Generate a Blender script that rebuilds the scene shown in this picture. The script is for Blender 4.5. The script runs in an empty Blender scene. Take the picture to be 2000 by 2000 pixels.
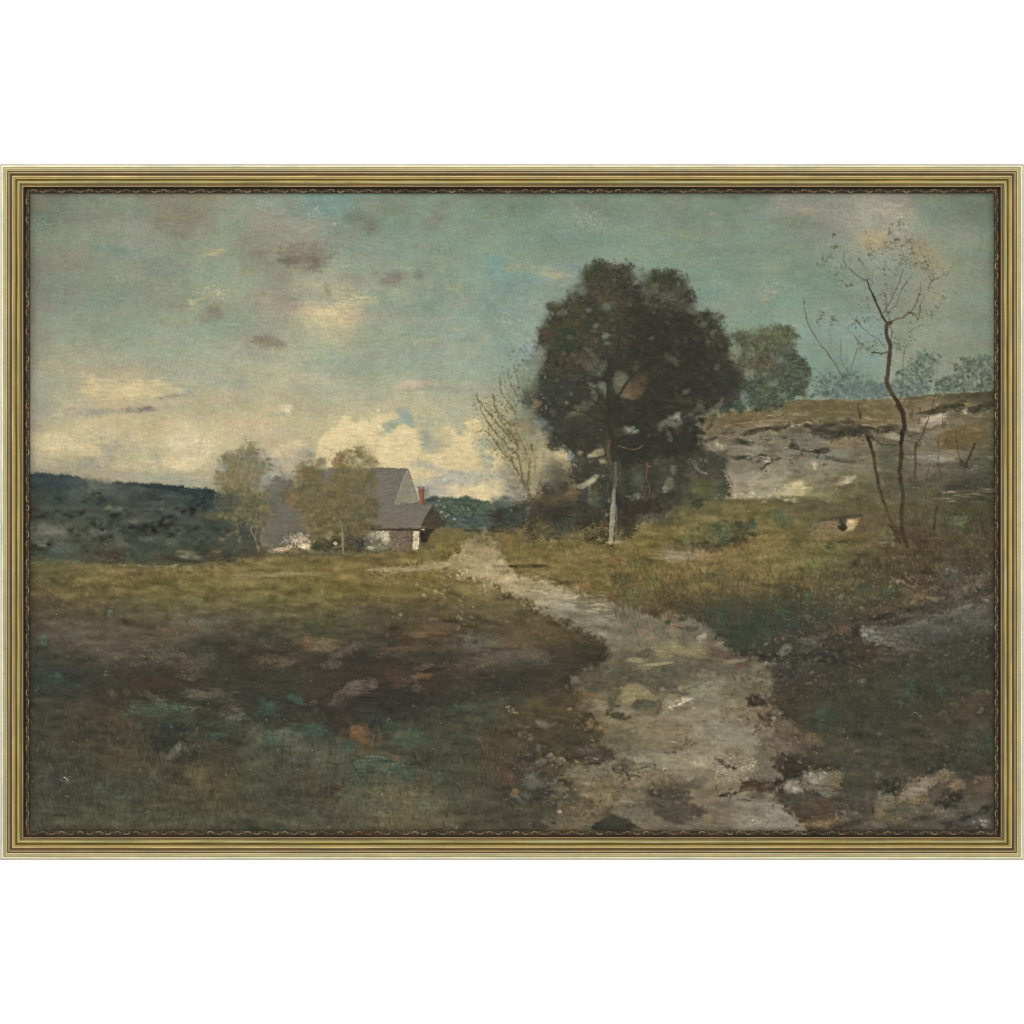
import numpy as np, math

# ---------------------------------------------------------------- the brush
# The picture on the canvas is laid on stroke by stroke, in millimetres of the
# framed work (x to the right, y down; 2000 mm = the whole width).
S = 0.70                                   # paint samples per mm
X0, Y0, X1, Y1 = 50.0, 370.0, 1950.0, 1630.0
W, H = int((X1-X0)*S), int((Y1-Y0)*S)
rng = np.random.default_rng(7)
img = np.zeros((H, W, 3), np.float32)
relief = np.zeros((H, W), np.float32)
YY, XX = np.mgrid[0:H, 0:W].astype(np.float32)
PX = XX/S + X0
PY = YY/S + Y0

def fnoise(sx, sy, ang=0.0, seed=None):
    r = np.random.default_rng(seed) if seed is not None else rng
    f = np.fft.rfft2(r.standard_normal((H, W)).astype(np.float32))
    ky = np.fft.fftfreq(H)[:, None]; kx = np.fft.rfftfreq(W)[None, :]
    a = math.radians(ang)
    u = kx*math.cos(a)+ky*math.sin(a); v = -kx*math.sin(a)+ky*math.cos(a)
    g = np.exp(-2*(math.pi**2)*((u*sx*S)**2+(v*sy*S)**2))
    n = np.fft.irfft2(f*g, s=(H, W))
    n -= n.mean()
    return (n/n.std()).astype(np.float32)

G_FINE = fnoise(0.9, 0.9, seed=1)
G_MED = fnoise(2.2, 2.2, seed=2)
G_BIG = fnoise(7, 7, seed=3)
G_HUGE = fnoise(26, 26, seed=4)
G_HOR = fnoise(9, 1.0, 2, seed=5)
G_STR = fnoise(12, 3.2, 2, seed=15)
G_DIA = fnoise(8, 1.0, 38, seed=6)
G_DIB = fnoise(8, 1.0, -35, seed=7)
G_VER = fnoise(1.1, 7, 0, seed=8)
W1 = fnoise(5, 5, seed=9); W2 = fnoise(5, 5, seed=10)
V1 = fnoise(16, 16, seed=11); V2 = fnoise(16, 16, seed=12)
GR = {'f': G_FINE, 'm': G_MED, 'h': G_HOR, 'd': G_DIA, 'b': G_DIB, 'v': G_VER}

def C(c):
    return np.array(c, np.float32)/255.0

def box(x0, y0, x1, y1):
    a = max(0, int((x0-X0)*S)); b = min(W, int((x1-X0)*S)+2)
    c = max(0, int((y0-Y0)*S)); d = min(H, int((y1-Y0)*S)+2)
    return (slice(c, d), slice(a, b)) if b > a and d > c else None

def smooth(t):
    t = np.clip(t, 0, 1)
    return t*t*(3-2*t)

def lay(s, m, c, lift=0.0, vary=0.0):
    c = C(c) if not isinstance(c, np.ndarray) else c
    if c.ndim == 1 and vary:
        c = c[None, None, :]*(1+vary*G_BIG[s][..., None]*0.22+vary*G_MED[s][..., None]*0.25+vary*.3*G_HOR[s][..., None])
    img[s] += (c-img[s])*m[..., None]
    if lift:
        relief[s] += lift*m

BRUSH = False
def blob(x, y, rx, ry, c, a=1.0, ang=0, soft=.45, warp=.22, g='f', gk=.35, vary=.05, lift=0.0):
    R = max(rx, ry)*(1.75+soft)
    s = box(x-R, y-R, x+R, y+R)
    if s is None: return
    t = math.radians(ang)
    dx = PX[s]-x; dy = PY[s]-y
    u = (dx*math.cos(t)+dy*math.sin(t))/rx; v = (-dx*math.sin(t)+dy*math.cos(t))/ry
    n = V1[s] if R > 30 else W1[s]
    r = np.sqrt(u*u+v*v)+warp*n*0.6+warp*.4*G_MED[s]
    soft = soft*(1.15 if BRUSH else 1.5)
    if BRUSH: a0 = a; a = a*.72
    m = (1-r)/soft+.5
    m = smooth(m+.42*gk*GR[g][s]*np.clip(1.1-np.abs(m-.5), 0, 1))*a
    lay(s, m, c, lift, vary)
    if BRUSH and rx > 1.5:
        c = C(c); mr = min(rx, ry)
        n = int(min(26, 2+rx*ry/16))
        for k in range(n):
            q = math.sqrt(rng.random())*1.0; th = rng.uniform(0, 6.283)
            ux = q*math.cos(th)*rx; vy = q*math.sin(th)*ry
            L = min(7., max(1.3, mr*rng.uniform(.35, .85)))
            dab(x+ux*math.cos(t)-vy*math.sin(t), y+ux*math.sin(t)+vy*math.cos(t), L*1.25, L*.55, ang+rng.normal()*28, c*(1+.075*rng.standard_normal()), a0*.62*rng.uniform(.5, 1.1), .55, .25)

def inside(poly, px, py):
    r = np.zeros(px.shape, bool)
    n = len(poly)
    for i in range(n):
        ax, ay = poly[i]; bx, by = poly[(i+1) % n]
        if ay == by: continue
        k = ((ay > py) != (by > py)) & (px < (bx-ax)*(py-ay)/(by-ay)+ax)
        r ^= k
    return r

def gblur(a, s):
    if s < .3: return a
    r = int(s*2.5)+1
    k = np.exp(-.5*(np.arange(-r, r+1)/s)**2); k /= k.sum()
    p = np.pad(a, ((r, r), (r, r)), mode='edge')
    o = np.zeros_like(a); t = np.zeros((a.shape[0], p.shape[1]), np.float32)
    for i, w in enumerate(k): t += w*p[i:i+a.shape[0]]
    for i, w in enumerate(k): o += w*t[:, i:i+a.shape[1]]
    return o

def pmask(poly, edge=2.0, warp=3.0, warp2=0.0, g='f', gk=.3):
    xs = [p[0] for p in poly]; ys = [p[1] for p in poly]
    e = edge*2.5+warp*2+warp2*2
    s = box(min(xs)-e, min(ys)-e, max(xs)+e, max(ys)+e)
    if s is None: return None, None
    px = PX[s]+warp*W1[s]+warp2*V1[s]+warp*.3*G_MED[s]
    py = PY[s]+warp*W2[s]+warp2*V2[s]+warp*.3*G_MED[s]
    m = gblur(inside(poly, px, py).astype(np.float32), edge*S)
    m = smooth(m+.55*gk*GR[g][s]*4*m*(1-m))
    return s, m

def poly(pts, c, a=1.0, edge=2.0, warp=3.0, warp2=0.0, g='f', gk=.3, vary=.05, lift=0.0):
    s, m = pmask(pts, edge, warp, warp2, g, gk)
    if s is not None: lay(s, m*a, c, lift, vary)

def field(ctrl, s=None, sig=60.0):
    """colours named at points, melted into one another"""
    if s is None: s = (slice(0, H), slice(0, W))
    st = 6
    gx = PX[s][::st, ::st]; gy = PY[s][::st, ::st]
    num = np.zeros(gx.shape+(3,), np.float32); den = np.zeros(gx.shape, np.float32)+1e-12
    for x, y, c in ctrl:
        d2 = ((gx-x)**2+((gy-y)*1.35)**2)/(sig*sig)
        w = np.exp(-.5*d2)+1e-4/(1+d2*d2)
        num += w[..., None]*C(c); den += w
    low = num/den[..., None]
    h = PX[s].shape[0]; w_ = PX[s].shape[1]
    yi = np.minimum(np.arange(h)/st, low.shape[0]-1.001); xi = np.minimum(np.arange(w_)/st, low.shape[1]-1.001)
    yi = np.maximum(yi, 0); xi = np.maximum(xi, 0)
    y0 = yi.astype(int); x0 = xi.astype(int); fy = (yi-y0)[:, None, None]; fx = (xi-x0)[None, :, None]
    y1 = np.minimum(y0+1, low.shape[0]-1); x1 = np.minimum(x0+1, low.shape[1]-1)
    a = low[y0][:, x0]*(1-fx)+low[y0][:, x1]*fx
    b = low[y1][:, x0]*(1-fx)+low[y1][:, x1]*fx
    return (a*(1-fy)+b*fy).astype(np.float32)

def fieldpoly(pts, ctrl, sig=60., a=1.0, edge=2.0, warp=3.0, warp2=0.0, g='f', gk=.3, vary=.06):
    s, m = pmask(pts, edge, warp, warp2, g, gk)
    if s is None: return
    c = field(ctrl, s, sig)
    c = c*(1+vary*.22*G_BIG[s][..., None]+vary*.2*G_MED[s][..., None]+vary*.45*G_STR[s][..., None])
    img[s] += (c-img[s])*(m*a)[..., None]

def spline(pts, n=6):
    if len(pts) < 3: return [tuple(map(float, p)) for p in pts]
    p = [pts[0]]+list(pts)+[pts[-1]]; out = []
    for i in range(1, len(p)-2):
        a, b, c, d = [np.array(q, float) for q in p[i-1:i+3]]
        for k in range(n):
            t = k/n
            out.append(tuple(.5*((2*b)+(-a+c)*t+(2*a-5*b+4*c-d)*t*t+(-a+3*b-3*c+d)*t**3)))
    out.append(tuple(map(float, pts[-1])))
    return out

def stroke(pts, w0, w1, c, a=1.0, g='f', gk=.35, soft=.5, lift=.3, vary=.08, wob=.6):
    q = spline(pts)
    n = len(q)-1
    R = max(w0, w1)*1.5+3
    xs = [p[0] for p in q]; ys = [p[1] for p in q]
    s = box(min(xs)-R, min(ys)-R, max(xs)+R, max(ys)+R)
    if s is None: return
    px = PX[s]+wob*W1[s]; py = PY[s]+wob*W2[s]
    m = np.zeros(px.shape, np.float32)
    for i in range(n):
        ax, ay = q[i]; bx, by = q[i+1]
        L2 = (bx-ax)**2+(by-ay)**2+1e-9
        t = np.clip(((px-ax)*(bx-ax)+(py-ay)*(by-ay))/L2, 0, 1)
        d = np.hypot(px-ax-t*(bx-ax), py-ay-t*(by-ay))
        w = .5*(w0+(w1-w0)*(i+t)/n)
        e = max(.75, .5*soft*max(w0, w1))
        m = np.maximum(m, (w-d)/e+.5)
    m = smooth(m+.6*gk*GR[g][s]*np.clip(m+.6, 0, 1))*a
    lay(s, m, c, lift, vary)

PROF = [np.convolve(np.random.default_rng(50+i).standard_normal(160), [.25, .5, .25], 'same') for i in range(8)]
def dab(x, y, rx, ry, ang, c, a=.7, bristle=.5, lift=.25):
    """one touch of a bristle brush: long axis rx, streaked across ry"""
    R = rx+1.5
    i0 = int((x-R-X0)*S); i1 = int((x+R-X0)*S)+2; j0 = int((y-R-Y0)*S); j1 = int((y+R-Y0)*S)+2
    i0 = max(i0, 0); j0 = max(j0, 0); i1 = min(i1, W); j1 = min(j1, H)
    if i1 <= i0 or j1 <= j0: return
    s = (slice(j0, j1), slice(i0, i1))
    t = math.radians(ang); ct, st = math.cos(t), math.sin(t)
    dx = PX[s]-x; dy = PY[s]-y
    u = dx*ct+dy*st; v = -dx*st+dy*ct
    r = (u/rx)**2+(v/ry)**2
    p = PROF[int(abs(x*3.7)) % 8]
    b = p[np.clip((v*S*1.3+80+(x % 17)).astype(int), 0, 159)]
    m = np.clip((1-r)*1.6, 0, 1)*np.clip(1+bristle*b-.35*bristle+.25*G_FINE[s], 0, 1.3)*a
    m = np.clip(m, 0, 1)
    img[s] += (c-img[s])*m[..., None]
    if lift: relief[s] += lift*m*(1+.9*b)

def pick(pal):
    if isinstance(pal, list): return C(pal[rng.integers(len(pal))])
    return C(pal)

def scatter(pts, n, r, asp, ang, angj, pal, a=.6, clump=None, cth=0., bristle=.4, lift=.25, jit=.06, edge=None):
    """n touches inside an outline"""
    xs = [p[0] for p in pts]; ys = [p[1] for p in pts]
    k = 0; tries = 0
    while k < n and tries < 40:
        tries += 1
        N = n*2
        x = rng.uniform(min(xs), max(xs), N); y = rng.uniform(min(ys), max(ys), N)
        ok = inside(pts, x, y)
        for px, py in zip(x[ok], y[ok]):
            if k >= n: break
            if clump is not None:
                i = min(W-1, max(0, int((px-X0)*S))); j = min(H-1, max(0, int((py-Y0)*S)))
                if clump[j, i] < cth: continue
            rr = rng.uniform(r[0], r[1])
            c = pick(pal)*(1+jit*rng.standard_normal())
            jj = 6. if n > 90 else 1.5
            dab(px+rng.normal()*jj, py+rng.normal()*jj*.6, rr, rr/asp, ang+angj*rng.standard_normal(), c, a*rng.uniform(.6, 1.1), bristle, lift)
            k += 1

def restate(n, region, r, asp, angf, jit=.035, hue=.012, a=.45, lift=.3, bristle=.7):
    """go over an area again with its own colours, so that the handling shows"""
    x0, y0, x1, y1 = region
    x = rng.uniform(x0, x1, n); y = rng.uniform(y0, y1, n)
    src = img.copy()
    for px, py in zip(x, y):
        i = min(W-1, max(0, int((px+rng.normal()*3-X0)*S))); j = min(H-1, max(0, int((py+rng.normal()*3-Y0)*S)))
        c = src[j, i]*(1+jit*rng.standard_normal())+hue*rng.standard_normal(3).astype(np.float32)
        rr = rng.uniform(r[0], r[1])
        an = angf(px, py) if callable(angf) else angf
        dab(px, py, rr, rr/asp, an+14*rng.standard_normal(), c.astype(np.float32), a*rng.uniform(.4, 1.1), bristle, lift)

def fringe(pts, n, r, pal, spread=4., a=.5, asp=1.5):
    """leaf touches that break up an outline"""
    q = np.array(list(pts)+[pts[0]], float); L = np.hypot(*(q[1:]-q[:-1]).T); cs = np.cumsum(L)/L.sum()
    for k in range(n):
        i = int(np.searchsorted(cs, rng.random())); t = rng.random(); p = q[i]*(1-t)+q[i+1]*t
        rr = rng.uniform(*r)
        dab(p[0]+rng.normal()*spread, p[1]+rng.normal()*spread, rr, rr/asp, rng.uniform(0, 180), pick(pal)*(1+.07*rng.standard_normal()), a*rng.uniform(.4, 1.1), .4, .2)

def soften(x0, y0, x1, y1, sig, a, pad=12):
    """work an area with a dry soft brush"""
    s = box(x0, y0, x1, y1)
    m = np.clip(np.minimum(np.minimum(PX[s]-x0, x1-PX[s]), np.minimum(PY[s]-y0, y1-PY[s]))/pad, 0, 1)[..., None]*a
    b = np.stack([gblur(img[s][..., k], sig*S) for k in range(3)], -1)
    img[s] = img[s]*(1-m)+b*m
# ---------------------------------------------------------------- sky
SKY = [(60,385,(105,104,90)),(90,400,(120,118,102)),(200,395,(128,128,110)),(350,395,(132,124,106)),(500,395,(142,142,124)),(620,400,(122,142,130)),
(800,395,(124,138,120)),(1000,395,(118,134,114)),(1200,395,(118,135,115)),(1400,390,(120,131,114)),(1600,400,(134,137,121)),(1720,395,(142,141,124)),(1850,395,(120,130,112)),(1935,400,(104,117,100)),
(65,470,(120,122,104)),(110,470,(138,136,118)),(200,440,(138,138,120)),(300,470,(140,140,122)),(450,470,(141,141,122)),(560,450,(150,143,124)),(640,450,(134,146,134)),(720,470,(132,140,124)),(800,470,(132,146,130)),(900,450,(128,144,124)),(1000,470,(126,145,127)),(1120,430,(124,142,126)),(1250,450,(126,143,123)),(1400,470,(124,142,123)),(1500,480,(122,139,120)),(1600,460,(128,140,123)),(1720,450,(154,152,134)),(1850,480,(138,145,124)),(1930,500,(118,132,112)),
(65,560,(124,124,108)),(110,560,(135,133,116)),(200,560,(135,138,118)),(300,560,(140,141,123)),(400,540,(146,148,126)),(470,560,(148,150,128)),(560,550,(140,134,118)),(620,555,(160,160,134)),(700,545,(150,154,134)),(800,560,(140,152,134)),(900,540,(134,150,133)),(1000,560,(130,150,136)),(1080,600,(138,152,136)),(1400,560,(124,145,127)),(1500,560,(122,142,123)),(1600,560,(120,141,122)),(1720,540,(134,146,128)),(1850,560,(142,146,124)),(1930,600,(122,136,116)),
(70,650,(132,134,115)),(150,650,(140,146,126)),(300,650,(143,150,128)),(430,640,(148,154,132)),(520,640,(152,151,130)),(640,640,(172,168,138)),(720,660,(152,156,134)),(820,650,(146,158,138)),(950,650,(140,156,138)),(1040,660,(138,156,140)),(1450,620,(126,148,130)),(1550,660,(128,152,136)),(1650,640,(130,150,136)),(1850,640,(138,146,124)),(1930,700,(128,140,118)),
(75,720,(148,150,126)),(150,710,(164,164,137)),(300,705,(156,162,137)),(400,715,(158,164,137)),(520,720,(164,167,140)),(640,710,(158,165,140)),(760,710,(152,163,141)),(900,710,(148,160,140)),(1000,730,(140,156,138)),(1600,720,(126,150,134)),(1850,720,(140,148,128)),
(70,790,(148,148,128)),(140,790,(172,166,137)),(260,770,(188,176,140)),(380,790,(172,168,138)),(500,780,(172,168,139)),(640,770,(166,168,141)),(760,780,(166,168,142)),(880,770,(160,166,142)),(960,770,(158,162,138)),
(75,850,(172,166,135)),(150,860,(196,184,144)),(260,850,(184,174,140)),(370,860,(192,182,148)),(480,850,(186,174,142)),(580,830,(176,170,140)),(700,830,(190,180,144)),(860,830,(184,176,142)),(960,850,(188,180,142)),
(75,905,(150,150,128)),(160,905,(168,162,134)),(260,900,(172,166,138)),(370,910,(190,178,142)),(470,920,(168,164,138)),(540,900,(170,164,140)),(700,900,(200,188,148)),(850,900,(202,188,146)),(980,910,(196,182,140)),
(90,940,(130,134,118)),(250,935,(150,150,130)),(350,935,(160,158,136)),(450,950,(140,142,128)),(840,960,(160,162,148)),(960,960,(176,168,140)),(900,1000,(150,150,130))]
img[:] = field(SKY, sig=42)
img += (smooth((760-PY)/260)[..., None]*smooth((1300-PX)/900)[..., None])*np.array([-.016, .012, .004], np.float32)
img += (smooth((PY-720)/120)[..., None])*np.array([.022, .012, -.006], np.float32)
# broad scumbles, horizontal and slanting
img *= (1+.010*G_BIG+.014*G_HUGE)[..., None]
h1 = fnoise(22, 7, 3, 21); h2 = fnoise(30, 9, -6, 22); h3 = fnoise(18, 8, 12, 23)
img[..., 0] += .004*h1; img[..., 2] -= .006*h1
img[..., 1] += .004*h2; img[..., 0] -= .004*h2
img += (.006*h3)[..., None]
for x, y, rx, ry, an, c, a in [
 (355,425,38,32,20,(124,110,92),.55),(345,445,24,14,10,(120,108,92),.4),(300,440,20,12,0,(124,118,102),.4),(240,405,55,16,5,(118,134,116),.45),(150,412,45,14,0,(126,122,104),.4),(300,378,60,8,0,(118,112,96),.5),(120,385,60,10,0,(118,112,98),.5),
 (229,487,34,10,8,(92,126,120),.6),(185,483,9,6,0,(92,130,126),.6),(276,478,6,10,0,(112,134,130),.5),(311,524,30,14,15,(124,130,120),.5),(270,535,35,16,25,(138,134,122),.4),
 (418,492,20,4,-14,(176,166,122),.8),(400,613+0,0.1,0.1,0,(0,0,0),0),(408,614,20,13,-25,(122,110,96),.75),(418,604,10,8,0,(116,104,92),.6),(360,605,28,7,6,(176,164,128),.45),(330,598,26,7,0,(126,128,112),.5),
 (522,667,22,8,10,(116,106,86),.8),(505,660,14,6,0,(112,104,88),.6),(548,672,14,6,0,(124,116,94),.5),
 (510,515,26,14,-15,(118,112,98),.6),(500,495,14,10,0,(116,104,92),.55),(480,470,30,22,0,(130,128,112),.35),
 (520,575,30,22,0,(150,138,122),.4),(490,530,26,7,-25,(160,156,134),.5),(150,500,30,20,0,(128,122,106),.4),(125,520,10,22,0,(122,114,98),.3),(60,620,10,80,0,(118,112,100),.5),
 (610,400,70,16,2,(112,140,134),.55),(655,408,40,10,0,(116,142,138),.5),(580,440,66,30,12,(154,144,124),.55),(572,417,24,10,0,(118,128,116),.5),(560,475,60,18,8,(148,138,118),.4),
 (590,500,62,20,8,(114,104,90),.6),(600,492,45,14,0,(108,100,86),.5),(587,510,46,9,10,(98,90,78),.65),(555,508,12,7,0,(84,78,68),.6),(630,512,30,9,12,(116,106,92),.55),(540,535,40,18,20,(122,118,106),.55),(606,524,16,6,0,(106,100,86),.5),
 (711,430,34,22,5,(108,104,84),.72),(690,422,14,8,0,(98,94,78),.5),(728,445,14,14,0,(106,102,84),.6),(760,410,30,10,-5,(126,122,100),.5),(740,400,28,12,0,(138,130,110),.35),(722,392,30,8,0,(118,124,110),.4),(675,465,30,16,0,(132,124,106),.35),
 (795,430,18,16,0,(112,116,98),.5),(838,436,14,10,0,(110,108,88),.55),(852,420,12,20,0,(124,124,100),.5),(825,450,30,12,0,(112,122,108),.5),(660,440,22,16,0,(124,142,138),.4),(758,448,14,8,0,(112,136,132),.5),(868,395,14,10,0,(106,112,98),.45),
 (975,400,30,22,0,(118,120,98),.6),(982,440,10,10,0,(112,118,102),.4),(975,415,20,8,0,(110,112,94),.4),
 (763,540,18,9,-12,(116,104,92),.7),(785,535,14,7,0,(120,108,94),.55),(732,532,9,5,0,(118,112,94),.5),(818,534,8,10,20,(98,102,84),.75),(760,550,16,8,0,(128,112,100),.5),
 (607,548,44,16,10,(164,164,138),.5),(575,560,6,22,0,(170,168,132),.45),(645,566,30,9,18,(186,176,140),.55),(691,576,26,14,35,(188,176,134),.7),(716,588,34,7,-16,(184,172,134),.6),(680,590,18,7,-8,(192,180,138),.55),(638,563,6,12,-20,(126,122,100),.6),
 (652,612,46,18,4,(204,186,142),.85),(640,610,30,10,4,(214,196,152),.6),(660,628,36,10,0,(196,178,140),.5),(690,612,20,12,-20,(176,164,136),.5),(545,594,34,18,8,(164,154,132),.55),(590,602,30,8,10,(178,166,138),.5),(590,590,16,6,0,(180,170,140),.4),(570,585,20,10,0,(126,120,106),.4),
 (640,650,30,12,0,(178,168,140),.5),(790,580,20,14,30,(166,162,128),.45),(903,564,24,6,5,(160,162,122),.65),(965,514,11,16,10,(104,146,148),.6),(968,540,6,20,0,(122,150,146),.4),(1000,560,20,8,0,(118,142,136),.5),(885,530,7,22,0,(118,138,122),.5),(860,510,24,10,0,(146,148,122),.4),(970,470,20,14,0,(142,150,122),.4),(905,584,16,10,0,(156,150,132),.4),
 (825,600,40,12,-5,(124,144,128),.5),(745,590,18,14,0,(124,142,126),.4),(903,676,24,9,3,(162,162,128),.55),(905,664,16,5,0,(138,134,120),.5),(940,668,14,18,0,(162,160,130),.35),(787,652,8,4,0,(130,134,104),.6),(840,666,16,6,0,(160,162,126),.4),
 (1070,530,32,7,4,(170,170,130),.6),(1090,538,20,4,4,(172,166,126),.5),(1100,547,18,4,0,(166,166,128),.5),(1123,530,9,20,0,(124,152,150),.6),(1112,575,14,18,20,(132,152,150),.5),(1095,585,26,14,0,(134,154,152),.4),(1045,480,30,12,8,(122,138,128),.4),(1015,520,24,6,0,(162,160,128),.45),(1040,590,20,10,0,(150,160,142),.4),(1005,560,16,10,0,(128,150,150),.4),
 (1005,410,16,14,0,(108,110,92),.55),(1102,398,18,16,0,(116,122,100),.5),(1045,378,40,6,0,(106,116,98),.5),(1345,436,22,17,10,(124,130,118),.6),(1395,440,10,22,0,(118,134,120),.4),(1210,445,12,8,0,(134,146,132),.5),(1150,425,34,12,20,(138,152,132),.4),(1210,465,26,7,-15,(120,142,130),.5),
 (1310,395,34,12,0,(130,134,114),.45),(1425,378,30,8,0,(102,110,98),.6),(1390,380,30,6,0,(112,118,100),.5),(1395,417,6,3,0,(158,152,116),.6),(1290,490,40,18,0,(126,144,118),.4),(1355,500,30,16,0,(132,144,120),.4),(1430,590,26,14,0,(148,154,128),.35),
 (1617,408,44,22,8,(150,146,134),.6),(1545,400,30,14,10,(146,146,130),.5),(1579,410,14,6,20,(164,150,122),.7),(1525,385,26,6,0,(146,144,126),.5),(1549,426,34,13,0,(116,124,100),.6),(1570,440,24,8,0,(122,130,104),.5),(1487,423,5,7,0,(104,142,138),.6),(1720,398,50,16,0,(150,146,136),.5),(1690,385,20,8,0,(148,140,128),.5),
 (1714,424,56,30,20,(164,160,138),.7),(1745,405,46,12,18,(162,158,136),.6),(1712,426,18,8,20,(136,140,128),.5),(1680,440,30,12,0,(150,154,144),.5),(1722,442,16,7,0,(142,146,138),.4),(1714,470,25,15,15,(176,154,112),.75),(1722,462,14,9,0,(178,158,112),.5),(1699,474,16,8,0,(156,148,116),.5),
 (1807,492,26,16,40,(158,144,112),.65),(1798,480,18,10,40,(140,122,98),.5),(1828,512,18,22,0,(150,138,106),.5),(1790,512,20,12,0,(140,128,104),.4),(1722,505,22,14,0,(152,154,142),.5),(1770,440,36,14,0,(152,156,134),.5),(1880,455,26,18,0,(136,142,132),.4),
 (1650,644,66,22,10,(136,156,152),.55),(1600,590,34,16,0,(134,150,136),.35),(1503,569,20,10,0,(156,158,128),.5),(1496,585,6,3,0,(176,160,118),.6),(1500,520,20,10,0,(148,152,124),.4),(1540,505,16,8,-30,(144,146,118),.35),(1530,490,24,12,0,(114,134,116),.5),(1790,650,30,34,0,(150,152,128),.35),(1840,640,22,26,0,(146,148,132),.35),(1910,540,16,50,0,(132,136,122),.35),
 (1610,545,60,16,0,(124,140,124),.5),(1670,570,60,14,4,(122,142,128),.5),
 # lower sky
 (270,762,86,20,1,(204,186,142),.85),(230,770,50,14,0,(202,184,140),.6),(300,752,46,8,0,(200,184,142),.5),(190,748,20,10,0,(196,178,140),.5),(140,800,24,22,10,(184,170,140),.5),(158,727,10,10,0,(192,176,138),.5),(110,715,26,14,0,(178,164,136),.5),
 (352,752,26,7,15,(152,160,144),.7),(366,765,10,8,0,(148,156,142),.6),(334,740,10,5,0,(160,164,144),.5),(330,773,38,3,-4,(142,138,122),.8),(360,770,20,4,-3,(148,148,136),.6),(315,778,14,2.5,0,(124,118,108),.7),(350,783,26,2.5,-3,(196,176,148),.6),
 (230,802,70,6,-3,(140,138,122),.7),(180,806,28,9,0,(144,146,130),.5),(275,799,30,6,-3,(120,110,102),.75),(283,796,12,4,0,(104,96,92),.6),(150,806,30,10,0,(150,150,132),.5),(95,800,14,20,0,(156,154,136),.5),(70,800,12,40,0,(142,142,130),.6),(70,850,12,22,0,(160,156,136),.4),
 (130,870,62,26,2,(202,188,148),.75),(110,872,44,16,0,(208,194,150),.5),(195,842,30,12,0,(166,162,142),.4),(212,872,20,16,10,(158,156,140),.55),(180,900,36,16,0,(146,146,130),.55),(212,893,8,16,-10,(142,148,136),.55),(160,912,30,9,0,(142,144,128),.5),(262,873,30,9,5,(158,156,138),.5),(320,868,16,9,20,(150,150,132),.55),
 (245,855,36,16,0,(180,172,142),.4),(345,845,36,22,0,(200,188,154),.6),(372,868,34,20,-15,(206,194,162),.8),(385,872,14,7,-10,(190,178,150),.6),(395,850,24,9,20,(206,192,156),.5),(380,891,20,16,0,(198,184,148),.6),(278,912,34,10,-10,(192,180,144),.5),(246,908,22,10,0,(186,174,142),.5),
 (301,901,9,10,30,(148,152,140),.7),(336,904,27,11,8,(214,200,158),.85),(322,896,16,7,20,(208,194,152),.6),(352,912,14,4,10,(220,206,168),.7),(320,922,22,10,0,(192,178,140),.5),(408,915,24,22,0,(186,176,146),.5),(300,932,60,9,4,(158,158,142),.6),(370,944,50,8,6,(156,156,138),.6),(340,930,40,8,5,(168,164,142),.4),
 (478,835,40,20,0,(192,176,144),.6),(450,810,40,10,0,(182,170,142),.45),(470,752,16,12,0,(140,154,142),.5),(430,748,14,6,0,(148,158,144),.5),(500,770,40,6,-2,(160,164,142),.4),(500,870,24,16,0,(184,172,144),.5),(478,858,10,14,0,(204,190,156),.4),
 (552,797,16,7,-5,(228,206,172),.95),(535,795,26,6,0,(206,184,152),.6),(548,809,22,3.5,-6,(146,152,136),.7),(562,800,5,8,-10,(236,218,190),.7),
 (590,733,26,6,-8,(186,172,140),.5),(625,745,24,6,0,(184,172,140),.5),(665,775,16,5,-6,(186,176,142),.55),(680,760,24,5,-10,(178,170,140),.5),(820,775,0.1,.1,0,(0,0,0),0),(750,790,60,9,-2,(184,174,142),.4),
 (812,751,32,6,-4,(196,174,148),.8),(798,750,14,5,0,(204,184,158),.6),(830,750,20,5,6,(178,164,140),.6),(818,761,20,2.5,-14,(136,146,134),.7),(810,766,16,2.5,-6,(194,172,146),.6),(860,758,40,4,4,(150,156,138),.6),(910,752,26,7,0,(170,164,138),.5),(930,766,22,5,0,(150,160,144),.4)]:
    if a: blob(x, y, rx, ry, c, a*(.62 if sum(c) < 345 else .85), an, soft=1.15, warp=.38, g=rng.choice(['h', 'm', 'd', 'h']), gk=.3, vary=.07, lift=.15)

BRUSH = True
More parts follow.
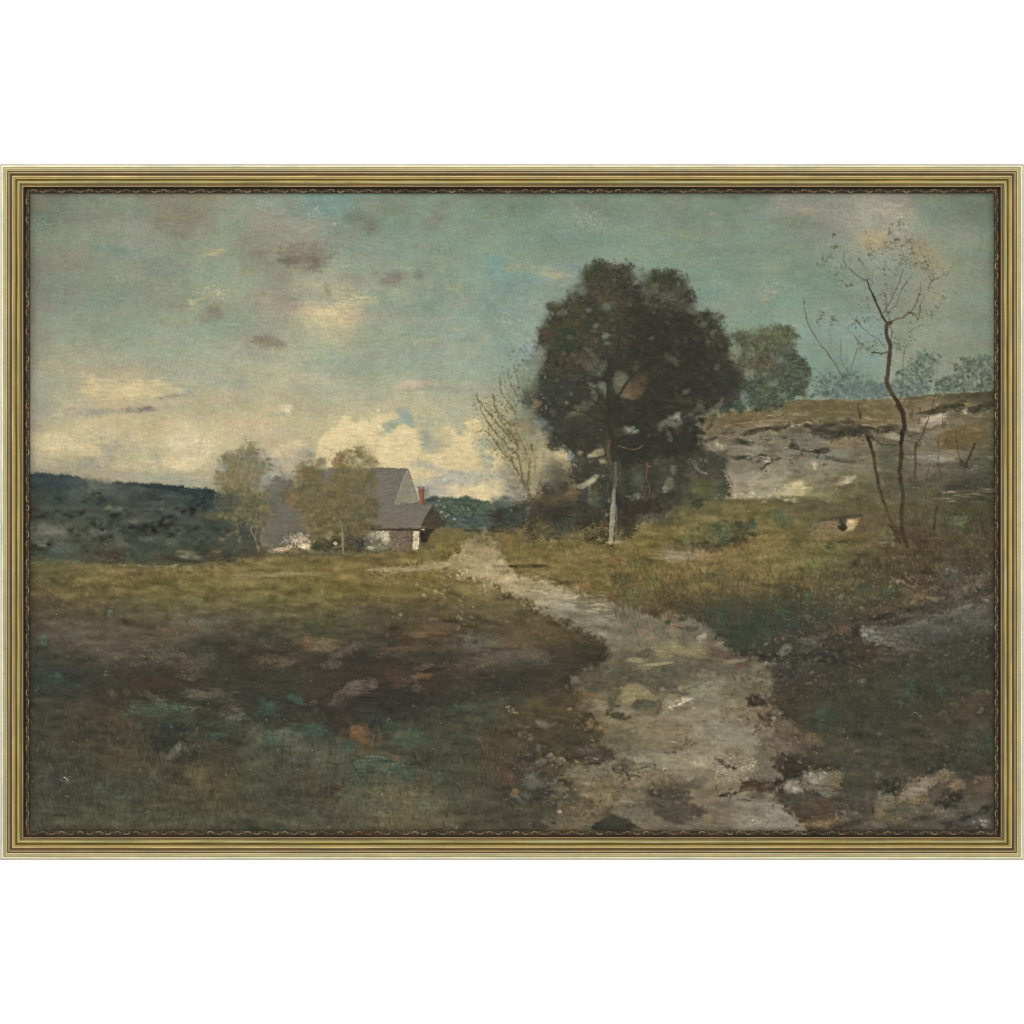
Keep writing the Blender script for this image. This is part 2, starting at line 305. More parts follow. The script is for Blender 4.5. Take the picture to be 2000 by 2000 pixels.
# the cumulus bank over the house
cloud = [(612,905),(618,862),(628,848),(652,838),(660,820),(682,814),(700,824),(714,828),(722,817),(742,812),(758,806),(776,812),(768,824),(752,838),(748,856),(764,840),(784,828),(798,830),(820,842),(824,860),(810,872),(830,884),(852,880),(858,830),(884,818),(908,832),(926,820),(950,832),(972,870),(1004,900),(1040,960),(1030,1000),(850,975),(830,930),(700,925),(620,915)]
poly(cloud, (212,195,150), .92, edge=1.6, warp=4, g='m', vary=.06, lift=.5)
poly([(530,900),(528,885),(540,872),(556,866),(590,864),(600,880),(575,884),(566,902),(548,898)], (202,184,144), .85, edge=2.5, warp=2, g='m', lift=.5)
for x, y, rx, ry, an, c, a in [
 (585,890,26,20,0,(170,162,140),.6),(605,885,14,12,0,(166,166,146),.5),(534,915,16,20,0,(154,152,142),.8),(545,930,26,10,0,(152,150,144),.7),(520,905,10,20,0,(160,158,142),.5),
 (790,815,14,10,40,(136,156,148),.8),(802,826,12,7,35,(138,156,146),.7),(783,808,9,6,0,(152,162,144),.6),(757,832,12,16,25,(150,162,142),.8),(766,826,16,7,-20,(148,160,142),.6),(748,848,8,6,0,(158,164,144),.6),(734,868,4,22,6,(176,168,138),.5),
 (832,850,10,22,5,(152,158,140),.7),(842,872,16,18,-20,(156,160,140),.6),(850,820,30,10,0,(164,168,142),.6),(868,858,16,18,0,(178,172,138),.5),(880,868,0.1,.1,0,(0,0,0),0),
 (900,838,10,10,20,(150,158,142),.65),(890,812,16,18,0,(158,162,146),.6),(920,800,24,14,0,(162,166,144),.5),(945,862,13,12,20,(140,156,140),.75),(933,875,8,9,0,(158,164,142),.5),(952,898,12,13,25,(132,152,142),.75),(955,912,9,6,0,(146,158,144),.6),(940,890,6,10,0,(170,168,140),.5),
 (815,905,20,9,15,(164,166,150),.6),(838,912,22,8,30,(170,170,150),.5),(862,886,24,7,0,(196,182,142),.5),(690,890,0.1,.1,0,(0,0,0),0),(700,868,16,18,0,(178,164,130),.3),
 (850,944,34,14,0,(160,162,154),.8),(880,930,30,12,15,(166,166,154),.75),(905,936,34,16,8,(166,168,156),.75),(935,930,24,14,0,(160,166,152),.7),(838,958,20,16,0,(160,160,150),.75),(870,958,40,12,0,(164,164,152),.6),(965,945,24,20,0,(168,168,150),.5),(985,930,22,16,0,(166,166,148),.5),
 (830,926,20,5,0,(208,192,150),.5),(830,938,14,5,-20,(206,190,142),.6),(850,924,26,5,4,(206,188,146),.5)]:
    if a: blob(x, y, rx, ry, c, a, an, soft=.8, warp=.4, g=rng.choice(['m', 'h']), gk=.35, vary=.05, lift=.2)
for x, y, rx, ry, an, c in [(690,836,26,9,0,(222,203,158)),(702,850,34,12,0,(216,198,152)),(636,862,16,12,0,(214,196,150)),(765,862,34,12,0,(218,200,156)),(790,848,20,8,10,(222,202,160)),(742,822,22,6,-15,(214,194,152)),(766,812,10,5,20,(214,194,150)),
   (915,905,40,14,0,(206,190,144)),(880,890,26,8,0,(210,194,146)),(925,845,20,14,30,(210,194,150)),(900,956,34,6,8,(212,192,146)),(945,960,26,9,10,(212,194,148)),(960,968,26,8,10,(216,196,150)),(975,950,20,8,20,(206,188,140)),(1000,935,12,18,-20,(200,184,142)),(760,895,50,12,0,(208,192,148)),(840,890,20,6,0,(206,190,148)),(700,880,24,10,0,(204,188,146)),(810,930,14,6,-40,(208,190,140)),(752,900,26,8,0,(214,198,152)),(545,880,10,9,-30,(210,190,150))]:
    blob(x, y, rx, ry, c, .7, an, soft=.9, warp=.45, g='m', gk=.4, lift=.7)
BRUSH = False
# sky handling
def sky_ang(x, y):
    if x < 420 and 500 < y < 720: return 30 if (int(x/70)+int(y/60)) % 2 else -12
    if x > 1720: return 38
    if x > 1450 and y < 480: return 24
    if 1060 < x < 1250 and y < 480: return 22
    return 2+8*math.sin(x*.013+y*.021)
restate(13000, (56,376,1944,985), (4, 15), 3.6, sky_ang, jit=.030, hue=.010, a=.42, lift=.30, bristle=.9)
for x, y, n, an, c in [(1145,428,26,22,(176,184,158)),(1165,440,20,24,(170,180,152)),(1740,412,26,20,(184,176,150)),(1500,562,14,8,(182,176,138)),(1490,604,6,-4,(150,166,142)),(395,565,10,-8,(188,184,152)),(425,570,16,0,(182,182,152)),(420,545,12,10,(168,172,146)),(655,588,10,-2,(206,196,168)),(705,588,8,-20,(210,194,150)),(640,598,6,10,(214,198,156)),(985,628,14,14,(168,178,154)),(1000,650,16,18,(168,178,156)),(975,600,10,20,(160,172,150)),(605,405,10,6,(178,186,166)),(640,432,8,40,(166,178,152)),(650,612,14,4,(220,204,162)),(500,400,16,14,(168,162,142)),(80,430,18,20,(158,152,136)),(85,540,16,-30,(156,150,132)),(230,540,18,45,(154,158,136)),(720,835,24,30,(226,208,166)),(690,850,20,-30,(226,208,166)),(560,880,5,-50,(228,208,172))]:
    for k in range(n):
        a0 = an+8*rng.standard_normal(); L = rng.uniform(5, 15); px = x+rng.normal()*16; py = y+rng.normal()*9
        dx = L*math.cos(math.radians(a0)); dy = L*math.sin(math.radians(a0))
        stroke([(px-dx/2, py-dy/2), (px+dx/2, py+dy/2+rng.normal())], .7, .35, c, rng.uniform(.12, .42), lift=1.6, gk=.6)
stroke([(370,589),(388,584),(412,574),(440,572)], 3, 1, (186,178,136), .65, 'h', .6, lift=1.5)
stroke([(367,584),(374,592),(382,588)], 2.2, 1, (196,186,142), .8, lift=2)
for k in range(6):
    o = k*2.2
    stroke([(386-o,857+o*.6),(404-o,862+o*.3),(423-o*1.2,876),(408-o,888-o*.2),(390-o*.6,905-o)], .9, .5, (226,213,180), .6, lift=1.2)
    stroke([(528+o,884),(534+o,874),(548+o*.4,866+o)], .8, .4, (222,204,168), .5, lift=1)
stroke([(272,915),(290,905),(306,895)], 1.2, .6, (210,196,158), .7, lift=1.2)
stroke([(320,908),(340,913),(358,912),(356,900)], 1.0, .6, (226,210,168), .8, lift=1.5)
stroke([(90,690),(92,725),(86,790)], .7, .5, (132,128,108), .35)

restate(9000, (56,376,1944,985), (1.5, 6), 2.6, sky_ang, jit=.028, hue=.007, a=.45, lift=.3, bristle=.9)
BRUSH = True
for x, y, rx, ry, an, c, a in [(110,862,54,14,2,(206,193,154),.55),(160,884,46,10,3,(200,187,148),.5),(340,862,36,12,-10,(208,196,160),.5),(375,892,34,14,8,(204,190,152),.5),(300,902,40,10,4,(202,188,150),.5),(440,880,26,18,0,(194,182,148),.45),(480,845,40,12,0,(196,182,148),.45),(345,905,30,9,0,(216,202,162),.5),(235,905,44,9,0,(186,174,142),.4),(570,868,22,8,-8,(206,188,146),.5),(90,905,30,8,0,(176,166,134),.4)]:
    blob(x, y, rx, ry, c, a, an, soft=.9, warp=.6, g='m', gk=.5, lift=.4)
# ---------------------------------------------------------------- far hills
ridge = [(40,922),(87,925),(137,928),(162,936),(209,944),(229,939),(274,943),(298,944),(336,947),(373,952),(408,955),(433,962),(480,972),(540,974),(560,1110),(435,1100),(385,1103),(323,1106),(256,1104),(174,1101),(40,1099)]
HILL = [(60,950,(52,60,60)),(110,945,(50,62,64)),(180,950,(78,86,78)),(220,960,(70,78,74)),(250,970,(60,66,62)),(320,960,(46,54,54)),(400,970,(48,58,60)),(440,985,(50,62,60)),
 (70,1000,(64,64,50)),(130,990,(58,66,58)),(200,1000,(66,70,56)),(260,1000,(66,66,58)),(330,1000,(72,78,70)),(400,1005,(62,72,66)),(450,1010,(60,70,60)),
 (70,1040,(84,88,80)),(130,1035,(74,76,64)),(200,1040,(56,62,58)),(260,1040,(52,60,62)),(330,1040,(54,62,62)),(400,1040,(50,60,60)),(450,1050,(54,64,62)),
 (70,1080,(56,64,58)),(120,1075,(62,74,72)),(200,1085,(58,60,52)),(260,1085,(54,62,56)),(330,1085,(60,66,58)),(400,1085,(56,60,52)),(460,1085,(56,60,52)),(530,1060,(90,88,80))]
fieldpoly(ridge, HILL, sig=32, edge=2.2, warp=1.2, gk=.5, vary=.16)
stroke([(276,949),(300,950),(330,953),(350,960),(378,965),(410,970),(450,978)], 7, 13, (40,49,51), .85, 'h', .3, soft=.6, vary=.12)
stroke([(345,950),(373,956),(408,960),(428,964)], 3, 3, (34,44,48), .8)
stroke([(60,928),(100,930),(140,932)], 4, 3, (44,56,60), .6, 'h')
blob(183,950,14,18,(104,108,86),.6,0,soft=1,gk=.6); blob(170,932,9,6,(126,124,92),.55,soft=1,gk=.6); blob(186,968,5,8,(122,122,84),.6,20,soft=1)
blob(200,945,22,10,(84,94,84),.5,soft=1,gk=.6)
for p in [[(272,988),(300,979),(335,976)],[(278,994),(310,984),(350,980)],[(290,1004),(310,994),(335,984)]]:
    stroke(p, 3, 1.6, (98,104,98), .3, 'h', .8, soft=1)
blob(208,992,7,5,(134,132,88),.85,0,soft=.6); blob(233,993,4,3,(136,140,120),.8); blob(205,988,10,7,(96,98,66),.5,soft=1)
blob(318,940,50,3,(150,150,130),.0)
for x, y, rx, ry, c, a in [(80,1030,30,8,(108,114,106),.4),(105,1037,36,7,(112,118,110),.4),(130,1008,22,5,(104,106,94),.5),(75,1058,14,10,(104,112,108),.4),(117,1072,22,5,(86,102,108),.75),(98,1080,14,8,(62,78,80),.6),(192,1040,9,7,(130,136,132),.5),(172,1045,14,10,(92,98,92),.4),(232,1063,14,10,(104,112,112),.4),(190,1070,10,6,(110,116,114),.45),(285,1052,16,6,(108,118,116),.5),(335,1040,12,10,(92,102,104),.4),(330,1060,10,8,(96,104,104),.4),(250,1018,24,6,(94,98,84),.35),(260,1020,8,4,(124,122,92),.5),(270,1088,30,14,(72,84,76),.35),(211,1077,20,12,(56,48,36),.75),(222,1086,14,7,(62,50,36),.6),(232,1066,10,6,(96,94,62),.4)]:
    blob(x, y, rx, ry, c, a, 0, soft=1.2, warp=.5, g='d', gk=.9, vary=.1)
scatter([(56,1020),(400,1015),(400,1095),(56,1095)], 420, (1,3.2), 2, -30, 40, [(112,120,114),(92,102,98),(46,54,52),(74,84,78)], .4)
scatter([(56,940),(450,970),(450,1095),(56,1095)], 420, (3,8), 2, 0, 40, [(46,56,56),(60,68,56),(70,72,54),(52,62,62),(62,58,46)], .35)
blob(368,1088,24,4.5,(124,128,122),.65,6,g='h',gk=.7,lift=.8); blob(360,1078,18,3,(126,122,84),.7,4,g='h'); blob(355,1096,40,5,(50,50,46),.7); blob(325,1088,22,6,(58,54,46),.6); blob(420,1090,26,6,(60,54,46),.6)
blob(423,1078,11,3.2,(140,108,70),.8); blob(416,1008,32,9,(98,96,58),.6,soft=1); blob(378,1020,20,6,(74,78,60),.5)

for k in range(34):
    px = rng.uniform(56, 430); py = rng.uniform(968, 1085); rx_ = rng.uniform(12, 26)
    blob(px, py, rx_, rx_*.5, pick([(66,78,72),(78,84,66),(54,66,66),(84,92,82),(58,62,50)]), .4, rng.uniform(-15, 10), soft=1.0, warp=.7, g='m', gk=.6)
    blob(px+3, py+rx_*.45, rx_*.9, rx_*.24, (46,54,53), .2, 0, soft=1.1, warp=.6, g='m', gk=.6)
soften(50, 960, 520, 1110, 2.8, .5)
# ---------------------------------------------------------------- meadow and foreground
GRD = [(60,1115,(72,70,50)),(110,1110,(84,84,56)),(170,1120,(96,88,58)),(250,1115,(104,92,60)),(330,1112,(102,92,60)),(420,1110,(108,96,62)),(500,1100,(104,96,62)),(600,1095,(100,94,58)),(680,1095,(110,98,60)),(760,1100,(112,98,64)),(850,1085,(106,98,58)),(930,1140,(112,102,68)),
(60,1160,(74,66,48)),(140,1160,(90,82,54)),(220,1150,(98,88,58)),(320,1145,(94,90,56)),(420,1140,(100,94,60)),(520,1140,(102,95,60)),(620,1140,(98,90,54)),(720,1150,(98,88,54)),(820,1145,(102,92,56)),(900,1165,(96,88,56)),(980,1180,(98,90,64)),
(60,1200,(68,62,46)),(150,1195,(76,66,46)),(240,1185,(80,74,52)),(330,1190,(86,82,54)),(430,1180,(92,86,56)),(520,1185,(88,84,52)),(620,1180,(88,82,50)),(720,1190,(84,76,50)),(820,1190,(80,70,48)),(900,1200,(84,72,46)),(980,1205,(88,76,48)),(1060,1220,(90,76,46)),
(60,1240,(74,64,50)),(130,1240,(88,76,60)),(200,1245,(88,78,60)),(280,1240,(72,62,46)),(360,1222,(92,84,66)),(440,1235,(72,64,48)),(520,1240,(72,68,48)),(600,1230,(80,74,48)),(680,1230,(74,72,50)),(760,1235,(70,60,42)),(840,1240,(82,64,44)),(930,1240,(80,64,42)),(1020,1250,(86,72,46)),(1100,1240,(88,74,46)),(1150,1260,(70,60,42)),
(60,1285,(52,58,48)),(130,1280,(62,58,48)),(210,1275,(84,76,62)),(280,1285,(86,78,62)),(340,1280,(68,66,50)),(420,1275,(66,62,46)),(500,1275,(64,56,44)),(590,1270,(82,72,50)),(660,1280,(70,62,48)),(740,1280,(60,54,42)),(830,1280,(74,64,46)),(910,1280,(84,74,60)),(1000,1290,(88,80,64)),(1070,1285,(78,68,52)),(1130,1290,(58,54,42)),
(60,1330,(48,62,52)),(120,1330,(48,60,50)),(200,1330,(56,58,48)),(270,1325,(64,52,40)),(340,1325,(62,54,42)),(420,1325,(62,58,46)),(500,1325,(60,54,44)),(580,1325,(68,62,46)),(660,1340,(60,52,44)),(740,1340,(56,50,42)),(830,1325,(70,54,42)),(910,1325,(72,64,50)),(980,1335,(58,54,42)),(1060,1335,(74,62,46)),(1110,1330,(60,54,42)),
(60,1380,(64,60,48)),(140,1385,(64,58,46)),(220,1380,(68,58,42)),(300,1375,(68,66,48)),(360,1395,(62,68,52)),(430,1380,(66,64,50)),(500,1390,(48,54,46)),(580,1400,(56,58,48)),(660,1390,(56,50,42)),(760,1380,(52,48,42)),(860,1385,(58,56,46)),(930,1390,(62,68,50)),(1010,1395,(74,68,46)),(1080,1390,(76,66,42)),
(60,1440,(62,60,46)),(150,1440,(64,60,44)),(240,1450,(66,60,42)),(330,1440,(54,56,44)),(430,1440,(56,56,46)),(520,1450,(66,72,56)),(600,1440,(60,68,56)),(690,1440,(84,66,44)),(760,1440,(68,70,54)),(830,1440,(64,70,52)),(910,1430,(66,64,46)),(990,1440,(76,64,42)),(1060,1440,(72,62,44)),
(60,1500,(58,56,44)),(150,1500,(66,64,46)),(240,1490,(76,68,44)),(330,1500,(66,62,46)),(430,1490,(72,66,46)),(520,1490,(74,74,54)),(600,1490,(80,76,56)),(690,1500,(66,72,54)),(760,1510,(70,76,56)),(840,1500,(66,60,46)),(900,1510,(70,72,50)),(990,1500,(74,62,44)),(1050,1530,(76,68,52)),
(60,1560,(64,66,50)),(150,1560,(66,66,48)),(240,1550,(66,70,52)),(330,1560,(74,68,46)),(430,1550,(76,70,46)),(520,1560,(72,74,54)),(600,1550,(66,62,46)),(690,1550,(84,84,60)),(770,1560,(108,100,68)),(850,1570,(88,86,62)),(920,1560,(74,70,52)),(1000,1570,(62,60,48)),(1060,1590,(70,66,50)),
(60,1610,(74,74,56)),(150,1610,(74,74,50)),(240,1605,(78,76,54)),(330,1610,(80,78,56)),(430,1610,(74,72,52)),(520,1610,(72,72,52)),(600,1605,(82,80,60)),(690,1605,(84,78,56)),(770,1605,(104,94,62)),(850,1605,(96,86,58)),(920,1600,(72,68,50)),(1000,1600,(72,66,48)),(1060,1610,(66,66,52)),
# right bank
(1000,1070,(104,96,58)),(1080,1070,(106,96,62)),(1180,1085,(106,96,58)),(1280,1080,(104,96,56)),(1380,1020,(104,98,60)),(1480,1010,(104,96,58)),(1560,1000,(100,94,62)),(1640,990,(96,88,60)),(1720,1000,(84,76,56)),(1800,1000,(80,74,52)),(1900,1000,(70,68,50)),
(1060,1110,(112,100,62)),(1160,1130,(104,96,60)),(1260,1130,(106,94,58)),(1360,1110,(112,98,64)),(1460,1090,(114,104,68)),(1540,1080,(114,104,68)),(1620,1060,(96,92,60)),(1700,1060,(84,80,56)),(1790,1060,(76,68,50)),(1880,1060,(70,66,50)),
(1200,1160,(92,86,54)),(1300,1170,(86,74,48)),(1400,1150,(98,88,56)),(1480,1130,(110,100,64)),(1560,1110,(98,96,62)),(1640,1110,(82,80,58)),(1730,1110,(72,66,48)),(1820,1110,(68,60,46)),(1900,1120,(64,62,50)),
(1320,1205,(78,68,50)),(1400,1200,(68,66,48)),(1480,1180,(78,70,48)),(1560,1160,(76,66,48)),(1640,1160,(76,74,54)),(1720,1160,(68,66,50)),(1800,1160,(72,64,52)),(1880,1140,(74,68,60)),
(1420,1240,(56,62,48)),(1500,1220,(52,60,48)),(1580,1200,(60,64,50)),(1660,1190,(76,70,48)),(1740,1190,(68,58,42)),(1820,1180,(70,66,58)),(1890,1190,(74,72,66)),
(1470,1270,(58,56,46)),(1540,1250,(64,60,50)),(1600,1245,(70,62,50)),(1660,1250,(56,50,42)),(1720,1245,(98,94,84)),(1800,1225,(82,80,70)),(1880,1225,(78,76,66)),
(1560,1290,(72,68,58)),(1620,1290,(54,50,44)),(1700,1275,(66,54,38)),(1780,1280,(70,64,54)),(1860,1280,(62,60,48)),(1930,1280,(52,50,42)),
(1560,1340,(66,58,46)),(1640,1340,(64,60,44)),(1720,1340,(66,62,46)),(1800,1340,(60,60,44)),(1880,1350,(62,62,48)),
(1560,1390,(68,62,42)),(1640,1400,(58,62,46)),(1720,1400,(60,58,46)),(1800,1400,(62,58,44)),(1900,1390,(72,60,42)),
(1640,1450,(68,64,50)),(1720,1450,(66,64,50)),(1800,1440,(70,64,46)),(1900,1450,(62,62,48)),
(1560,1490,(60,54,42)),(1640,1500,(70,68,50)),(1720,1500,(64,62,46)),(1800,1500,(58,54,44)),(1900,1500,(60,58,46)),
(1620,1540,(84,80,62)),(1690,1540,(70,66,52)),(1760,1550,(84,76,58)),(1830,1545,(96,86,66)),(1900,1550,(84,74,56)),
(1600,1590,(82,66,48)),(1680,1590,(78,68,54)),(1750,1590,(94,82,58)),(1830,1590,(88,80,62)),(1910,1600,(74,72,60)),(1700,1620,(72,66,54)),(1800,1620,(74,72,58)),(1900,1622,(64,60,50))]
ground = [(30,1098),(174,1100),(256,1103),(323,1105),(385,1103),(435,1096),(522,1080),(620,1074),(700,1074),(818,1072),(840,1052),(870,1034),(960,1030),(1000,1024),(1060,1020),(1130,1015),(1196,1000),(1300,965),(1400,955),(1470,966),(1549,978),(1600,955),(1680,942),(1760,975),(1960,960),(1960,1640),(30,1640)]
fieldpoly(ground, GRD, sig=30, edge=3, warp=2, g='h', gk=.4, vary=.13)

BLEND = [(56,1096),(120,1100),(174,1101),(256,1103),(323,1105),(385,1103),(435,1096),(522,1084)]
for k in range(420):
    i = int(rng.integers(0, len(BLEND)-1)); u = rng.random(); bx_ = BLEND[i][0]*(1-u)+BLEND[i+1][0]*u; by_ = BLEND[i][1]*(1-u)+BLEND[i+1][1]*u
    rr = rng.uniform(3, 9); off_ = rng.normal()*8
    dab(bx_, by_+off_, rr, rr*.45, rng.normal()*18, pick([(62,66,54),(74,74,56),(84,80,56)] if off_ < 0 else [(84,78,54),(94,86,58),(72,72,54)]), .45, .5, .2)
# ---------------------------------------------------------------- the bank of trees right of the house
poly([(815,985),(838,972),(870,974),(920,972),(960,978),(1010,980),(1010,1040),(815,1040)], (62,76,66), .95, edge=2, warp=5, gk=.5, vary=.2)
scatter([(845,975),(1010,978),(1010,1008),(865,1008)], 420, (1.5,4), 1.6, 0, 60, [(78,92,66),(96,104,78),(54,68,54),(120,124,98),(70,86,64),(48,60,50)], .6)
scatter([(862,1005),(1010,1000),(1010,1036),(872,1036)], 220, (3,8), 2, 20, 30, [(70,88,86),(76,96,96),(60,78,74),(58,68,58),(88,100,94)], .5)
for x, y in [(852,988),(862,1000),(870,1008),(888,1014),(868,990),(874,1006)]: blob(x, y, 3, 2.2, (150,154,124), .8)
stroke([(868,1036),(910,1036),(1000,1040)], 4, 5, (66,60,48), .7, 'h')

# ---------------------------------------------------------------- the house
poly([(500,1020),(720,1010),(850,1010),(850,1070),(700,1084),(500,1088)], (84,84,66), 1, edge=2, warp=2)
poly([(515,948),(524,940),(535,933),(566,934),(575,950),(640,960),(640,1062),(508,1068),(505,990)], (104,101,91), .92, edge=1.5, warp=1.5, vary=.04)
poly([(512,1000),(640,1000),(640,1046),(560,1054),(512,1048)], (98,96,88), .8, edge=6, warp=4, g='h')
poly([(560,1030),(640,1036),(640,1062),(520,1068),(530,1040)], (84,90,88), .6, edge=6, warp=5)
poly([(619,917),(640,914),(795,914),(768,983),(744,1000),(735,1034),(600,1030),(600,925)], (112,108,97), 1, edge=1, warp=.8, vary=.04)
poly([(730,984),(843,984),(822,1031),(724,1032)], (109,105,94), 1, edge=1, warp=.8, vary=.04)
poly([(796,917),(768,982),(816,982)], (134,130,110), 1, edge=.9, warp=.6, vary=.05)
scatter([(796,922),(770,981),(815,981)], 130, (1,2.4), 2, 60, 20, [(122,118,98),(144,140,120),(112,106,88)], .5)
stroke([(795,914),(784,940),(768,982)], 1.6, 1.6, (72,66,60), .85)
stroke([(796,914),(806,944),(816,982)], 2.2, 2.0, (84,84,78), .8)
stroke([(801,922),(810,950),(817,976)], 1.3, 1.2, (196,190,158), .8, lift=.8)
stroke([(620,915),(700,914),(770,915),(795,914)], 1.2, 1.4, (92,86,80), .7)
stroke([(536,933),(560,933),(566,936)], 1.4, 1, (92,90,88), .8); stroke([(534,935),(522,946),(514,962)], 2, 1, (160,160,154), .6)
for x0 in range(765, 822, 6): blob(x0, 983, 2.6, 1.8, (82,76,64), .7)
stroke([(735,985),(800,985),(840,986)], 1, 1, (92,84,78), .6)
restate(700, (515,916,840,1032), (4, 11), 4, lambda x, y: 35 if x > 740 and y < 985 else 3, jit=.03, hue=.012, a=.5)
scatter([(725,985),(840,986),(822,1028),(725,1028)], 80, (3,7), 3, 8, 10, [(114,112,106),(102,98,90),(110,104,96)], .4)
for x, y, rx, ry, c in [(724,990,14,26,(92,84,74)),(712,1020,18,20,(84,76,66)),(735,1030,12,5,(76,66,58)),(728,1000,5,16,(104,74,68)),(700,1008,14,20,(80,78,64))]:
    blob(x, y, rx, ry, c, .7, soft=1, gk=.6)
# dark gable end of the lean-to
poly([(843,989),(869,1021),(867,1028),(850,1034),(839,1046),(835,1058),(822,1062),(821,1031)], (68,62,49), 1, edge=1.3, warp=.6, vary=.08)
poly([(824,1034),(848,1034),(838,1046),(834,1058),(822,1061)], (50,48,38), .8, edge=1.6, warp=.8)
poly([(834,1064),(839,1047),(850,1036),(868,1029),(905,1033),(910,1066)], (102,95,60), .95, edge=1.4, warp=1)
scatter([(836,1062),(852,1038),(900,1034),(905,1064)], 90, (2,6), 2.5, -20, 20, [(112,104,66),(94,86,54),(120,100,62)], .5)
stroke([(850,1038),(842,1048),(838,1058)], 4, 2, (118,78,50), .6)
# long white wall, door and jamb
poly([(700,1036),(820,1037),(818,1074),(700,1076)], (96,100,90), .9, edge=1.5, warp=2, gk=.5)
scatter([(733,1038),(764,1039),(763,1062),(742,1058),(728,1048)], 110, (1.2,3.4), 1.6, -30, 50, [(190,184,152),(168,162,134),(204,196,162),(136,134,116)], .75)
poly([(740,1040),(763,1041),(763,1058),(746,1055)], (186,180,148), .6, edge=1.6, warp=3, g='m', gk=.6, lift=.5)
blob(728,1046,12,9,(130,132,118),.7,gk=.6); blob(724,1070,8,4,(176,164,138),.8); blob(748,1068,18,5,(108,114,102),.6)
poly([(764,1039),(806,1038),(805,1076),(763,1077)], (102,94,82), 1, edge=.9, warp=.8, g='m')
scatter([(766,1042),(804,1042),(804,1074),(766,1076)], 160, (1,2.6), 1.6, 0, 60, [(118,108,96),(84,72,64),(128,116,104),(96,84,76)], .6)
stroke([(766,1038),(785,1037),(804,1038)], 1.8, 2, (124,72,72), .8)
poly([(806,1037),(819,1037),(817,1060),(815,1075),(806,1073)], (190,182,152), .95, edge=.8, warp=.8, gk=.5)
scatter([(807,1040),(817,1040),(815,1072),(807,1072)], 40, (1,2.4), 1.4, 60, 40, [(96,82,62),(124,112,86),(204,196,166)], .7)
stroke([(696,1032),(735,1034),(780,1035),(822,1034)], 2.2, 2.4, (54,45,38), .9, wob=.3)
stroke([(823,1034),(829,1034)], .9, .7, (214,208,178), .9, lift=1)
poly([(522,1062),(535,1068),(560,1070),(612,1068),(612,1074),(522,1082)], (120,110,92), .8, edge=2.5, warp=3)
scatter([(550,1052),(568,1042),(592,1044),(604,1056),(614,1062),(612,1074),(560,1072),(556,1062)], 190, (1.2,3.6), 1.6, -30, 50, [(188,174,148),(160,148,130),(204,188,158),(120,112,100)], .7)
poly([(562,1054),(575,1049),(590,1052),(600,1062),(606,1070),(572,1070)], (184,168,146), .5, edge=2, warp=4, g='m', gk=.7, lift=.6)
blob(548,1073,14,3.2,(176,158,130),.85,-3,gk=.5,lift=.5); blob(600,1068,12,5,(190,176,140),.7); blob(588,1052,10,7,(160,148,132),.6); blob(560,1056,9,6,(120,118,110),.5)
for x, y, rx, ry, c, a in [(640,1060,26,18,(50,54,42),.9),(620,1066,12,9,(58,64,52),.8),(660,1068,10,9,(62,54,40),.8),(694,1058,20,20,(60,66,68),.9),(702,1062,12,14,(52,54,54),.7),(676,1068,14,10,(72,58,46),.8),(700,1074,14,6,(66,52,44),.7),(688,1045,14,8,(74,78,78),.6),(716,1056,6,12,(88,78,72),.6),(650,1046,10,10,(58,56,42),.6)]:
    blob(x, y, rx, ry, c, a, soft=.7, warp=.4, gk=.6)
scatter([(615,1050),(665,1048),(665,1078),(615,1078)], 120, (1,2.8), 1.6, -50, 40, [(74,80,62),(40,44,34),(92,96,72),(58,60,44)], .7)
blob(644,1043,7,5,(184,178,132),.9,lift=.6); blob(640,1050,5,3,(160,154,112),.7); blob(654,1062,4.4,4,(186,166,136),.95,lift=.6); blob(664,1046,3,5,(170,164,132),.6); blob(652,1069,5,2.5,(140,124,100),.5); blob(668,1064,3,2,(150,140,110),.5)
# chimney
poly([(816,953),(829,954),(829,982),(827,986),(817,985)], (132,88,68), 1, edge=.7, warp=.5, vary=.1)
stroke([(819,956),(819,984)], 1.4, 1.4, (164,116,90), .75); stroke([(826,956),(827,983)], 2.2, 2.2, (104,62,48), .75)
stroke([(815,952),(822,951),(830,954)], 1.8, 1.8, (86,66,50), .85); blob(834,962,4,10,(120,114,98),.6,soft=1); blob(822,946,8,3.5,(190,176,140),.8,gk=.6)
stroke([(832,956),(833,984)],1.2,1,(98,100,84),.6)

# ---------------------------------------------------------------- small trees by the house
LEFT_TREE = [(426,938),(420,925),(424,908),(434,896),(446,890),(458,884),(468,872),(478,864),(490,868),(502,876),(516,886),(524,900),(526,918),(520,934),(516,950),(516,975),(528,992),(530,1006),(516,1020),(500,1026),(470,1020),(448,1012),(430,1004),(424,985),(430,965),(434,950)]
poly(LEFT_TREE, (116,108,74), .78, edge=6, warp=7, warp2=2, gk=.9, vary=.18)
scatter(LEFT_TREE, 620, (2,5.5), 1.5, 0, 80, [(124,108,68),(108,100,64),(92,96,70),(132,112,68),(112,114,88),(86,86,60),(140,118,78)], .5, jit=.07)
scatter([(470,880),(520,885),(526,935),(515,960),(480,960)], 260, (2,6), 1.5, 30, 60, [(130,130,116),(118,122,106),(140,138,122),(108,106,84)], .45)
scatter([(424,900),(470,875),(500,866),(500,900),(440,930)], 150, (2,5), 1.5, 30, 60, [(126,128,112),(104,108,92),(96,98,76)], .4)
scatter([(430,955),(480,950),(520,990),(520,1022),(440,1010)], 300, (2,6), 1.5, 0, 60, [(92,92,60),(76,80,56),(112,98,60),(66,74,58)], .5)
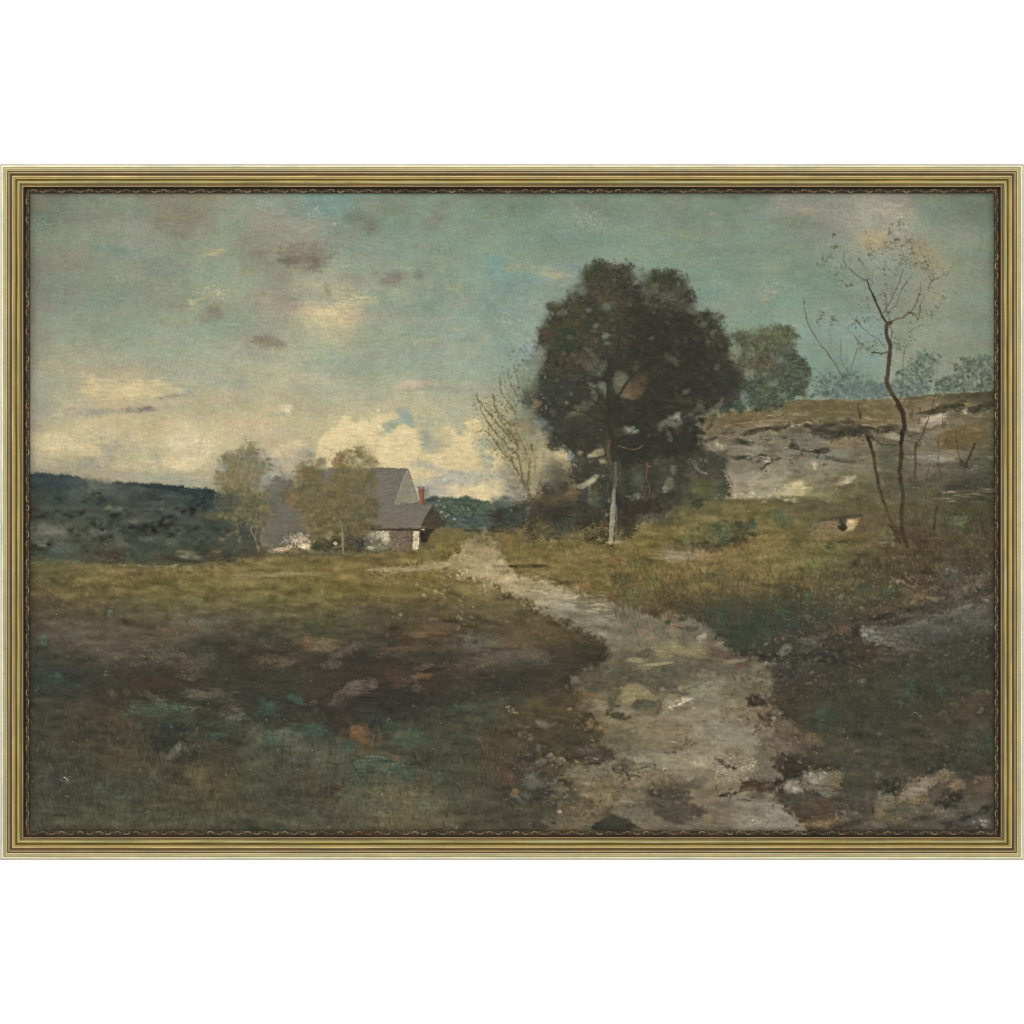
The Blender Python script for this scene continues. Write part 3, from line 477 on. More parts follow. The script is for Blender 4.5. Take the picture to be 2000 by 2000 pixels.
blob(433,914,8,7,(170,172,160),.7,soft=.9,gk=.5); blob(440,912,7,5,(118,124,118),.5); blob(518,938,9,11,(150,152,148),.7,soft=1,gk=.7); blob(524,925,6,6,(166,166,152),.5)
for x, y in [(440,900),(452,908),(456,916),(448,926),(470,935),(484,938),(492,925),(478,942),(462,948),(476,906)]: blob(x, y, 4, 4, (142,120,80), .55, soft=.9)
blob(445,975,24,14,(60,68,62),.5,soft=1); blob(440,992,16,10,(58,66,62),.5,soft=1); blob(492,975,10,8,(74,80,64),.5)
scatter([(425,1030),(500,1028),(506,1085),(420,1092)], 140, (2,6), 1.6, 0, 60, [(58,66,60),(52,58,54),(68,68,54),(80,76,58)], .5)
blob(450,1042,12,3,(118,104,74),.6,-25,gk=.8); blob(462,1040,5,7,(128,108,72),.6); blob(432,1054,5,3,(134,108,70),.7); blob(466,1054,3,5,(128,110,76),.6)
soften(412, 860, 534, 1060, 1.8, .45)
stroke([(505,1078),(501,1064),(495,1050),(490,1038),(487,1020),(485,1003)], 4.0, 1.5, (114,111,88), .7, lift=.5)
stroke([(496,1052),(499,1035),(500,1018),(499,1000)], 3.0, 1.5, (108,104,88), .75, lift=.4)
stroke([(512,1075),(506,1060),(508,1030)], 3.5, 3, (70,64,54), .5); blob(502,1084,22,6,(72,64,50),.6,soft=1); blob(472,1086,18,6,(70,64,50),.5,soft=1)
BIG_L = [(565,945),(572,928),(580,918),(592,908),(606,900),(620,894),(628,888),(634,900),(626,918),(620,940),(636,950),(645,935),(655,918),(650,902),(655,890),(668,882),(684,880),(705,880),(722,890),(735,905),(738,925),(735,950),(722,960),(735,985),(730,1008),(722,1030),(708,1044),(690,1046),(660,1048),(625,1048),(600,1038),(598,1015),(580,1003),(568,990),(556,975),(558,960)]
poly(BIG_L, (110,100,64), .72, edge=5, warp=8, warp2=2, gk=.9, vary=.18)
scatter(BIG_L, 1150, (2,6), 1.5, 0, 80, [(118,104,62),(100,96,60),(88,88,58),(128,106,60),(108,104,76),(78,78,54),(92,84,56),(134,112,66)], .52, jit=.07)
scatter([(600,985),(740,975),(725,1040),(610,1042)], 480, (2,6), 1.5, 0, 60, [(82,80,54),(98,92,60),(70,72,52),(108,96,62)], .5)
scatter([(560,960),(625,940),(690,960),(700,990),(580,995)], 260, (2,6), 1.5, 0, 60, [(124,106,62),(110,98,62),(94,92,60)], .5)
for x, y, rx, ry, c, a in [(700,900,14,6,(170,176,142),.7),(716,912,8,4,(160,164,128),.6),(706,912,16,3,(184,184,148),.6),(600,925,12,12,(104,86,56),.5),(590,955,14,8,(78,76,56),.5),(655,905,9,9,(122,96,52),.7),(668,895,7,8,(98,78,54),.6),(625,905,8,12,(126,128,108),.6),(636,912,12,4,(196,188,150),.6),(604,958,7,6,(122,118,98),.5),(640,968,12,9,(84,84,60),.5),(706,958,9,6,(84,90,76),.5),(700,1000,16,12,(80,84,66),.5),(742,962,6,4,(150,138,106),.3),(676,1030,12,12,(76,76,56),.5),(565,975,12,9,(130,106,72),.5),(720,935,10,14,(98,92,58),.5),(680,884,10,6,(116,98,66),.6),(722,886,10,8,(176,166,128),.4),(736,880,14,10,(194,180,138),.3)]:
    blob(x, y, rx, ry, c, a, soft=1, warp=.5, gk=.8)
soften(552, 876, 748, 1050, 1.8, .45)
stroke([(671,1082),(669,1066),(669,1050),(667,1036),(664,1018)], 3.2, 1.3, (132,130,108), .65, lift=.6); stroke([(668,1040),(674,1030),(680,1020)], 1.8, 1, (120,116,92), .5)
stroke([(674,1078),(673,1060)], 2, 2, (74,70,56), .6); blob(672,1088,20,6,(84,76,50),.5,soft=1)
scatter([(520,1076),(830,1070),(820,1086),(520,1092)], 200, (2,6), 2.5, -10, 30, [(108,98,62),(88,80,52),(118,104,68),(96,92,58)], .45)

# ---------------------------------------------------------------- hillside on the right
for pts, n, r, pal, a in [
 ([(1790,690),(1805,688),(1834,690),(1836,705),(1826,712),(1822,740),(1800,770),(1745,776),(1740,745),(1760,725),(1778,718)], 480, (2,6), [(82,100,90),(68,88,76),(98,116,100),(112,126,106),(62,80,70),(124,134,114)], .62),
 ([(1600,745),(1618,728),(1640,735),(1658,722),(1678,732),(1690,745),(1740,750),(1740,780),(1590,778)], 520, (2,7), [(92,112,104),(78,98,90),(112,128,118),(70,86,76),(104,114,98)], .6),
 ([(1878,705),(1895,696),(1920,694),(1944,700),(1944,762),(1890,768),(1830,770),(1830,748),(1850,738),(1868,728)], 520, (2,7), [(82,96,84),(70,82,72),(100,110,94),(116,120,102),(62,76,68)], .62),
 ([(1640,755),(1820,750),(1830,774),(1640,780)], 220, (3,8), [(100,114,114),(88,102,104),(112,122,118)], .45)]:
    scatter(pts, n, r, 1.5, -20, 60, pal, a)
HR = [(1400,800,(96,86,56)),(1450,810,(104,88,58)),(1520,800,(106,94,66)),(1600,795,(106,92,64)),(1700,795,(108,94,66)),(1780,785,(106,92,66)),(1860,775,(92,82,58)),(1930,770,(78,72,52)),
 (1390,845,(112,96,78)),(1440,830,(116,98,74)),(1500,830,(122,104,80)),(1560,825,(108,94,72)),(1620,815,(104,92,62)),(1700,820,(112,92,62)),(1780,810,(118,98,76)),(1830,820,(146,124,108)),(1890,810,(106,94,76)),(1930,820,(92,84,62)),
 (1400,880,(112,100,90)),(1450,875,(114,104,94)),(1520,868,(112,106,96)),(1580,860,(110,106,98)),(1640,860,(122,104,80)),(1700,860,(112,98,78)),(1760,860,(100,90,70)),(1820,860,(104,98,90)),(1880,860,(106,86,56)),(1930,860,(88,80,60)),
 (1440,920,(124,112,104)),(1500,905,(128,118,106)),(1560,905,(122,114,104)),(1620,905,(116,108,98)),(1680,900,(112,104,88)),(1740,900,(92,88,68)),(1800,900,(110,104,92)),(1860,895,(112,104,92)),(1920,890,(86,82,64)),
 (1440,955,(148,132,118)),(1500,945,(140,132,116)),(1560,945,(150,138,114)),(1620,930,(132,120,104)),(1680,930,(110,102,80)),(1740,940,(92,84,66)),(1800,940,(90,82,68)),(1860,945,(80,72,58)),(1920,940,(66,64,54)),
 (1700,980,(92,86,58)),(1800,985,(84,78,56)),(1900,985,(68,66,48)),(1560,985,(108,98,62)),(1640,965,(106,98,66))]
hillpoly = [(1345,830),(1387,809),(1420,800),(1460,799),(1511,788),(1574,779),(1663,781),(1736,779),(1815,770),(1891,767),(1960,760),(1960,1010),(1700,1000),(1600,975),(1390,974),(1385,916),(1350,891)]
_s, _m = pmask(hillpoly, 1.2, 2); rockm = np.zeros((H, W), np.float32); rockm[_s] = _m
fieldpoly(hillpoly, HR, sig=24, edge=1.2, warp=.7, g='h', gk=.4, vary=.1)
img[:, :, 2] -= .018*rockm; img[:, :, 1] += .004*rockm
scatter(hillpoly[:8]+[(1960,900),(1700,900),(1600,930),(1440,900)], 520, (3,12), 5, 4, 12, [(92,84,70),(134,120,100),(84,74,60),(140,116,88),(116,106,94),(74,66,54)], .35)
scatter([(1385,830),(1560,820),(1720,835),(1900,800),(1944,800),(1944,900),(1700,890),(1560,900),(1400,890)], 420, (3,11), 4.5, 6, 14, [(98,92,82),(132,122,106),(70,64,54),(122,100,78),(144,130,110)], .4)
restate(2600, (1375,780,1944,990), (4, 13), 3.8, lambda x, y: 4+10*math.sin(x*.02+y*.03)-6, jit=.05, hue=.015, a=.55, lift=.4, bristle=.9)
for pts, w0, w1, c, a in [
 ([(1460,846),(1480,840),(1505,838),(1530,834),(1538,826)], 5, 6, (58,50,40), .9),([(1400,835),(1440,824),(1462,818),(1480,820)], 2, 3, (88,66,48), .7),([(1496,818),(1515,812),(1535,812)], 2, 2, (74,62,46), .7),
 ([(1574,830),(1590,836),(1612,846),(1634,852),(1645,842),(1665,846),(1676,836),(1698,838)], 10, 11, (58,54,45), .85),([(1600,836),(1620,828),(1645,824),(1670,826),(1690,834),(1704,850)], 8, 5, (54,48,40), .85),([(1570,830),(1600,842),(1625,852)], 4, 6, (56,56,46), .8),
 ([(1714,852),(1720,838),(1732,832),(1742,834)], 5, 4, (56,52,44), .8),([(1735,838),(1765,840),(1790,846),(1810,848)], 3, 2, (66,62,52), .7),
 ([(1777,812),(1800,806),(1825,799),(1845,797),(1860,792),(1878,789)], 2, 6, (60,52,40), .85),([(1878,790),(1900,798),(1920,796),(1944,788)], 8, 10, (54,48,38), .85),([(1850,800),(1820,806),(1800,812)], 2, 1, (80,66,50), .6),
 ([(1815,835),(1840,832),(1862,832)], 3, 5, (78,72,58), .7),([(1430,861),(1442,862),(1462,868)], 1, 3, (62,52,44), .7),([(1488,859),(1498,858),(1506,858)], 3, 2.5, (62,54,44), .85),([(1536,880),(1552,860),(1556,868)], 2, 2, (72,64,50), .6),
 ([(1542,876),(1552,864),(1560,872),(1568,884)], 2, 3.5, (54,50,42), .85),([(1574,880),(1588,878),(1600,880),(1614,873)], 3, 3, (52,50,46), .85),([(1600,880),(1602,888),(1598,896)], 5, 1.5, (54,50,44), .8),([(1614,884),(1622,894),(1640,898),(1660,901)], 2, 1, (66,62,52), .7),
 ([(1455,888),(1470,888),(1490,892),(1515,897),(1545,898)], 2, 1.6, (64,56,50), .8),([(1485,889),(1500,892),(1512,900),(1500,910)], 2, 3, (52,50,48), .8),([(1492,912),(1505,907),(1512,900)], 2, 3, (58,54,50), .7),
 ([(1378,864),(1395,858),(1412,850),(1420,848)], 2.2, 6, (60,50,38), .8),([(1430,892),(1446,891),(1458,892)], 2, 4, (56,50,42), .8),([(1440,861),(1455,862),(1470,868)], 4, 4, (64,58,46), .8),([(1398,840),(1420,832),(1448,828)], 1.2, 2, (100,76,54), .6),
 ([(1840,908),(1870,908),(1900,910),(1930,908)], 3, 3, (66,66,62), .7),([(1838,906),(1842,914)], 5, 3, (70,68,58), .6),([(1850,960),(1890,950),(1944,945)], 10, 12, (60,60,54), .6),([(1826,966),(1850,955),(1865,950)], 5, 8, (62,62,50), .6),
 ([(1546,830),(1562,827),(1572,822),(1590,826)], 1.6, 1.3, (190,160,130), .85),([(1582,820),(1592,828)], 2.4, 1.6, (150,128,96), .7),([(1490,816),(1520,808),(1545,806),(1575,810)], 2.5, 1.5, (154,118,84), .6),([(1420,838),(1450,826),(1470,820),(1480,812)], 2, 1.4, (150,116,80), .6),
 ([(1468,826),(1500,826),(1528,828)], 6, 5, (130,98,74), .7),([(1385,862),(1400,866),(1415,874)], 2, 1.5, (154,144,132), .6),([(1378,868),(1400,876),(1420,884)], 2, 1.5, (140,128,116), .5),([(1398,806),(1420,803),(1460,801)], 1.5, 1.5, (120,98,66), .5),
 ([(1462,964),(1480,966),(1500,970),(1530,974),(1549,976)], 1.4, 1.3, (190,170,128), .7),([(1417,972),(1440,968),(1462,966)], 1.6, 1.4, (186,170,136), .75),([(1425,962),(1440,965),(1452,963)], 1.2, 1, (176,158,130), .6),([(1460,964),(1470,962),(1478,966)], 2, 1.2, (196,176,130), .7),
 ([(1690,812),(1705,820),(1712,832)], 6, 4, (138,104,66), .7),([(1720,826),(1742,822),(1760,824)], 3, 2.5, (150,110,66), .7),([(1500,892),(1508,898),(1500,902)], 3, 2, (150,150,152), .85),([(1600,784),(1640,784),(1700,783)], 1.2, 1, (126,110,84), .5),([(1575,779),(1620,779)], 1, .8, (168,158,126), .5),([(1728,781),(1790,778),(1850,772)], 1, .8, (150,142,116), .5)]:
    stroke([(x_+rng.normal()*1.2, y_+rng.normal()*.8) for x_, y_ in pts], w0*(1.5 if w0+w1 < 9 else 1.1), w1*(1.5 if w0+w1 < 9 else 1.1), c, a*.72, 'm', .6, soft=1.6, lift=.5, wob=2.2, vary=.2)
    if w0+w1 > 3.5: stroke([(x_, y_+(w0+w1)*.62) for x_, y_ in pts], .9, 1.4, (146,132,112), .45, 'h', .8, soft=.9, lift=.5, wob=2.0)
for x, y, rx, ry, an, c, a in [(1820,822,30,11,-14,(160,140,126),.8),(1828,816,18,6,-14,(176,158,144),.7),(1748,852,16,6,0,(150,146,122),.8),(1790,838,14,5,-8,(140,134,118),.6),(1878,856,40,17,-12,(110,86,50),.85),(1872,842,24,9,-10,(116,94,54),.6),(1902,836,12,3,12,(136,104,56),.8),(1832,862,3,5,0,(128,74,46),.8),(1852,866,14,8,0,(104,78,48),.5),
 (1825,893,26,7,5,(142,140,132),.75),(1850,888,24,6,0,(132,122,106),.6),(1876,885,18,5,0,(132,118,96),.5),(1815,880,20,5,0,(122,112,98),.6),(1925,890,10,10,0,(70,84,64),.6),(1891,789,16,5,10,(152,120,66),.85),(1888,800,6,5,-50,(158,144,124),.8),(1620,862,26,9,0,(140,114,84),.6),(1660,865,26,12,0,(130,104,76),.6),(1560,790,24,4,0,(114,98,68),.5),
 (1555,955,20,14,-10,(188,170,128),.85),(1563,948,12,9,0,(196,176,132),.7),(1535,960,20,7,-10,(178,162,130),.7),(1575,958,10,6,0,(176,156,112),.7),(1592,911,5,7,10,(178,166,128),.85),(1655,938,14,8,-25,(168,152,118),.85),(1650,935,8,4,0,(180,162,126),.6),(1470,935,16,12,-40,(170,162,140),.6),(1465,925,10,5,-30,(150,142,122),.5),(1510,953,6,5,0,(168,158,136),.6),(1440,935,26,16,-20,(142,124,114),.5),(1430,950,16,12,0,(150,130,112),.6),(1480,950,28,7,-12,(164,148,126),.6),(1600,940,22,5,0,(130,104,82),.5),(1640,935,18,4,0,(112,92,68),.6),
 (1500,850,26,8,0,(106,102,96),.5),(1580,865,30,10,5,(106,104,98),.6),(1640,885,28,9,-6,(112,110,104),.6),(1590,895,30,5,0,(128,118,106),.5),(1730,880,10,20,0,(92,92,72),.5),(1735,900,14,16,0,(80,84,64),.6),(1660,822,14,6,0,(70,58,46),.5),(1682,806,4,9,0,(70,60,44),.6),(1800,870,18,12,0,(112,100,84),.5),(1865,905,40,3,-4,(122,100,76),.5),(1810,925,24,14,0,(110,102,86),.5),(1880,925,30,9,0,(84,78,64),.5),(1826,928,4,3,0,(92,62,44),.7),(1779,938,4,4,0,(80,58,40),.7),(1835,955,14,10,0,(112,96,72),.4),(1928,860,10,20,0,(98,88,62),.4)]:
    blob(x, y, rx, ry, c, a, an, soft=.8, warp=.45, g='h', gk=.5, vary=.08, lift=.5)

for x, y, rx, ry, an, c, a in [(1640,838,34,10,6,(58,54,44),.75),(1608,846,26,8,14,(60,56,48),.7),(1672,842,26,9,-4,(56,52,44),.7),(1590,832,18,6,10,(62,58,48),.65),(1500,836,38,4,-8,(62,52,40),.7),(1470,844,16,4,-10,(66,56,44),.7),
 (1734,838,14,6,-20,(58,54,46),.7),(1780,846,26,4,4,(66,62,52),.6),(1600,882,15,5,-10,(54,52,46),.75),(1551,872,9,6,40,(56,52,44),.75),(1505,897,30,3,6,(62,56,50),.7),(1446,892,18,3,-4,(62,56,48),.7),(1398,856,26,4,-18,(64,54,42),.75),(1450,864,16,3.5,10,(66,58,48),.7),(1497,859,10,3.5,0,(60,54,46),.8),(1640,898,30,3,10,(74,70,60),.6),(1900,796,36,7,-6,(56,50,40),.75),(1840,800,34,5,-14,(62,54,42),.7),(1875,790,20,5,-10,(58,52,40),.6),(1890,946,46,9,-6,(60,58,50),.6),(1880,910,40,4,2,(68,66,60),.55),(1460,812,50,4,-6,(124,96,66),.6),(1520,824,34,5,-4,(136,104,74),.6),(1550,816,20,4,-4,(146,112,80),.6),(1430,846,30,4,-14,(134,116,98),.6),(1560,850,40,6,6,(104,102,94),.6),(1690,868,26,7,10,(130,106,80),.5),(1480,876,40,5,4,(134,124,112),.5),(1560,905,50,6,4,(134,126,114),.5),(1660,915,40,6,0,(126,116,102),.5)]:
    blob(x, y, rx, ry, c, a, an, soft=.7, warp=.6, g='h', gk=.6, vary=.15, lift=.6)
# round tree on the ridge
RT = [(1434,700),(1434,668),(1440,650),(1452,644),(1470,648),(1486,652),(1496,640),(1512,632),(1530,634),(1546,642),(1554,654),(1548,672),(1562,688),(1568,706),(1578,716),(1586,730),(1584,748),(1574,762),(1572,776),(1550,784),(1520,792),(1480,798),(1448,798),(1420,800),(1408,780),(1420,740)]
poly(RT, (66,72,56), .95, edge=2.5, warp=5, warp2=2, gk=.8, vary=.25)
scatter(RT, 800, (2,6), 1.5, -25, 50, [(98,88,64),(84,80,60),(66,72,58),(76,88,70),(104,96,72),(58,66,56)], .5)
scatter([(1440,650),(1500,638),(1550,640),(1556,670),(1500,690),(1440,700)], 330, (2,6), 1.4, -30, 60, [(96,108,76),(104,116,82),(82,90,62),(108,98,70),(112,98,72)], .55)
scatter([(1440,700),(1500,690),(1540,700),(1540,730),(1440,740)], 220, (3,7), 1.8, -20, 40, [(104,92,70),(92,84,64),(112,100,78)], .5)
scatter([(1460,735),(1560,700),(1585,740),(1560,780),(1440,798)], 420, (2,7), 2.4, -30, 30, [(56,66,58),(48,56,50),(96,112,92),(74,92,80),(112,122,96),(66,84,76)], .55)
scatter([(1415,740),(1470,735),(1475,795),(1410,798)], 240, (2,6), 1.6, -10, 50, [(62,78,70),(52,62,56),(76,94,84),(58,58,48)], .5)
for x, y, rx, ry, c in [(1438,690,10,10,(122,136,112)),(1435,672,7,12,(120,134,112)),(1465,732,12,8,(128,144,120)),(1468,690,8,9,(110,128,94)),(1495,730,6,5,(116,134,110)),(1512,748,10,6,(108,126,98)),(1452,774,7,8,(132,152,138)),(1455,788,9,5,(118,138,120)),(1520,700,10,8,(96,108,96)),(1530,775,7,4,(122,136,104)),(1498,772,9,4,(104,120,96)),(1566,728,6,6,(96,122,104)),(1540,680,8,6,(86,104,96)),(1470,660,8,5,(116,122,86)),(1515,650,10,5,(104,118,72))]:
    blob(x, y, rx, ry, c, .65, -20, soft=.9, warp=.5, gk=.7)

# ---------------------------------------------------------------- the thicket and feathery willow left of the great tree
for x, y, rx, ry, an, c, a in [(1042,678,30,18,-25,(160,180,176),.75),(1030,690,26,26,0,(140,158,156),.6),(1050,700,26,34,0,(110,124,120),.6),(1015,740,30,50,0,(118,132,116),.5),(1040,760,30,50,0,(92,104,88),.6),(1000,760,20,30,0,(150,158,136),.5),(985,830,34,50,0,(150,154,124),.6),(1010,870,34,34,0,(140,146,116),.7),(1045,880,34,34,0,(150,144,112),.8),(1062,892,20,14,0,(180,168,132),.85),(1075,902,12,8,0,(176,160,124),.7),(1045,920,26,26,0,(158,152,112),.8),(1075,935,26,20,0,(118,114,88),.7),(1080,920,18,22,0,(112,114,96),.6),(1010,965,26,30,0,(110,112,106),.85),(1020,1000,26,20,0,(92,94,82),.7),(985,990,30,20,0,(84,94,86),.7),(1000,905,14,30,0,(170,162,126),.6),(1018,835,24,20,0,(130,132,100),.6),(1045,830,20,20,0,(112,104,78),.5),(1050,850,18,10,0,(126,136,128),.5),(1070,830,16,10,0,(104,120,122),.6),(1055,822,12,9,0,(122,140,142),.5),(1010,840,10,6,0,(186,168,126),.6),(1022,826,14,6,0,(140,110,80),.4),(1060,855,16,14,0,(150,142,118),.6)]:
    blob(x, y, rx, ry, c, a, an, soft=1.2, warp=.5, g='m', gk=.7, vary=.1)
scatter([(990,690),(1060,660),(1080,700),(1090,800),(1040,830),(1000,800),(980,740)], 520, (1.5,5), 1.5, -30, 60, [(98,108,92),(80,88,70),(122,134,120),(112,104,76),(136,150,142),(104,92,62)], .42)
scatter([(960,850),(1060,830),(1110,900),(1110,960),(1000,960)], 360, (1.5,5), 1.6, -60, 40, [(150,140,100),(128,112,72),(176,164,124),(104,92,62),(138,144,116)], .45)
for pts, w0, w1, a in [([(930,771),(936,790),(946,812),(964,840),(985,862),(1002,884)], 1.5, 3, .8),([(932,778),(948,798),(966,818),(986,842),(1000,862)], 2, 4, .75),([(962,770),(968,800),(984,828),(1000,850),(1012,872)], 3, 6, .65),([(975,736),(980,764),(992,786),(1004,802)], 2.5, 4, .6),([(940,836),(958,850),(980,882),(1000,904),(1014,928)], 1.5, 3.5, .75),([(992,730),(998,750),(1006,770)], 2, 2, .5),([(1004,720),(1010,740),(1014,762)], 2, 3, .5),([(970,800),(980,812),(996,830)], 3, 4, .55),
   ([(1000,876),(1012,892),(1018,925),(1026,950),(1032,968)], 3, 3.5, .85),([(985,880),(1004,905),(1020,940)], 1.6, 2.4, .7),([(1037,870),(1041,880)], 4, 4, .8),([(1035,904),(1032,925),(1031,945),(1036,968),(1037,988)], 3.4, 3.2, .9),([(1008,845),(1020,866),(1030,890)], 2, 2.6, .6),([(1040,880),(1046,900),(1042,930)], 2, 2, .5),([(1060,930),(1052,950),(1046,970)], 2, 2, .5)]:
    stroke(pts, w0*1.05, w1*1.05, (96,80,48), a, 'f', .6, soft=1.3, lift=.4, wob=.8, vary=.15)
scatter([(930,775),(1000,780),(1030,900),(990,900),(950,840)], 240, (.8,2), 1.4, 60, 40, [(112,90,52),(94,76,46),(130,110,66)], .6)
thick = [(960,1000),(1000,985),(1030,972),(1060,955),(1090,955),(1110,935),(1130,880),(1160,870),(1200,900),(1300,850),(1370,880),(1412,900),(1420,940),(1405,972),(1360,985),(1310,1000),(1250,1020),(1215,1030),(1212,1052),(1185,1052),(1150,1040),(1100,1040),(1050,1050),(1000,1040),(965,1030)]
poly(thick, (54,53,44), .93, edge=5, warp=8, warp2=4, gk=.8, vary=.2)
scatter(thick, 1500, (2,8), 1.7, -35, 45, [(50,50,42),(64,62,50),(78,74,56),(58,66,60),(96,82,54),(70,66,56),(46,46,40),(84,88,70)], .48)
scatter([(1040,990),(1140,970),(1180,990),(1120,1045),(1040,1050)], 300, (3,8), 2, -50, 25, [(70,72,56),(96,88,60),(58,62,58),(112,96,66),(84,88,74)], .45)

# ---------------------------------------------------------------- the great tree
CROWN = [(1134,548),(1140,528),(1158,512),(1178,510),(1196,518),(1212,514),(1236,518),(1243,540),(1250,552),(1262,534),(1282,526),(1306,528),(1328,540),(1342,552),(1356,572),(1354,600),(1366,606),(1390,608),(1410,618),(1416,634),(1426,656),(1426,690),(1436,712),(1448,740),(1440,770),(1420,790),(1390,800),(1370,812),(1366,850),(1372,880),(1350,900),(1290,900),(1240,905),(1205,915),(1185,900),(1150,896),(1110,880),(1078,868),(1064,842),(1050,822),(1030,800),(1018,790),(1030,760),(1048,740),(1062,715),(1058,690),(1050,668),(1054,645),(1066,632),(1068,612),(1070,594),(1086,590),(1104,594),(1116,586),(1112,570)]
poly(CROWN, (54,53,43), .97, edge=4, warp=5.5, warp2=3, gk=.8, vary=.15)
fringe(CROWN, 900, (1.5,4.5), [(70,66,48),(84,80,58),(62,66,46),(78,66,48)], 6, .5)
fringe(CROWN[:60], 420, (1.5,4.5), [(124,140,124),(118,134,120)], 6, .5)
# masses of leaf, light side to dark side
def mass(pts, n, r, pal, a=.55, asp=1.5, ang=-30, angj=60, **k): scatter(pts, n, r, asp, ang, angj, pal, a, **k)
GREEN = [(68,74,42),(78,80,46),(58,68,44),(84,76,46),(52,62,44)]
OCH = [(92,76,52),(80,68,50),(104,84,56),(70,66,46),(86,62,46)]
GREY = [(84,78,70),(74,68,60),(96,92,82),(64,60,52)]
DARK = [(44,44,36),(50,49,40),(40,41,34),(54,51,42)]
mass(CROWN, 2600, (2,6.5), DARK+[(62,60,46),(68,68,50),(76,72,52),(58,64,50)], .55)
mass([(1134,548),(1140,525),(1160,512),(1185,512),(1190,540),(1170,556),(1140,560)], 200, (2,6), GREEN, .6)
mass([(1190,520),(1236,518),(1245,545),(1240,600),(1190,600),(1150,585),(1130,590),(1140,560)], 380, (2,6), GREY, .55)
mass([(1110,580),(1120,565),(1150,560),(1200,570),(1215,600),(1190,612),(1120,605)], 240, (2,6), OCH+GREY, .5)
mass([(1170,560),(1200,560),(1225,590),(1215,630),(1185,610)], 120, (2,6), [(92,84,48),(78,76,46)], .5)
mass([(1255,545),(1275,528),(1310,528),(1320,545),(1290,560),(1258,562)], 170, (2,6), GREEN, .6)
mass([(1255,562),(1330,545),(1356,575),(1350,610),(1300,612),(1255,600)], 380, (2,6), GREY+[(108,108,92),(96,98,84)], .55)
mass([(1260,590),(1300,600),(1290,612),(1262,612)], 60, (2,5), [(104,90,74),(92,82,68)], .5)
mass([(1068,592),(1092,588),(1094,604),(1076,612)], 60, (2,5), GREEN, .7)
mass([(1095,598),(1140,594),(1150,620),(1110,640),(1080,640)], 200, (2,6), GREEN, .6)
mass([(1062,640),(1120,625),(1150,640),(1150,670),(1100,680),(1062,680)], 330, (2,6), GREEN+OCH+[(84,78,44)], .6)
mass([(1056,645),(1085,620),(1085,680),(1062,690)], 130, (2,5), OCH, .5)
mass([(1080,640),(1120,640),(1120,690),(1080,690)], 140, (3,7), [(50,62,50),(58,66,44),(42,56,50)], .55)
mass([(1160,640),(1240,620),(1250,670),(1180,700),(1150,680)], 220, (2,6), [(84,72,60),(72,62,54),(94,78,60)], .45)
mass([(1060,690),(1110,685),(1160,690),(1160,730),(1090,740),(1062,720)], 240, (2,6), OCH+[(98,84,70),(86,84,70)], .5)
mass([(1060,720),(1120,715),(1160,740),(1140,790),(1060,790),(1030,770)], 330, (2,7), [(54,60,50),(46,54,48),(62,68,56),(74,74,60)], .5)
mass([(1365,612),(1410,618),(1426,660),(1420,690),(1390,690),(1350,650)], 260, (2,6), [(92,76,58),(80,72,56),(76,80,58),(100,86,66),(64,60,48)], .55)
mass([(1130,620),(1200,600),(1230,600),(1230,640),(1180,650)], 150, (2,6), GREEN+OCH, .4)
mass([(1240,600),(1340,600),(1400,690),(1420,780),(1370,860),(1250,800),(1230,700)], 900, (3,9), [(50,46,38),(46,44,36),(54,48,40),(44,44,36)], .5)
mass([(1400,690),(1445,720),(1440,790),(1395,795)], 200, (3,8), [(56,52,42),(50,54,46),(66,60,48),(58,70,58)], .5)
mass([(1190,780),(1300,780),(1360,880),(1220,900)], 380, (3,9), DARK, .5)
mass([(1070,800),(1180,800),(1180,870),(1090,870)], 330, (2,7), [(62,62,50),(54,56,48),(76,72,58),(50,52,48)], .5)
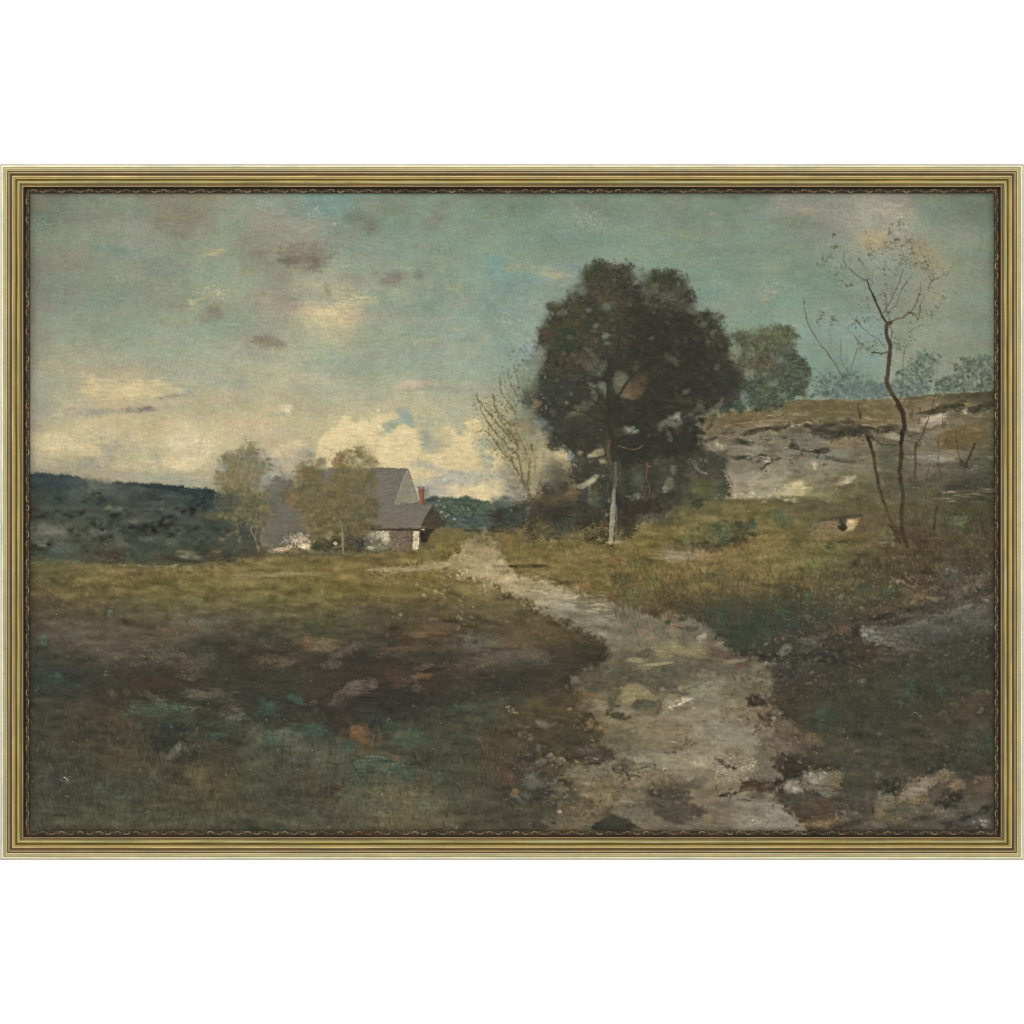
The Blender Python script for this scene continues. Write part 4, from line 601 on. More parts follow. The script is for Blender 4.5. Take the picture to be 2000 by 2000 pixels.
for x, y, rx, ry, an, c, a in [
 (1147,602,9,6,0,(116,132,114),.85),(1181,600,12,8,-15,(112,128,112),.8),(1196,592,5,5,0,(104,122,122),.6),(1165,634,9,5,-30,(122,134,126),.85),(1160,646,8,6,0,(102,98,84),.6),(1184,655,12,10,0,(122,134,110),.9),(1186,668,8,6,0,(126,138,114),.8),(1160,664,8,8,0,(104,92,74),.6),
 (1310,580,20,9,12,(104,110,96),.65),(1272,568,14,9,0,(112,112,96),.6),(1240,545,8,14,-20,(116,116,98),.6),(1252,568,10,6,0,(104,110,98),.5),(1134,568,14,9,-40,(118,130,126),.6),(1098,612,14,9,-20,(128,128,114),.6),(1120,576,7,12,0,(110,122,108),.5),(1376,632,8,5,0,(112,132,120),.7),(1393,652,7,6,0,(116,134,124),.7),(1388,618,8,6,0,(104,104,86),.6),(1332,600,8,8,0,(88,92,76),.5),
 (1211,738,13,22,0,(122,124,98),.9),(1211,742,8,14,0,(132,128,98),.7),(1242,718,8,8,30,(96,82,62),.8),(1250,748,13,16,20,(108,86,60),.75),(1244,764,14,9,0,(124,98,70),.7),(1229,771,11,6,-10,(150,122,88),.8),(1238,778,7,4,0,(152,126,96),.7),(1262,740,7,16,0,(84,70,48),.6),
 (1166,712,16,14,-30,(108,112,90),.55),(1150,700,18,10,0,(108,98,78),.5),(1175,724,8,10,0,(112,122,108),.5),(1180,712,9,9,0,(98,108,92),.5),
 (1154,752,10,7,20,(120,128,104),.75),(1162,768,9,13,15,(116,124,100),.8),(1178,762,10,14,20,(118,130,108),.8),(1172,752,9,7,0,(134,140,118),.6),(1130,738,10,6,0,(92,96,80),.5),
 (1136,790,12,9,-20,(112,110,90),.7),(1126,806,16,7,-20,(116,114,88),.75),(1112,812,14,5,-25,(110,108,82),.7),(1107,787,6,5,0,(146,142,112),.85),(1178,786,6,9,0,(96,80,58),.6),(1170,802,6,10,0,(90,76,50),.5),(1140,812,14,9,0,(78,76,58),.5),
 (1048,788,10,6,-20,(156,136,94),.8),(1044,782,7,4,0,(150,134,104),.6),(1080,806,9,9,0,(98,108,104),.5),(1060,826,16,10,-20,(112,130,136),.55),(1077,836,10,7,0,(104,118,124),.6),(1098,838,16,9,-20,(72,70,60),.5),(1064,862,10,7,20,(166,152,126),.7),(1070,850,9,8,0,(140,132,116),.5),(1086,854,4,3,0,(140,134,114),.7),(1104,876,9,6,0,(120,136,136),.8),(1115,890,7,7,0,(112,132,140),.8),
 (1132,884,9,6,-25,(166,156,122),.9),(1128,898,7,6,0,(128,132,112),.8),(1164,886,15,7,-15,(196,184,140),.95),(1158,892,8,4,0,(190,176,136),.7),(1175,900,9,7,0,(176,166,130),.85),(1174,872,6,8,0,(124,126,108),.7),(1188,868,4,16,0,(104,86,56),.7),(1192,890,6,20,0,(88,76,52),.6),
 (1164,932,11,7,-30,(196,188,152),.95),(1160,938,7,5,0,(178,170,134),.7),(1178,930,4,3,0,(150,150,130),.8),(1139,948,12,6,-20,(174,170,138),.95),(1148,942,6,4,0,(180,174,144),.7),(1126,950,9,6,30,(150,146,124),.7),(1152,955,4,6,0,(140,138,116),.7),(1173,950,3,4,0,(140,150,138),.7),(1105,955,10,12,-30,(124,104,66),.7),(1118,966,14,12,-30,(116,94,60),.7),(1096,975,20,14,0,(104,84,56),.6),(1060,980,26,12,0,(112,90,58),.55),(1030,1000,6,12,0,(104,122,112),.6),
 (1160,972,10,14,-30,(98,110,78),.75),(1180,970,12,8,0,(96,106,98),.6),(1170,985,10,6,0,(74,80,66),.5),
 (1233,838,15,8,10,(150,156,140),.9),(1226,838,8,8,0,(176,178,152),.7),(1240,842,9,6,0,(136,146,134),.7),(1308,822,14,13,-30,(134,138,122),.9),(1298,832,12,14,0,(112,118,104),.8),(1322,814,10,8,-20,(178,176,150),.9),(1305,845,9,8,0,(130,138,122),.8),(1310,854,6,8,0,(118,124,108),.7),(1326,824,8,8,0,(138,142,126),.7),
 (1350,808,20,7,-18,(118,122,108),.8),(1368,798,14,8,-20,(108,110,94),.7),(1350,782,16,7,0,(96,92,76),.6),(1368,786,12,6,15,(108,104,84),.7),(1404,790,18,7,-20,(118,114,96),.75),(1412,782,9,9,-30,(122,116,98),.6),(1395,802,14,6,-20,(120,112,92),.7),(1325,838,8,6,0,(110,84,60),.6),(1327,778,9,4,0,(96,74,48),.6),(1400,774,8,6,0,(84,74,64),.5),
 (1308,698,7,12,-30,(84,84,60),.7),(1316,704,8,6,40,(98,100,78),.7),(1302,686,5,8,0,(96,78,54),.7),(1325,692,4,4,0,(90,92,78),.6),(1418,796,10,6,-30,(44,56,52),.9),(1428,792,5,4,0,(34,54,52),.8),
 (1243,935,16,11,-10,(76,92,74),.85),(1236,942,12,6,-20,(92,108,86),.8),(1254,922,12,6,0,(58,62,54),.6),(1230,970,7,8,-20,(126,138,116),.9),(1240,966,4,4,0,(112,128,108),.8),(1247,969,4,6,0,(120,132,108),.9),(1256,974,3,4,0,(112,120,98),.8),(1238,974,6,3,0,(96,104,82),.6),
 (1288,895,8,10,30,(98,98,84),.7),(1318,915,7,9,0,(136,126,110),.8),(1306,945,9,16,15,(118,118,100),.8),(1300,955,9,8,-30,(128,126,104),.7),(1318,950,12,8,0,(96,94,74),.6),(1258,948,6,8,0,(104,98,80),.6),(1334,960,9,9,0,(104,104,94),.6),(1270,885,5,7,0,(104,80,54),.7),(1340,900,26,20,0,(66,58,48),.6),(1380,905,30,26,0,(64,60,54),.8),(1405,900,22,22,0,(60,60,58),.7),(1385,940,30,20,0,(84,72,56),.7),(1362,945,20,16,0,(84,84,54),.6),(1372,962,26,14,0,(82,90,54),.8),(1360,958,10,5,20,(108,118,74),.7),(1335,985,30,12,0,(92,90,58),.7),(1395,970,20,12,0,(88,84,54),.6),(1410,955,6,16,0,(62,66,70),.6),(1368,880,14,14,0,(66,60,54),.6),(1350,930,8,8,0,(98,82,60),.5)]:
    blob(x, y, rx*(.84 if sum(c) > 300 else 1), ry*(.84 if sum(c) > 300 else 1), c, a*(1.0 if sum(c) > 400 else (.95 if sum(c) > 310 else .75)), an, soft=.7, warp=.75, g='m', gk=.75, vary=.12, lift=.4)
scatter(CROWN, 700, (1.2,3.4), 1.6, -30, 60, [(44,44,36),(60,62,44),(80,78,54),(66,60,46)], .5)
for k in range(4): stroke([(1352+k*2,902-k),(1358+k*2,914),(1368+k*2,922),(1382,924+k)], 1.2, .8, (154,148,132), .6, lift=.8)
for k in range(4): stroke([(1102+k*4,815-k*2),(1118+k*3,806-k),(1132,800+k*2)], 1, .7, (140,136,108), .5, lift=.6)
for x, y, rx, ry in [(1020,1015,34,12),(1060,1020,36,14),(1110,1020,34,14),(1150,1025,20,12),(1085,1000,30,12),(990,1005,20,12),(1130,915,34,14),(1110,935,22,12),(1215,900,20,30),(1225,950,14,26),(1275,930,14,36),(1290,880,40,16),(1340,870,26,20),(1150,915,20,12),(1185,960,14,22),(1210,985,26,14),(1085,955,18,9),(1120,990,26,12),(1150,1005,24,12),(1250,890,30,14),(1330,935,12,24),(1300,975,30,12)]:
    blob(x, y, rx, ry, (46,46,38), .5, rng.uniform(-30, 30), soft=1.2, warp=.7, g='m', gk=.7, vary=.15)
scatter([(1020,560),(1075,575),(1060,620),(1046,690),(1010,700)], 160, (2,6), 1.6, 0, 60, [(132,150,138),(140,156,146),(124,142,132)], .5)
for x, y, rx, ry in [(1250,540,12,20),(1118,556,16,16),(1084,580,16,10),(1060,622,8,16),(1050,700,12,18),(1034,742,14,22),(1026,806,16,12),(1362,600,10,10),(1424,640,10,14),(1434,690,12,14),(1372,596,12,8),(1126,534,8,14),(1348,552,10,10),(1060,830,14,9)]:
    blob(x, y, rx, ry, (130,146,132) if y < 680 else (136,142,118), .55, rng.uniform(-40, 40), soft=1.1, warp=.8, g='m', gk=.7)
for x, y in [(1120,596),(1136,622),(1208,640),(1192,622),(1148,684),(1110,654),(1128,706),(1222,690),(1270,650),(1398,640),(1384,668),(1100,742),(1118,770),(1090,720),(1200,684),(1280,760),(1340,760),(1410,710),(1300,626),(1226,586),(1322,640)]:
    blob(x+rng.normal()*4, y+rng.normal()*4, rng.uniform(2.5, 6), rng.uniform(2, 4), pick([(124,132,112),(112,112,92),(130,138,122),(108,100,78)]), .6, rng.uniform(-60, 60), soft=.9, warp=.8, g='m', gk=.7)
_s, _m = pmask(CROWN, 8, 3); img[_s] *= (1-.12*_m*(.6+.4*smooth((PX[_s]-1100)/150)))[..., None]
soften(1010, 500, 1460, 960, 1.8, .38, 20)
soften(940, 650, 1100, 1040, 1.2, .3)
scatter([(1000,680),(1060,660),(1078,720),(1070,800),(1040,860),(1010,840),(990,760)], 330, (1.2,3.6), 2, 60, 40, [(112,128,120),(84,92,74),(140,154,144),(72,78,62),(120,112,84)], .5)
for pts in [[(1190,800),(1170,770),(1140,745),(1110,735)],[(1190,830),(1160,815),(1120,800),(1090,790)],[(1192,770),(1176,730),(1150,700),(1130,670)],[(1196,740),(1204,700),(1212,650),(1208,600)],[(1190,850),(1150,850),(1110,830)],[(1262,708),(1290,680),(1310,640)],[(1200,860),(1240,840),(1280,800)]]:
    stroke(pts, 3.2, 1.2, (42,41,34), .6, 'm', .5, soft=.9, wob=1.5)
# trunk and limbs
stroke([(1196,1060),(1197,1030),(1199,990),(1203,955),(1202,920),(1198,880),(1193,845),(1189,804),(1188,770),(1190,740),(1194,712)], 10.5, 6, (46,44,37), .94, 'v', .3, soft=.5, lift=.4)
stroke([(1194,716),(1186,700),(1200,712),(1214,712)], 3, 3, (46,42,36), .7)
stroke([(1196,800),(1204,780),(1216,762),(1226,745),(1233,737),(1248,722),(1262,708)], 6, 3.4, (46,42,38), .88); stroke([(1232,740),(1231,724),(1228,708)], 3.4, 2, (50,48,42), .8)
stroke([(1188,806),(1174,796),(1164,788),(1154,778),(1146,768)], 4, 2, (46,44,38), .8); stroke([(1170,794),(1160,806),(1140,804)], 2.6, 1.2, (50,48,40), .6); stroke([(1166,786),(1170,772),(1172,760)], 1.8, 1, (56,54,44), .6)
stroke([(1192,860),(1188,880),(1190,900)], 3, 3, (110,90,58), .5, 'v'); stroke([(1212,898),(1212,925),(1209,950)], 2.4, 2.4, (92,66,46), .6, 'v')
stroke([(1202,905),(1203,935),(1202,960)], 6.5, 8, (96,98,78), .8, 'v', .5)
stroke([(1201,960),(1199,985),(1197,1010),(1195,1035),(1194,1058)], 7.5, 10, (126,127,108), .94, 'v', .3, soft=.5, lift=.6)
stroke([(1198,980),(1193,1010),(1191,1050)], 2.6, 3, (150,154,134), .7, 'm', .6); stroke([(1205,990),(1204,1030),(1203,1058)], 3, 3, (108,108,92), .6)
blob(1195,1060,14,3,(148,148,126),.8,lift=.8); blob(1208,1058,6,3,(134,134,112),.7)
stroke([(1208,870),(1220,874),(1234,878),(1248,876),(1255,870)], 1.6, 2, (124,100,76), .85, lift=.8); blob(1212,842,10,9,(76,60,46),.6)
stroke([(1266,905),(1264,930),(1268,950),(1268,972)], 1.8, 1.2, (120,84,56), .8, 'v', .6); stroke([(1262,900),(1260,940)], 2.4, 2, (74,54,38), .6)
stroke([(1382,800),(1384,820),(1388,838)], 1.2, .8, (130,100,70), .7)
mass([(1215,975),(1305,980),(1300,1008),(1240,1020),(1215,1030)], 200, (3,8), [(50,42,34),(46,42,38),(58,50,40)], .6)
blob(1270,1012,26,9,(92,96,82),.6,-10,soft=1,gk=.7); blob(1298,1018,14,9,(66,68,64),.6,soft=1,gk=.8); blob(1228,1036,12,16,(58,58,42),.7,soft=1); blob(1216,1050,6,7,(56,62,46),.7); blob(1184,1030,8,14,(88,64,42),.6,soft=1)
for x, y, rx, ry, c, a in [(1100,1030,26,12,(62,68,60),.7),(1080,1046,18,7,(56,62,58),.7),(1040,1050,10,8,(52,58,50),.7),(1130,1045,30,9,(112,104,68),.6),(1160,1040,18,8,(104,98,66),.6),(1060,1035,12,16,(96,90,58),.5),(1000,1050,20,16,(110,96,60),.6),(990,1060,12,18,(118,98,60),.6),(1005,1010,20,14,(62,72,70),.6),(1036,1014,14,7,(86,74,52),.6),(1014,1020,12,4,(64,88,84),.5)]:
    blob(x, y, rx, ry, c, a, -30, soft=1.1, warp=.5, gk=.8)
# ---------------------------------------------------------------- grass and earth handling
def gr_ang(x, y):
    if y > 1400 and x < 1080: return 80+20*math.sin(x*.02)
    if x > 1250 and 1000 < y < 1200: return -25+30*math.sin(x*.02+y*.03)
    if x > 1480: return 70 if int(x/90+y/70) % 2 else -20
    return 3+6*math.sin(x*.011+y*.017)
restate(9000, (56,1045,1944,1624), (3, 12), 2.8, gr_ang, jit=.075, hue=.014, a=.5, lift=.35, bristle=.8)
FORE = [(88,70,46),(62,66,48),(54,54,44),(78,72,50),(70,56,42),(56,64,52),(84,80,56),(96,78,52)]
scatter([(56,1215),(700,1215),(1100,1240),(1150,1300),(1080,1420),(1080,1624),(56,1624)], 2600, (2,9), 2.2, 20, 60, FORE, .26, jit=.06)
scatter([(56,1400),(1050,1400),(1050,1624),(56,1624)], 1500, (4,12), 3.6, 82, 16, [(86,82,54),(66,68,50),(56,60,48),(78,66,46),(64,74,56),(92,88,64)], .24)
scatter([(1500,1150),(1944,1100),(1944,1624),(1560,1624),(1540,1400),(1470,1300)], 1900, (2,9), 2.4, 80, 50, [(78,66,46),(60,66,50),(54,52,44),(84,78,56),(66,58,46),(52,64,54),(90,74,52)], .28)
scatter([(970,1060),(1240,1050),(1560,985),(1700,960),(1800,1000),(1640,1110),(1480,1160),(1300,1190),(1130,1140),(1010,1110)], 1500, (2,8), 2.4, -20, 50, [(122,106,66),(104,100,60),(92,90,56),(116,96,58),(84,84,54),(128,116,78),(100,84,50),(96,104,66)], .34, jit=.06)
scatter([(1200,1150),(1480,1120),(1620,1100),(1660,1200),(1460,1280),(1380,1230),(1280,1190)], 900, (2,8), 2.4, 75, 35, [(84,70,46),(66,72,52),(56,62,46),(96,80,50),(74,60,42),(60,72,60)], .38)

restate(13000, (56,1045,1944,1624), (1.5, 5), 2.2, gr_ang, jit=.085, hue=.008, a=.5, lift=.35, bristle=.8)
# ---------------------------------------------------------------- the track
PTH = [(930,1050,(112,106,80)),(945,1065,(126,118,94)),(900,1085,(138,128,100)),(930,1095,(146,136,110)),(870,1105,(128,116,86)),(960,1100,(146,138,114)),(980,1120,(148,140,116)),(1000,1135,(148,140,120)),(1040,1150,(144,136,116)),(1080,1165,(146,140,122)),(1110,1180,(140,136,118)),(1120,1150,(134,124,102)),
 (1020,1175,(122,114,94)),(1060,1195,(118,110,90)),(1140,1195,(116,112,92)),(1190,1185,(116,112,92)),(1240,1205,(116,108,88)),(1160,1220,(114,108,90)),(1200,1240,(116,110,92)),(1260,1240,(112,106,88)),(1320,1225,(108,102,82)),(1350,1245,(108,104,88)),(1390,1255,(110,102,84)),(1210,1270,(110,102,84)),(1280,1270,(110,104,82)),(1340,1270,(124,118,88)),(1400,1280,(104,96,78)),(1200,1300,(92,86,68)),(1260,1305,(100,94,72)),(1330,1300,(90,86,70)),(1420,1300,(98,90,72)),
 (1150,1330,(84,78,62)),(1200,1330,(86,80,64)),(1270,1330,(86,82,68)),(1340,1330,(98,92,76)),(1400,1325,(116,108,88)),(1460,1320,(104,98,78)),(1480,1345,(100,94,74)),(1170,1360,(100,90,68)),(1250,1360,(118,106,76)),(1320,1365,(106,98,78)),(1380,1365,(128,120,100)),(1440,1360,(116,108,84)),
 (1160,1385,(118,106,84)),(1230,1395,(110,102,82)),(1300,1395,(128,114,94)),(1370,1400,(136,126,106)),(1430,1395,(136,124,100)),(1480,1410,(130,122,104)),(1190,1420,(114,104,74)),(1250,1430,(118,108,82)),(1320,1430,(134,122,98)),(1380,1430,(136,128,108)),(1440,1430,(130,124,106)),(1490,1450,(126,118,100)),(1530,1440,(108,96,78)),
 (1180,1455,(86,78,60)),(1240,1460,(112,104,84)),(1310,1465,(118,108,86)),(1380,1470,(140,130,108)),(1440,1475,(136,126,104)),(1500,1490,(116,108,90)),(1540,1470,(100,88,74)),(1230,1480,(118,110,88)),(1290,1490,(136,128,106)),(1360,1500,(140,130,108)),(1440,1510,(134,124,100)),(1490,1520,(104,94,76)),
 (1110,1500,(96,88,66)),(1150,1510,(104,96,76)),(1240,1525,(126,112,86)),(1300,1530,(100,90,72)),(1370,1530,(120,108,86)),(1430,1540,(118,104,82)),(1500,1545,(106,98,82)),(1090,1530,(92,82,62)),(1160,1550,(108,96,68)),(1220,1560,(106,96,74)),(1290,1560,(80,74,62)),(1370,1560,(116,102,80)),(1440,1565,(126,116,98)),(1500,1580,(134,126,110)),
 (1110,1580,(100,86,64)),(1170,1590,(96,86,64)),(1240,1590,(108,100,80)),(1320,1590,(84,78,64)),(1390,1590,(112,102,82)),(1450,1600,(126,118,100)),(1520,1605,(132,124,108)),(1110,1615,(106,94,68)),(1200,1612,(64,62,52)),(1270,1615,(110,98,78)),(1350,1615,(106,98,82)),(1430,1618,(116,106,88)),(1500,1618,(130,122,104))]
path = [(922,1050),(950,1044),(975,1052),(982,1075),(988,1098),(1002,1120),(1040,1130),(1068,1137),(1108,1140),(1130,1146),(1132,1160),(1160,1166),(1205,1174),(1251,1188),(1275,1204),(1292,1212),(1330,1212),(1360,1215),(1388,1233),(1396,1252),(1412,1266),(1440,1276),(1462,1288),(1490,1298),(1506,1316),(1508,1351),(1490,1366),(1478,1376),(1511,1394),(1544,1422),(1582,1442),(1600,1460),(1570,1462),(1530,1470),(1516,1490),(1530,1512),(1520,1533),(1512,1560),(1540,1582),(1562,1604),(1574,1640),(1066,1640),(1074,1612),(1100,1590),(1082,1570),(1120,1545),(1076,1530),(1090,1512),(1118,1496),(1160,1494),(1190,1486),(1176,1466),(1164,1440),(1180,1424),(1158,1404),(1146,1376),(1132,1356),(1120,1330),(1150,1308),(1176,1284),(1184,1262),(1172,1246),(1144,1234),(1102,1214),(1040,1189),(1010,1172),(985,1158),(950,1146),(905,1130),(860,1118),(800,1119),(745,1120),(712,1114),(740,1109),(790,1108),(850,1100),(880,1082),(905,1070)]
_s, _m = pmask(path, 8, 5); pathm = np.zeros((H, W), np.float32); pathm[_s] = _m
fieldpoly(path, PTH, sig=20, edge=5, warp=5, warp2=2, g='m', gk=.45, vary=.1)
fringe(path[:26], 520, (2,7), [(104,94,62),(92,84,54),(80,74,52),(120,108,80)], 6, .5, 2)
fringe(path[26:44], 420, (2,8), [(74,66,48),(66,62,46),(96,84,64),(112,100,80)], 9, .5, 2)
fringe(path[44:70], 620, (2,8), [(88,78,56),(72,66,48),(112,102,78),(60,56,44),(124,112,88)], 8, .5, 2)
fringe(path[70:], 300, (2,7), [(90,78,52),(78,68,46),(110,98,72)], 6, .5, 2)
blob(985,1080,10,26,(100,92,64),.5,-20,soft=1,gk=.7)
blob(790,1112,56,5,(142,134,112),.8,0,soft=1,g='h',gk=.7); blob(845,1106,34,5,(142,132,106),.8,-8,g='h'); blob(570,1122,66,5,(124,116,96),.75,0,soft=1,g='h',gk=.7); blob(490,1126,36,4.5,(126,114,90),.7,0,soft=1,g='h'); blob(590,1130,14,3,(100,74,54),.5); blob(640,1112,20,5,(104,80,54),.5,-15,soft=1); blob(600,1118,24,3,(108,84,60),.5); blob(540,1115,10,4,(76,78,54),.5)
blob(835,1125,22,8,(116,94,54),.6,12,soft=1,gk=.6); blob(845,1135,16,5,(100,76,50),.5,15,soft=1); blob(810,1122,14,5,(122,104,66),.5,0,soft=1); blob(880,1125,30,12,(116,104,74),.5,0,soft=1,gk=.6); blob(910,1145,30,9,(112,100,66),.5,0,soft=1); blob(950,1155,24,9,(124,108,80),.5,10,soft=1); blob(890,1120,14,7,(92,98,78),.5,0,soft=1)
for k in range(70):
    px = rng.uniform(870, 985); py = rng.uniform(1082, 1126); stroke([(px, py), (px+rng.uniform(5, 12), py+rng.uniform(2, 6))], .7, .4, pick([(176,166,136),(96,88,66),(160,148,118)]), .5, lift=1.2, gk=.7)
restate(3600, (1000,1120,1590,1624), (3, 12), 3.2, lambda x, y: (18 if y < 1260 else 6)+10*math.sin(x*.03+y*.02), jit=.055, hue=.012, a=.5, lift=.5, bristle=1.0)
for k in range(240):
    t = rng.uniform(0, 1); px = 1000+t*180+rng.normal()*14; py = 1130+t*62+rng.normal()*13
    stroke([(px, py), (px+rng.uniform(6, 18), py+rng.uniform(1, 6))], .8, .5, pick([(160,154,136),(150,144,124),(124,116,96),(168,160,138)]), .35, 'h', .7, lift=.8)
LIT = [(1160,1325,34,16,0,(84,78,62),.7),(1225,1318,60,12,0,(88,84,68),.75),(1300,1318,40,16,0,(84,82,68),.75),(1180,1342,26,12,0,(82,76,62),.6),(1360,1305,60,9,4,(88,84,70),.6),(1420,1308,40,10,8,(92,88,74),.6),(1290,1340,40,8,0,(84,80,66),.6),(1470,1400,20,30,-30,(112,100,80),.6),(1500,1440,24,36,-30,(104,92,74),.65),(1540,1450,34,20,20,(88,76,60),.65),(1490,1480,12,24,-20,(106,98,80),.5),(1540,1420,30,16,30,(92,78,60),.6),(1570,1455,30,14,30,(80,68,54),.6),(1505,1385,26,10,30,(104,88,66),.6),(1095,1160,40,9,14,(154,148,128),.55),(1100,1182,26,8,8,(146,146,130),.6),(1010,1150,22,9,20,(158,150,128),.5),(1122,1152,12,6,-30,(142,124,100),.6),
 (1245,1290,20,5,-4,(148,136,92),.85),(1283,1298,34,3.2,-6,(154,142,98),.85),(1265,1306,24,3,0,(110,104,72),.6),(1305,1266,30,11,8,(124,116,84),.7),(1345,1272,42,11,6,(128,120,84),.8),(1300,1278,18,9,0,(128,118,82),.7),(1373,1246,10,9,-20,(142,140,122),.8),(1340,1246,12,10,-20,(92,92,82),.6),(1260,1278,14,11,-20,(84,84,70),.65),(1250,1264,10,6,0,(128,116,88),.5),(1255,1235,8,6,-30,(138,110,90),.6),(1268,1248,10,5,-25,(142,116,88),.6),(1320,1224,8,5,0,(152,102,72),.7),(1305,1200,18,8,0,(122,96,68),.5),(1345,1228,12,5,10,(72,74,62),.6),
 (1215,1296,30,4,0,(100,90,66),.5),(1400,1258,14,4,0,(120,112,96),.5),(1440,1292,22,5,-8,(128,120,92),.6),
 (1243,1352,34,13,6,(136,124,84),.8),(1228,1364,20,10,0,(138,126,84),.8),(1262,1358,30,6,14,(132,120,82),.7),(1296,1350,7,6,0,(128,120,86),.6),(1285,1366,22,8,-20,(112,108,82),.5),(1310,1376,12,19,26,(126,118,92),.85),(1306,1368,8,14,26,(136,126,100),.6),(1262,1378,22,10,-4,(80,80,68),.8),(1275,1388,14,9,0,(82,80,66),.7),(1164,1378,24,11,0,(128,114,94),.75),(1158,1386,20,6,0,(118,102,82),.6),(1200,1376,12,12,-30,(78,76,64),.7),(1222,1393,13,7,0,(126,116,92),.85),(1205,1398,14,7,0,(66,66,56),.7),(1252,1392,12,8,0,(112,102,78),.7),(1276,1396,12,9,0,(104,98,76),.7),
 (1338,1370,22,7,-14,(158,150,124),.6),(1376,1350,26,11,-25,(132,128,104),.7),(1400,1340,30,14,0,(128,122,100),.6),(1350,1345,10,8,-20,(116,122,100),.6),(1332,1346,8,5,20,(136,124,88),.7),(1360,1338,12,6,0,(112,116,104),.5),(1430,1345,16,20,20,(108,108,86),.6),(1390,1372,36,10,0,(120,116,98),.5),(1440,1380,18,9,0,(136,118,90),.5),(1348,1400,30,8,-10,(142,128,102),.5),
 (1250,1425,30,11,0,(130,122,88),.6),(1235,1412,30,8,0,(126,112,82),.6),(1300,1415,20,10,0,(122,108,88),.5),(1330,1428,26,8,-8,(124,102,76),.5),(1420,1430,50,22,8,(134,128,110),.5),(1450,1400,20,16,0,(126,112,88),.5),(1215,1450,26,22,0,(92,90,72),.6),(1240,1440,18,12,0,(104,98,80),.5),(1225,1474,18,6,0,(112,114,98),.6),
 (1290,1455,40,10,0,(124,116,88),.6),(1275,1482,50,9,-4,(128,126,104),.6),(1250,1486,24,6,0,(142,140,120),.5),(1340,1478,60,9,0,(144,132,108),.5),(1390,1455,26,12,0,(140,130,108),.5),(1200,1494,16,5,-10,(124,116,92),.6),(1225,1490,14,7,0,(90,82,66),.6),(1210,1500,18,8,10,(80,76,66),.7),(1297,1504,7,3,-10,(176,160,116),.9),
 (1260,1520,30,10,-4,(132,112,88),.6),(1280,1528,26,7,0,(138,118,80),.5),(1320,1512,40,8,0,(120,108,86),.5),(1140,1506,46,9,-6,(110,104,82),.7),(1160,1520,34,12,0,(108,102,84),.6),(1110,1516,20,6,-10,(118,104,76),.6),(1170,1545,30,18,0,(114,102,72),.7),(1150,1556,12,10,0,(128,116,92),.6),(1178,1562,20,12,-20,(122,108,74),.6),(1225,1565,16,8,20,(128,122,100),.65),(1210,1590,10,8,0,(130,122,96),.5),(1240,1590,32,14,10,(106,100,82),.6),(1250,1605,20,10,0,(112,104,86),.6),
 (1300,1542,50,16,0,(88,76,60),.6),(1290,1552,32,10,0,(64,60,50),.75),(1315,1548,26,14,0,(74,68,58),.6),(1320,1560,26,8,0,(68,68,60),.6),(1335,1588,44,17,0,(78,72,60),.75),(1300,1584,30,14,0,(76,72,60),.6),(1366,1590,18,12,-20,(74,66,56),.6),(1350,1535,20,10,0,(92,84,70),.6),(1368,1528,14,9,0,(98,94,84),.5),(1390,1560,26,7,-14,(128,110,84),.5),(1385,1600,6,7,0,(140,114,76),.6),
 (1198,1612,48,12,-4,(56,56,48),.8),(1172,1616,22,6,0,(48,54,54),.7),(1230,1616,16,7,0,(60,52,44),.7),(1110,1616,44,7,-6,(112,102,76),.75),(1150,1606,24,5,-14,(112,98,70),.6),(1112,1588,30,8,-20,(104,84,64),.6),(1150,1590,26,8,-20,(118,98,72),.6),(1130,1572,36,7,-14,(96,80,60),.5),(1094,1586,5,3,0,(176,142,116),.9),(1120,1596,16,6,0,(82,86,70),.5),
 (1330,1618,40,5,0,(112,104,86),.6),(1390,1616,30,7,0,(116,104,84),.6),(1480,1600,46,16,0,(134,126,112),.55),(1500,1612,30,6,6,(142,134,118),.5),(1430,1590,26,18,0,(124,112,92),.4),(1450,1560,22,9,0,(126,122,106),.5)]
for x, y, rx, ry, an, c, a in LIT: blob(x, y, rx, ry, c, min(1, a*1.3), an, soft=.6, warp=.6, g='m', gk=.5, vary=.1, lift=.5)
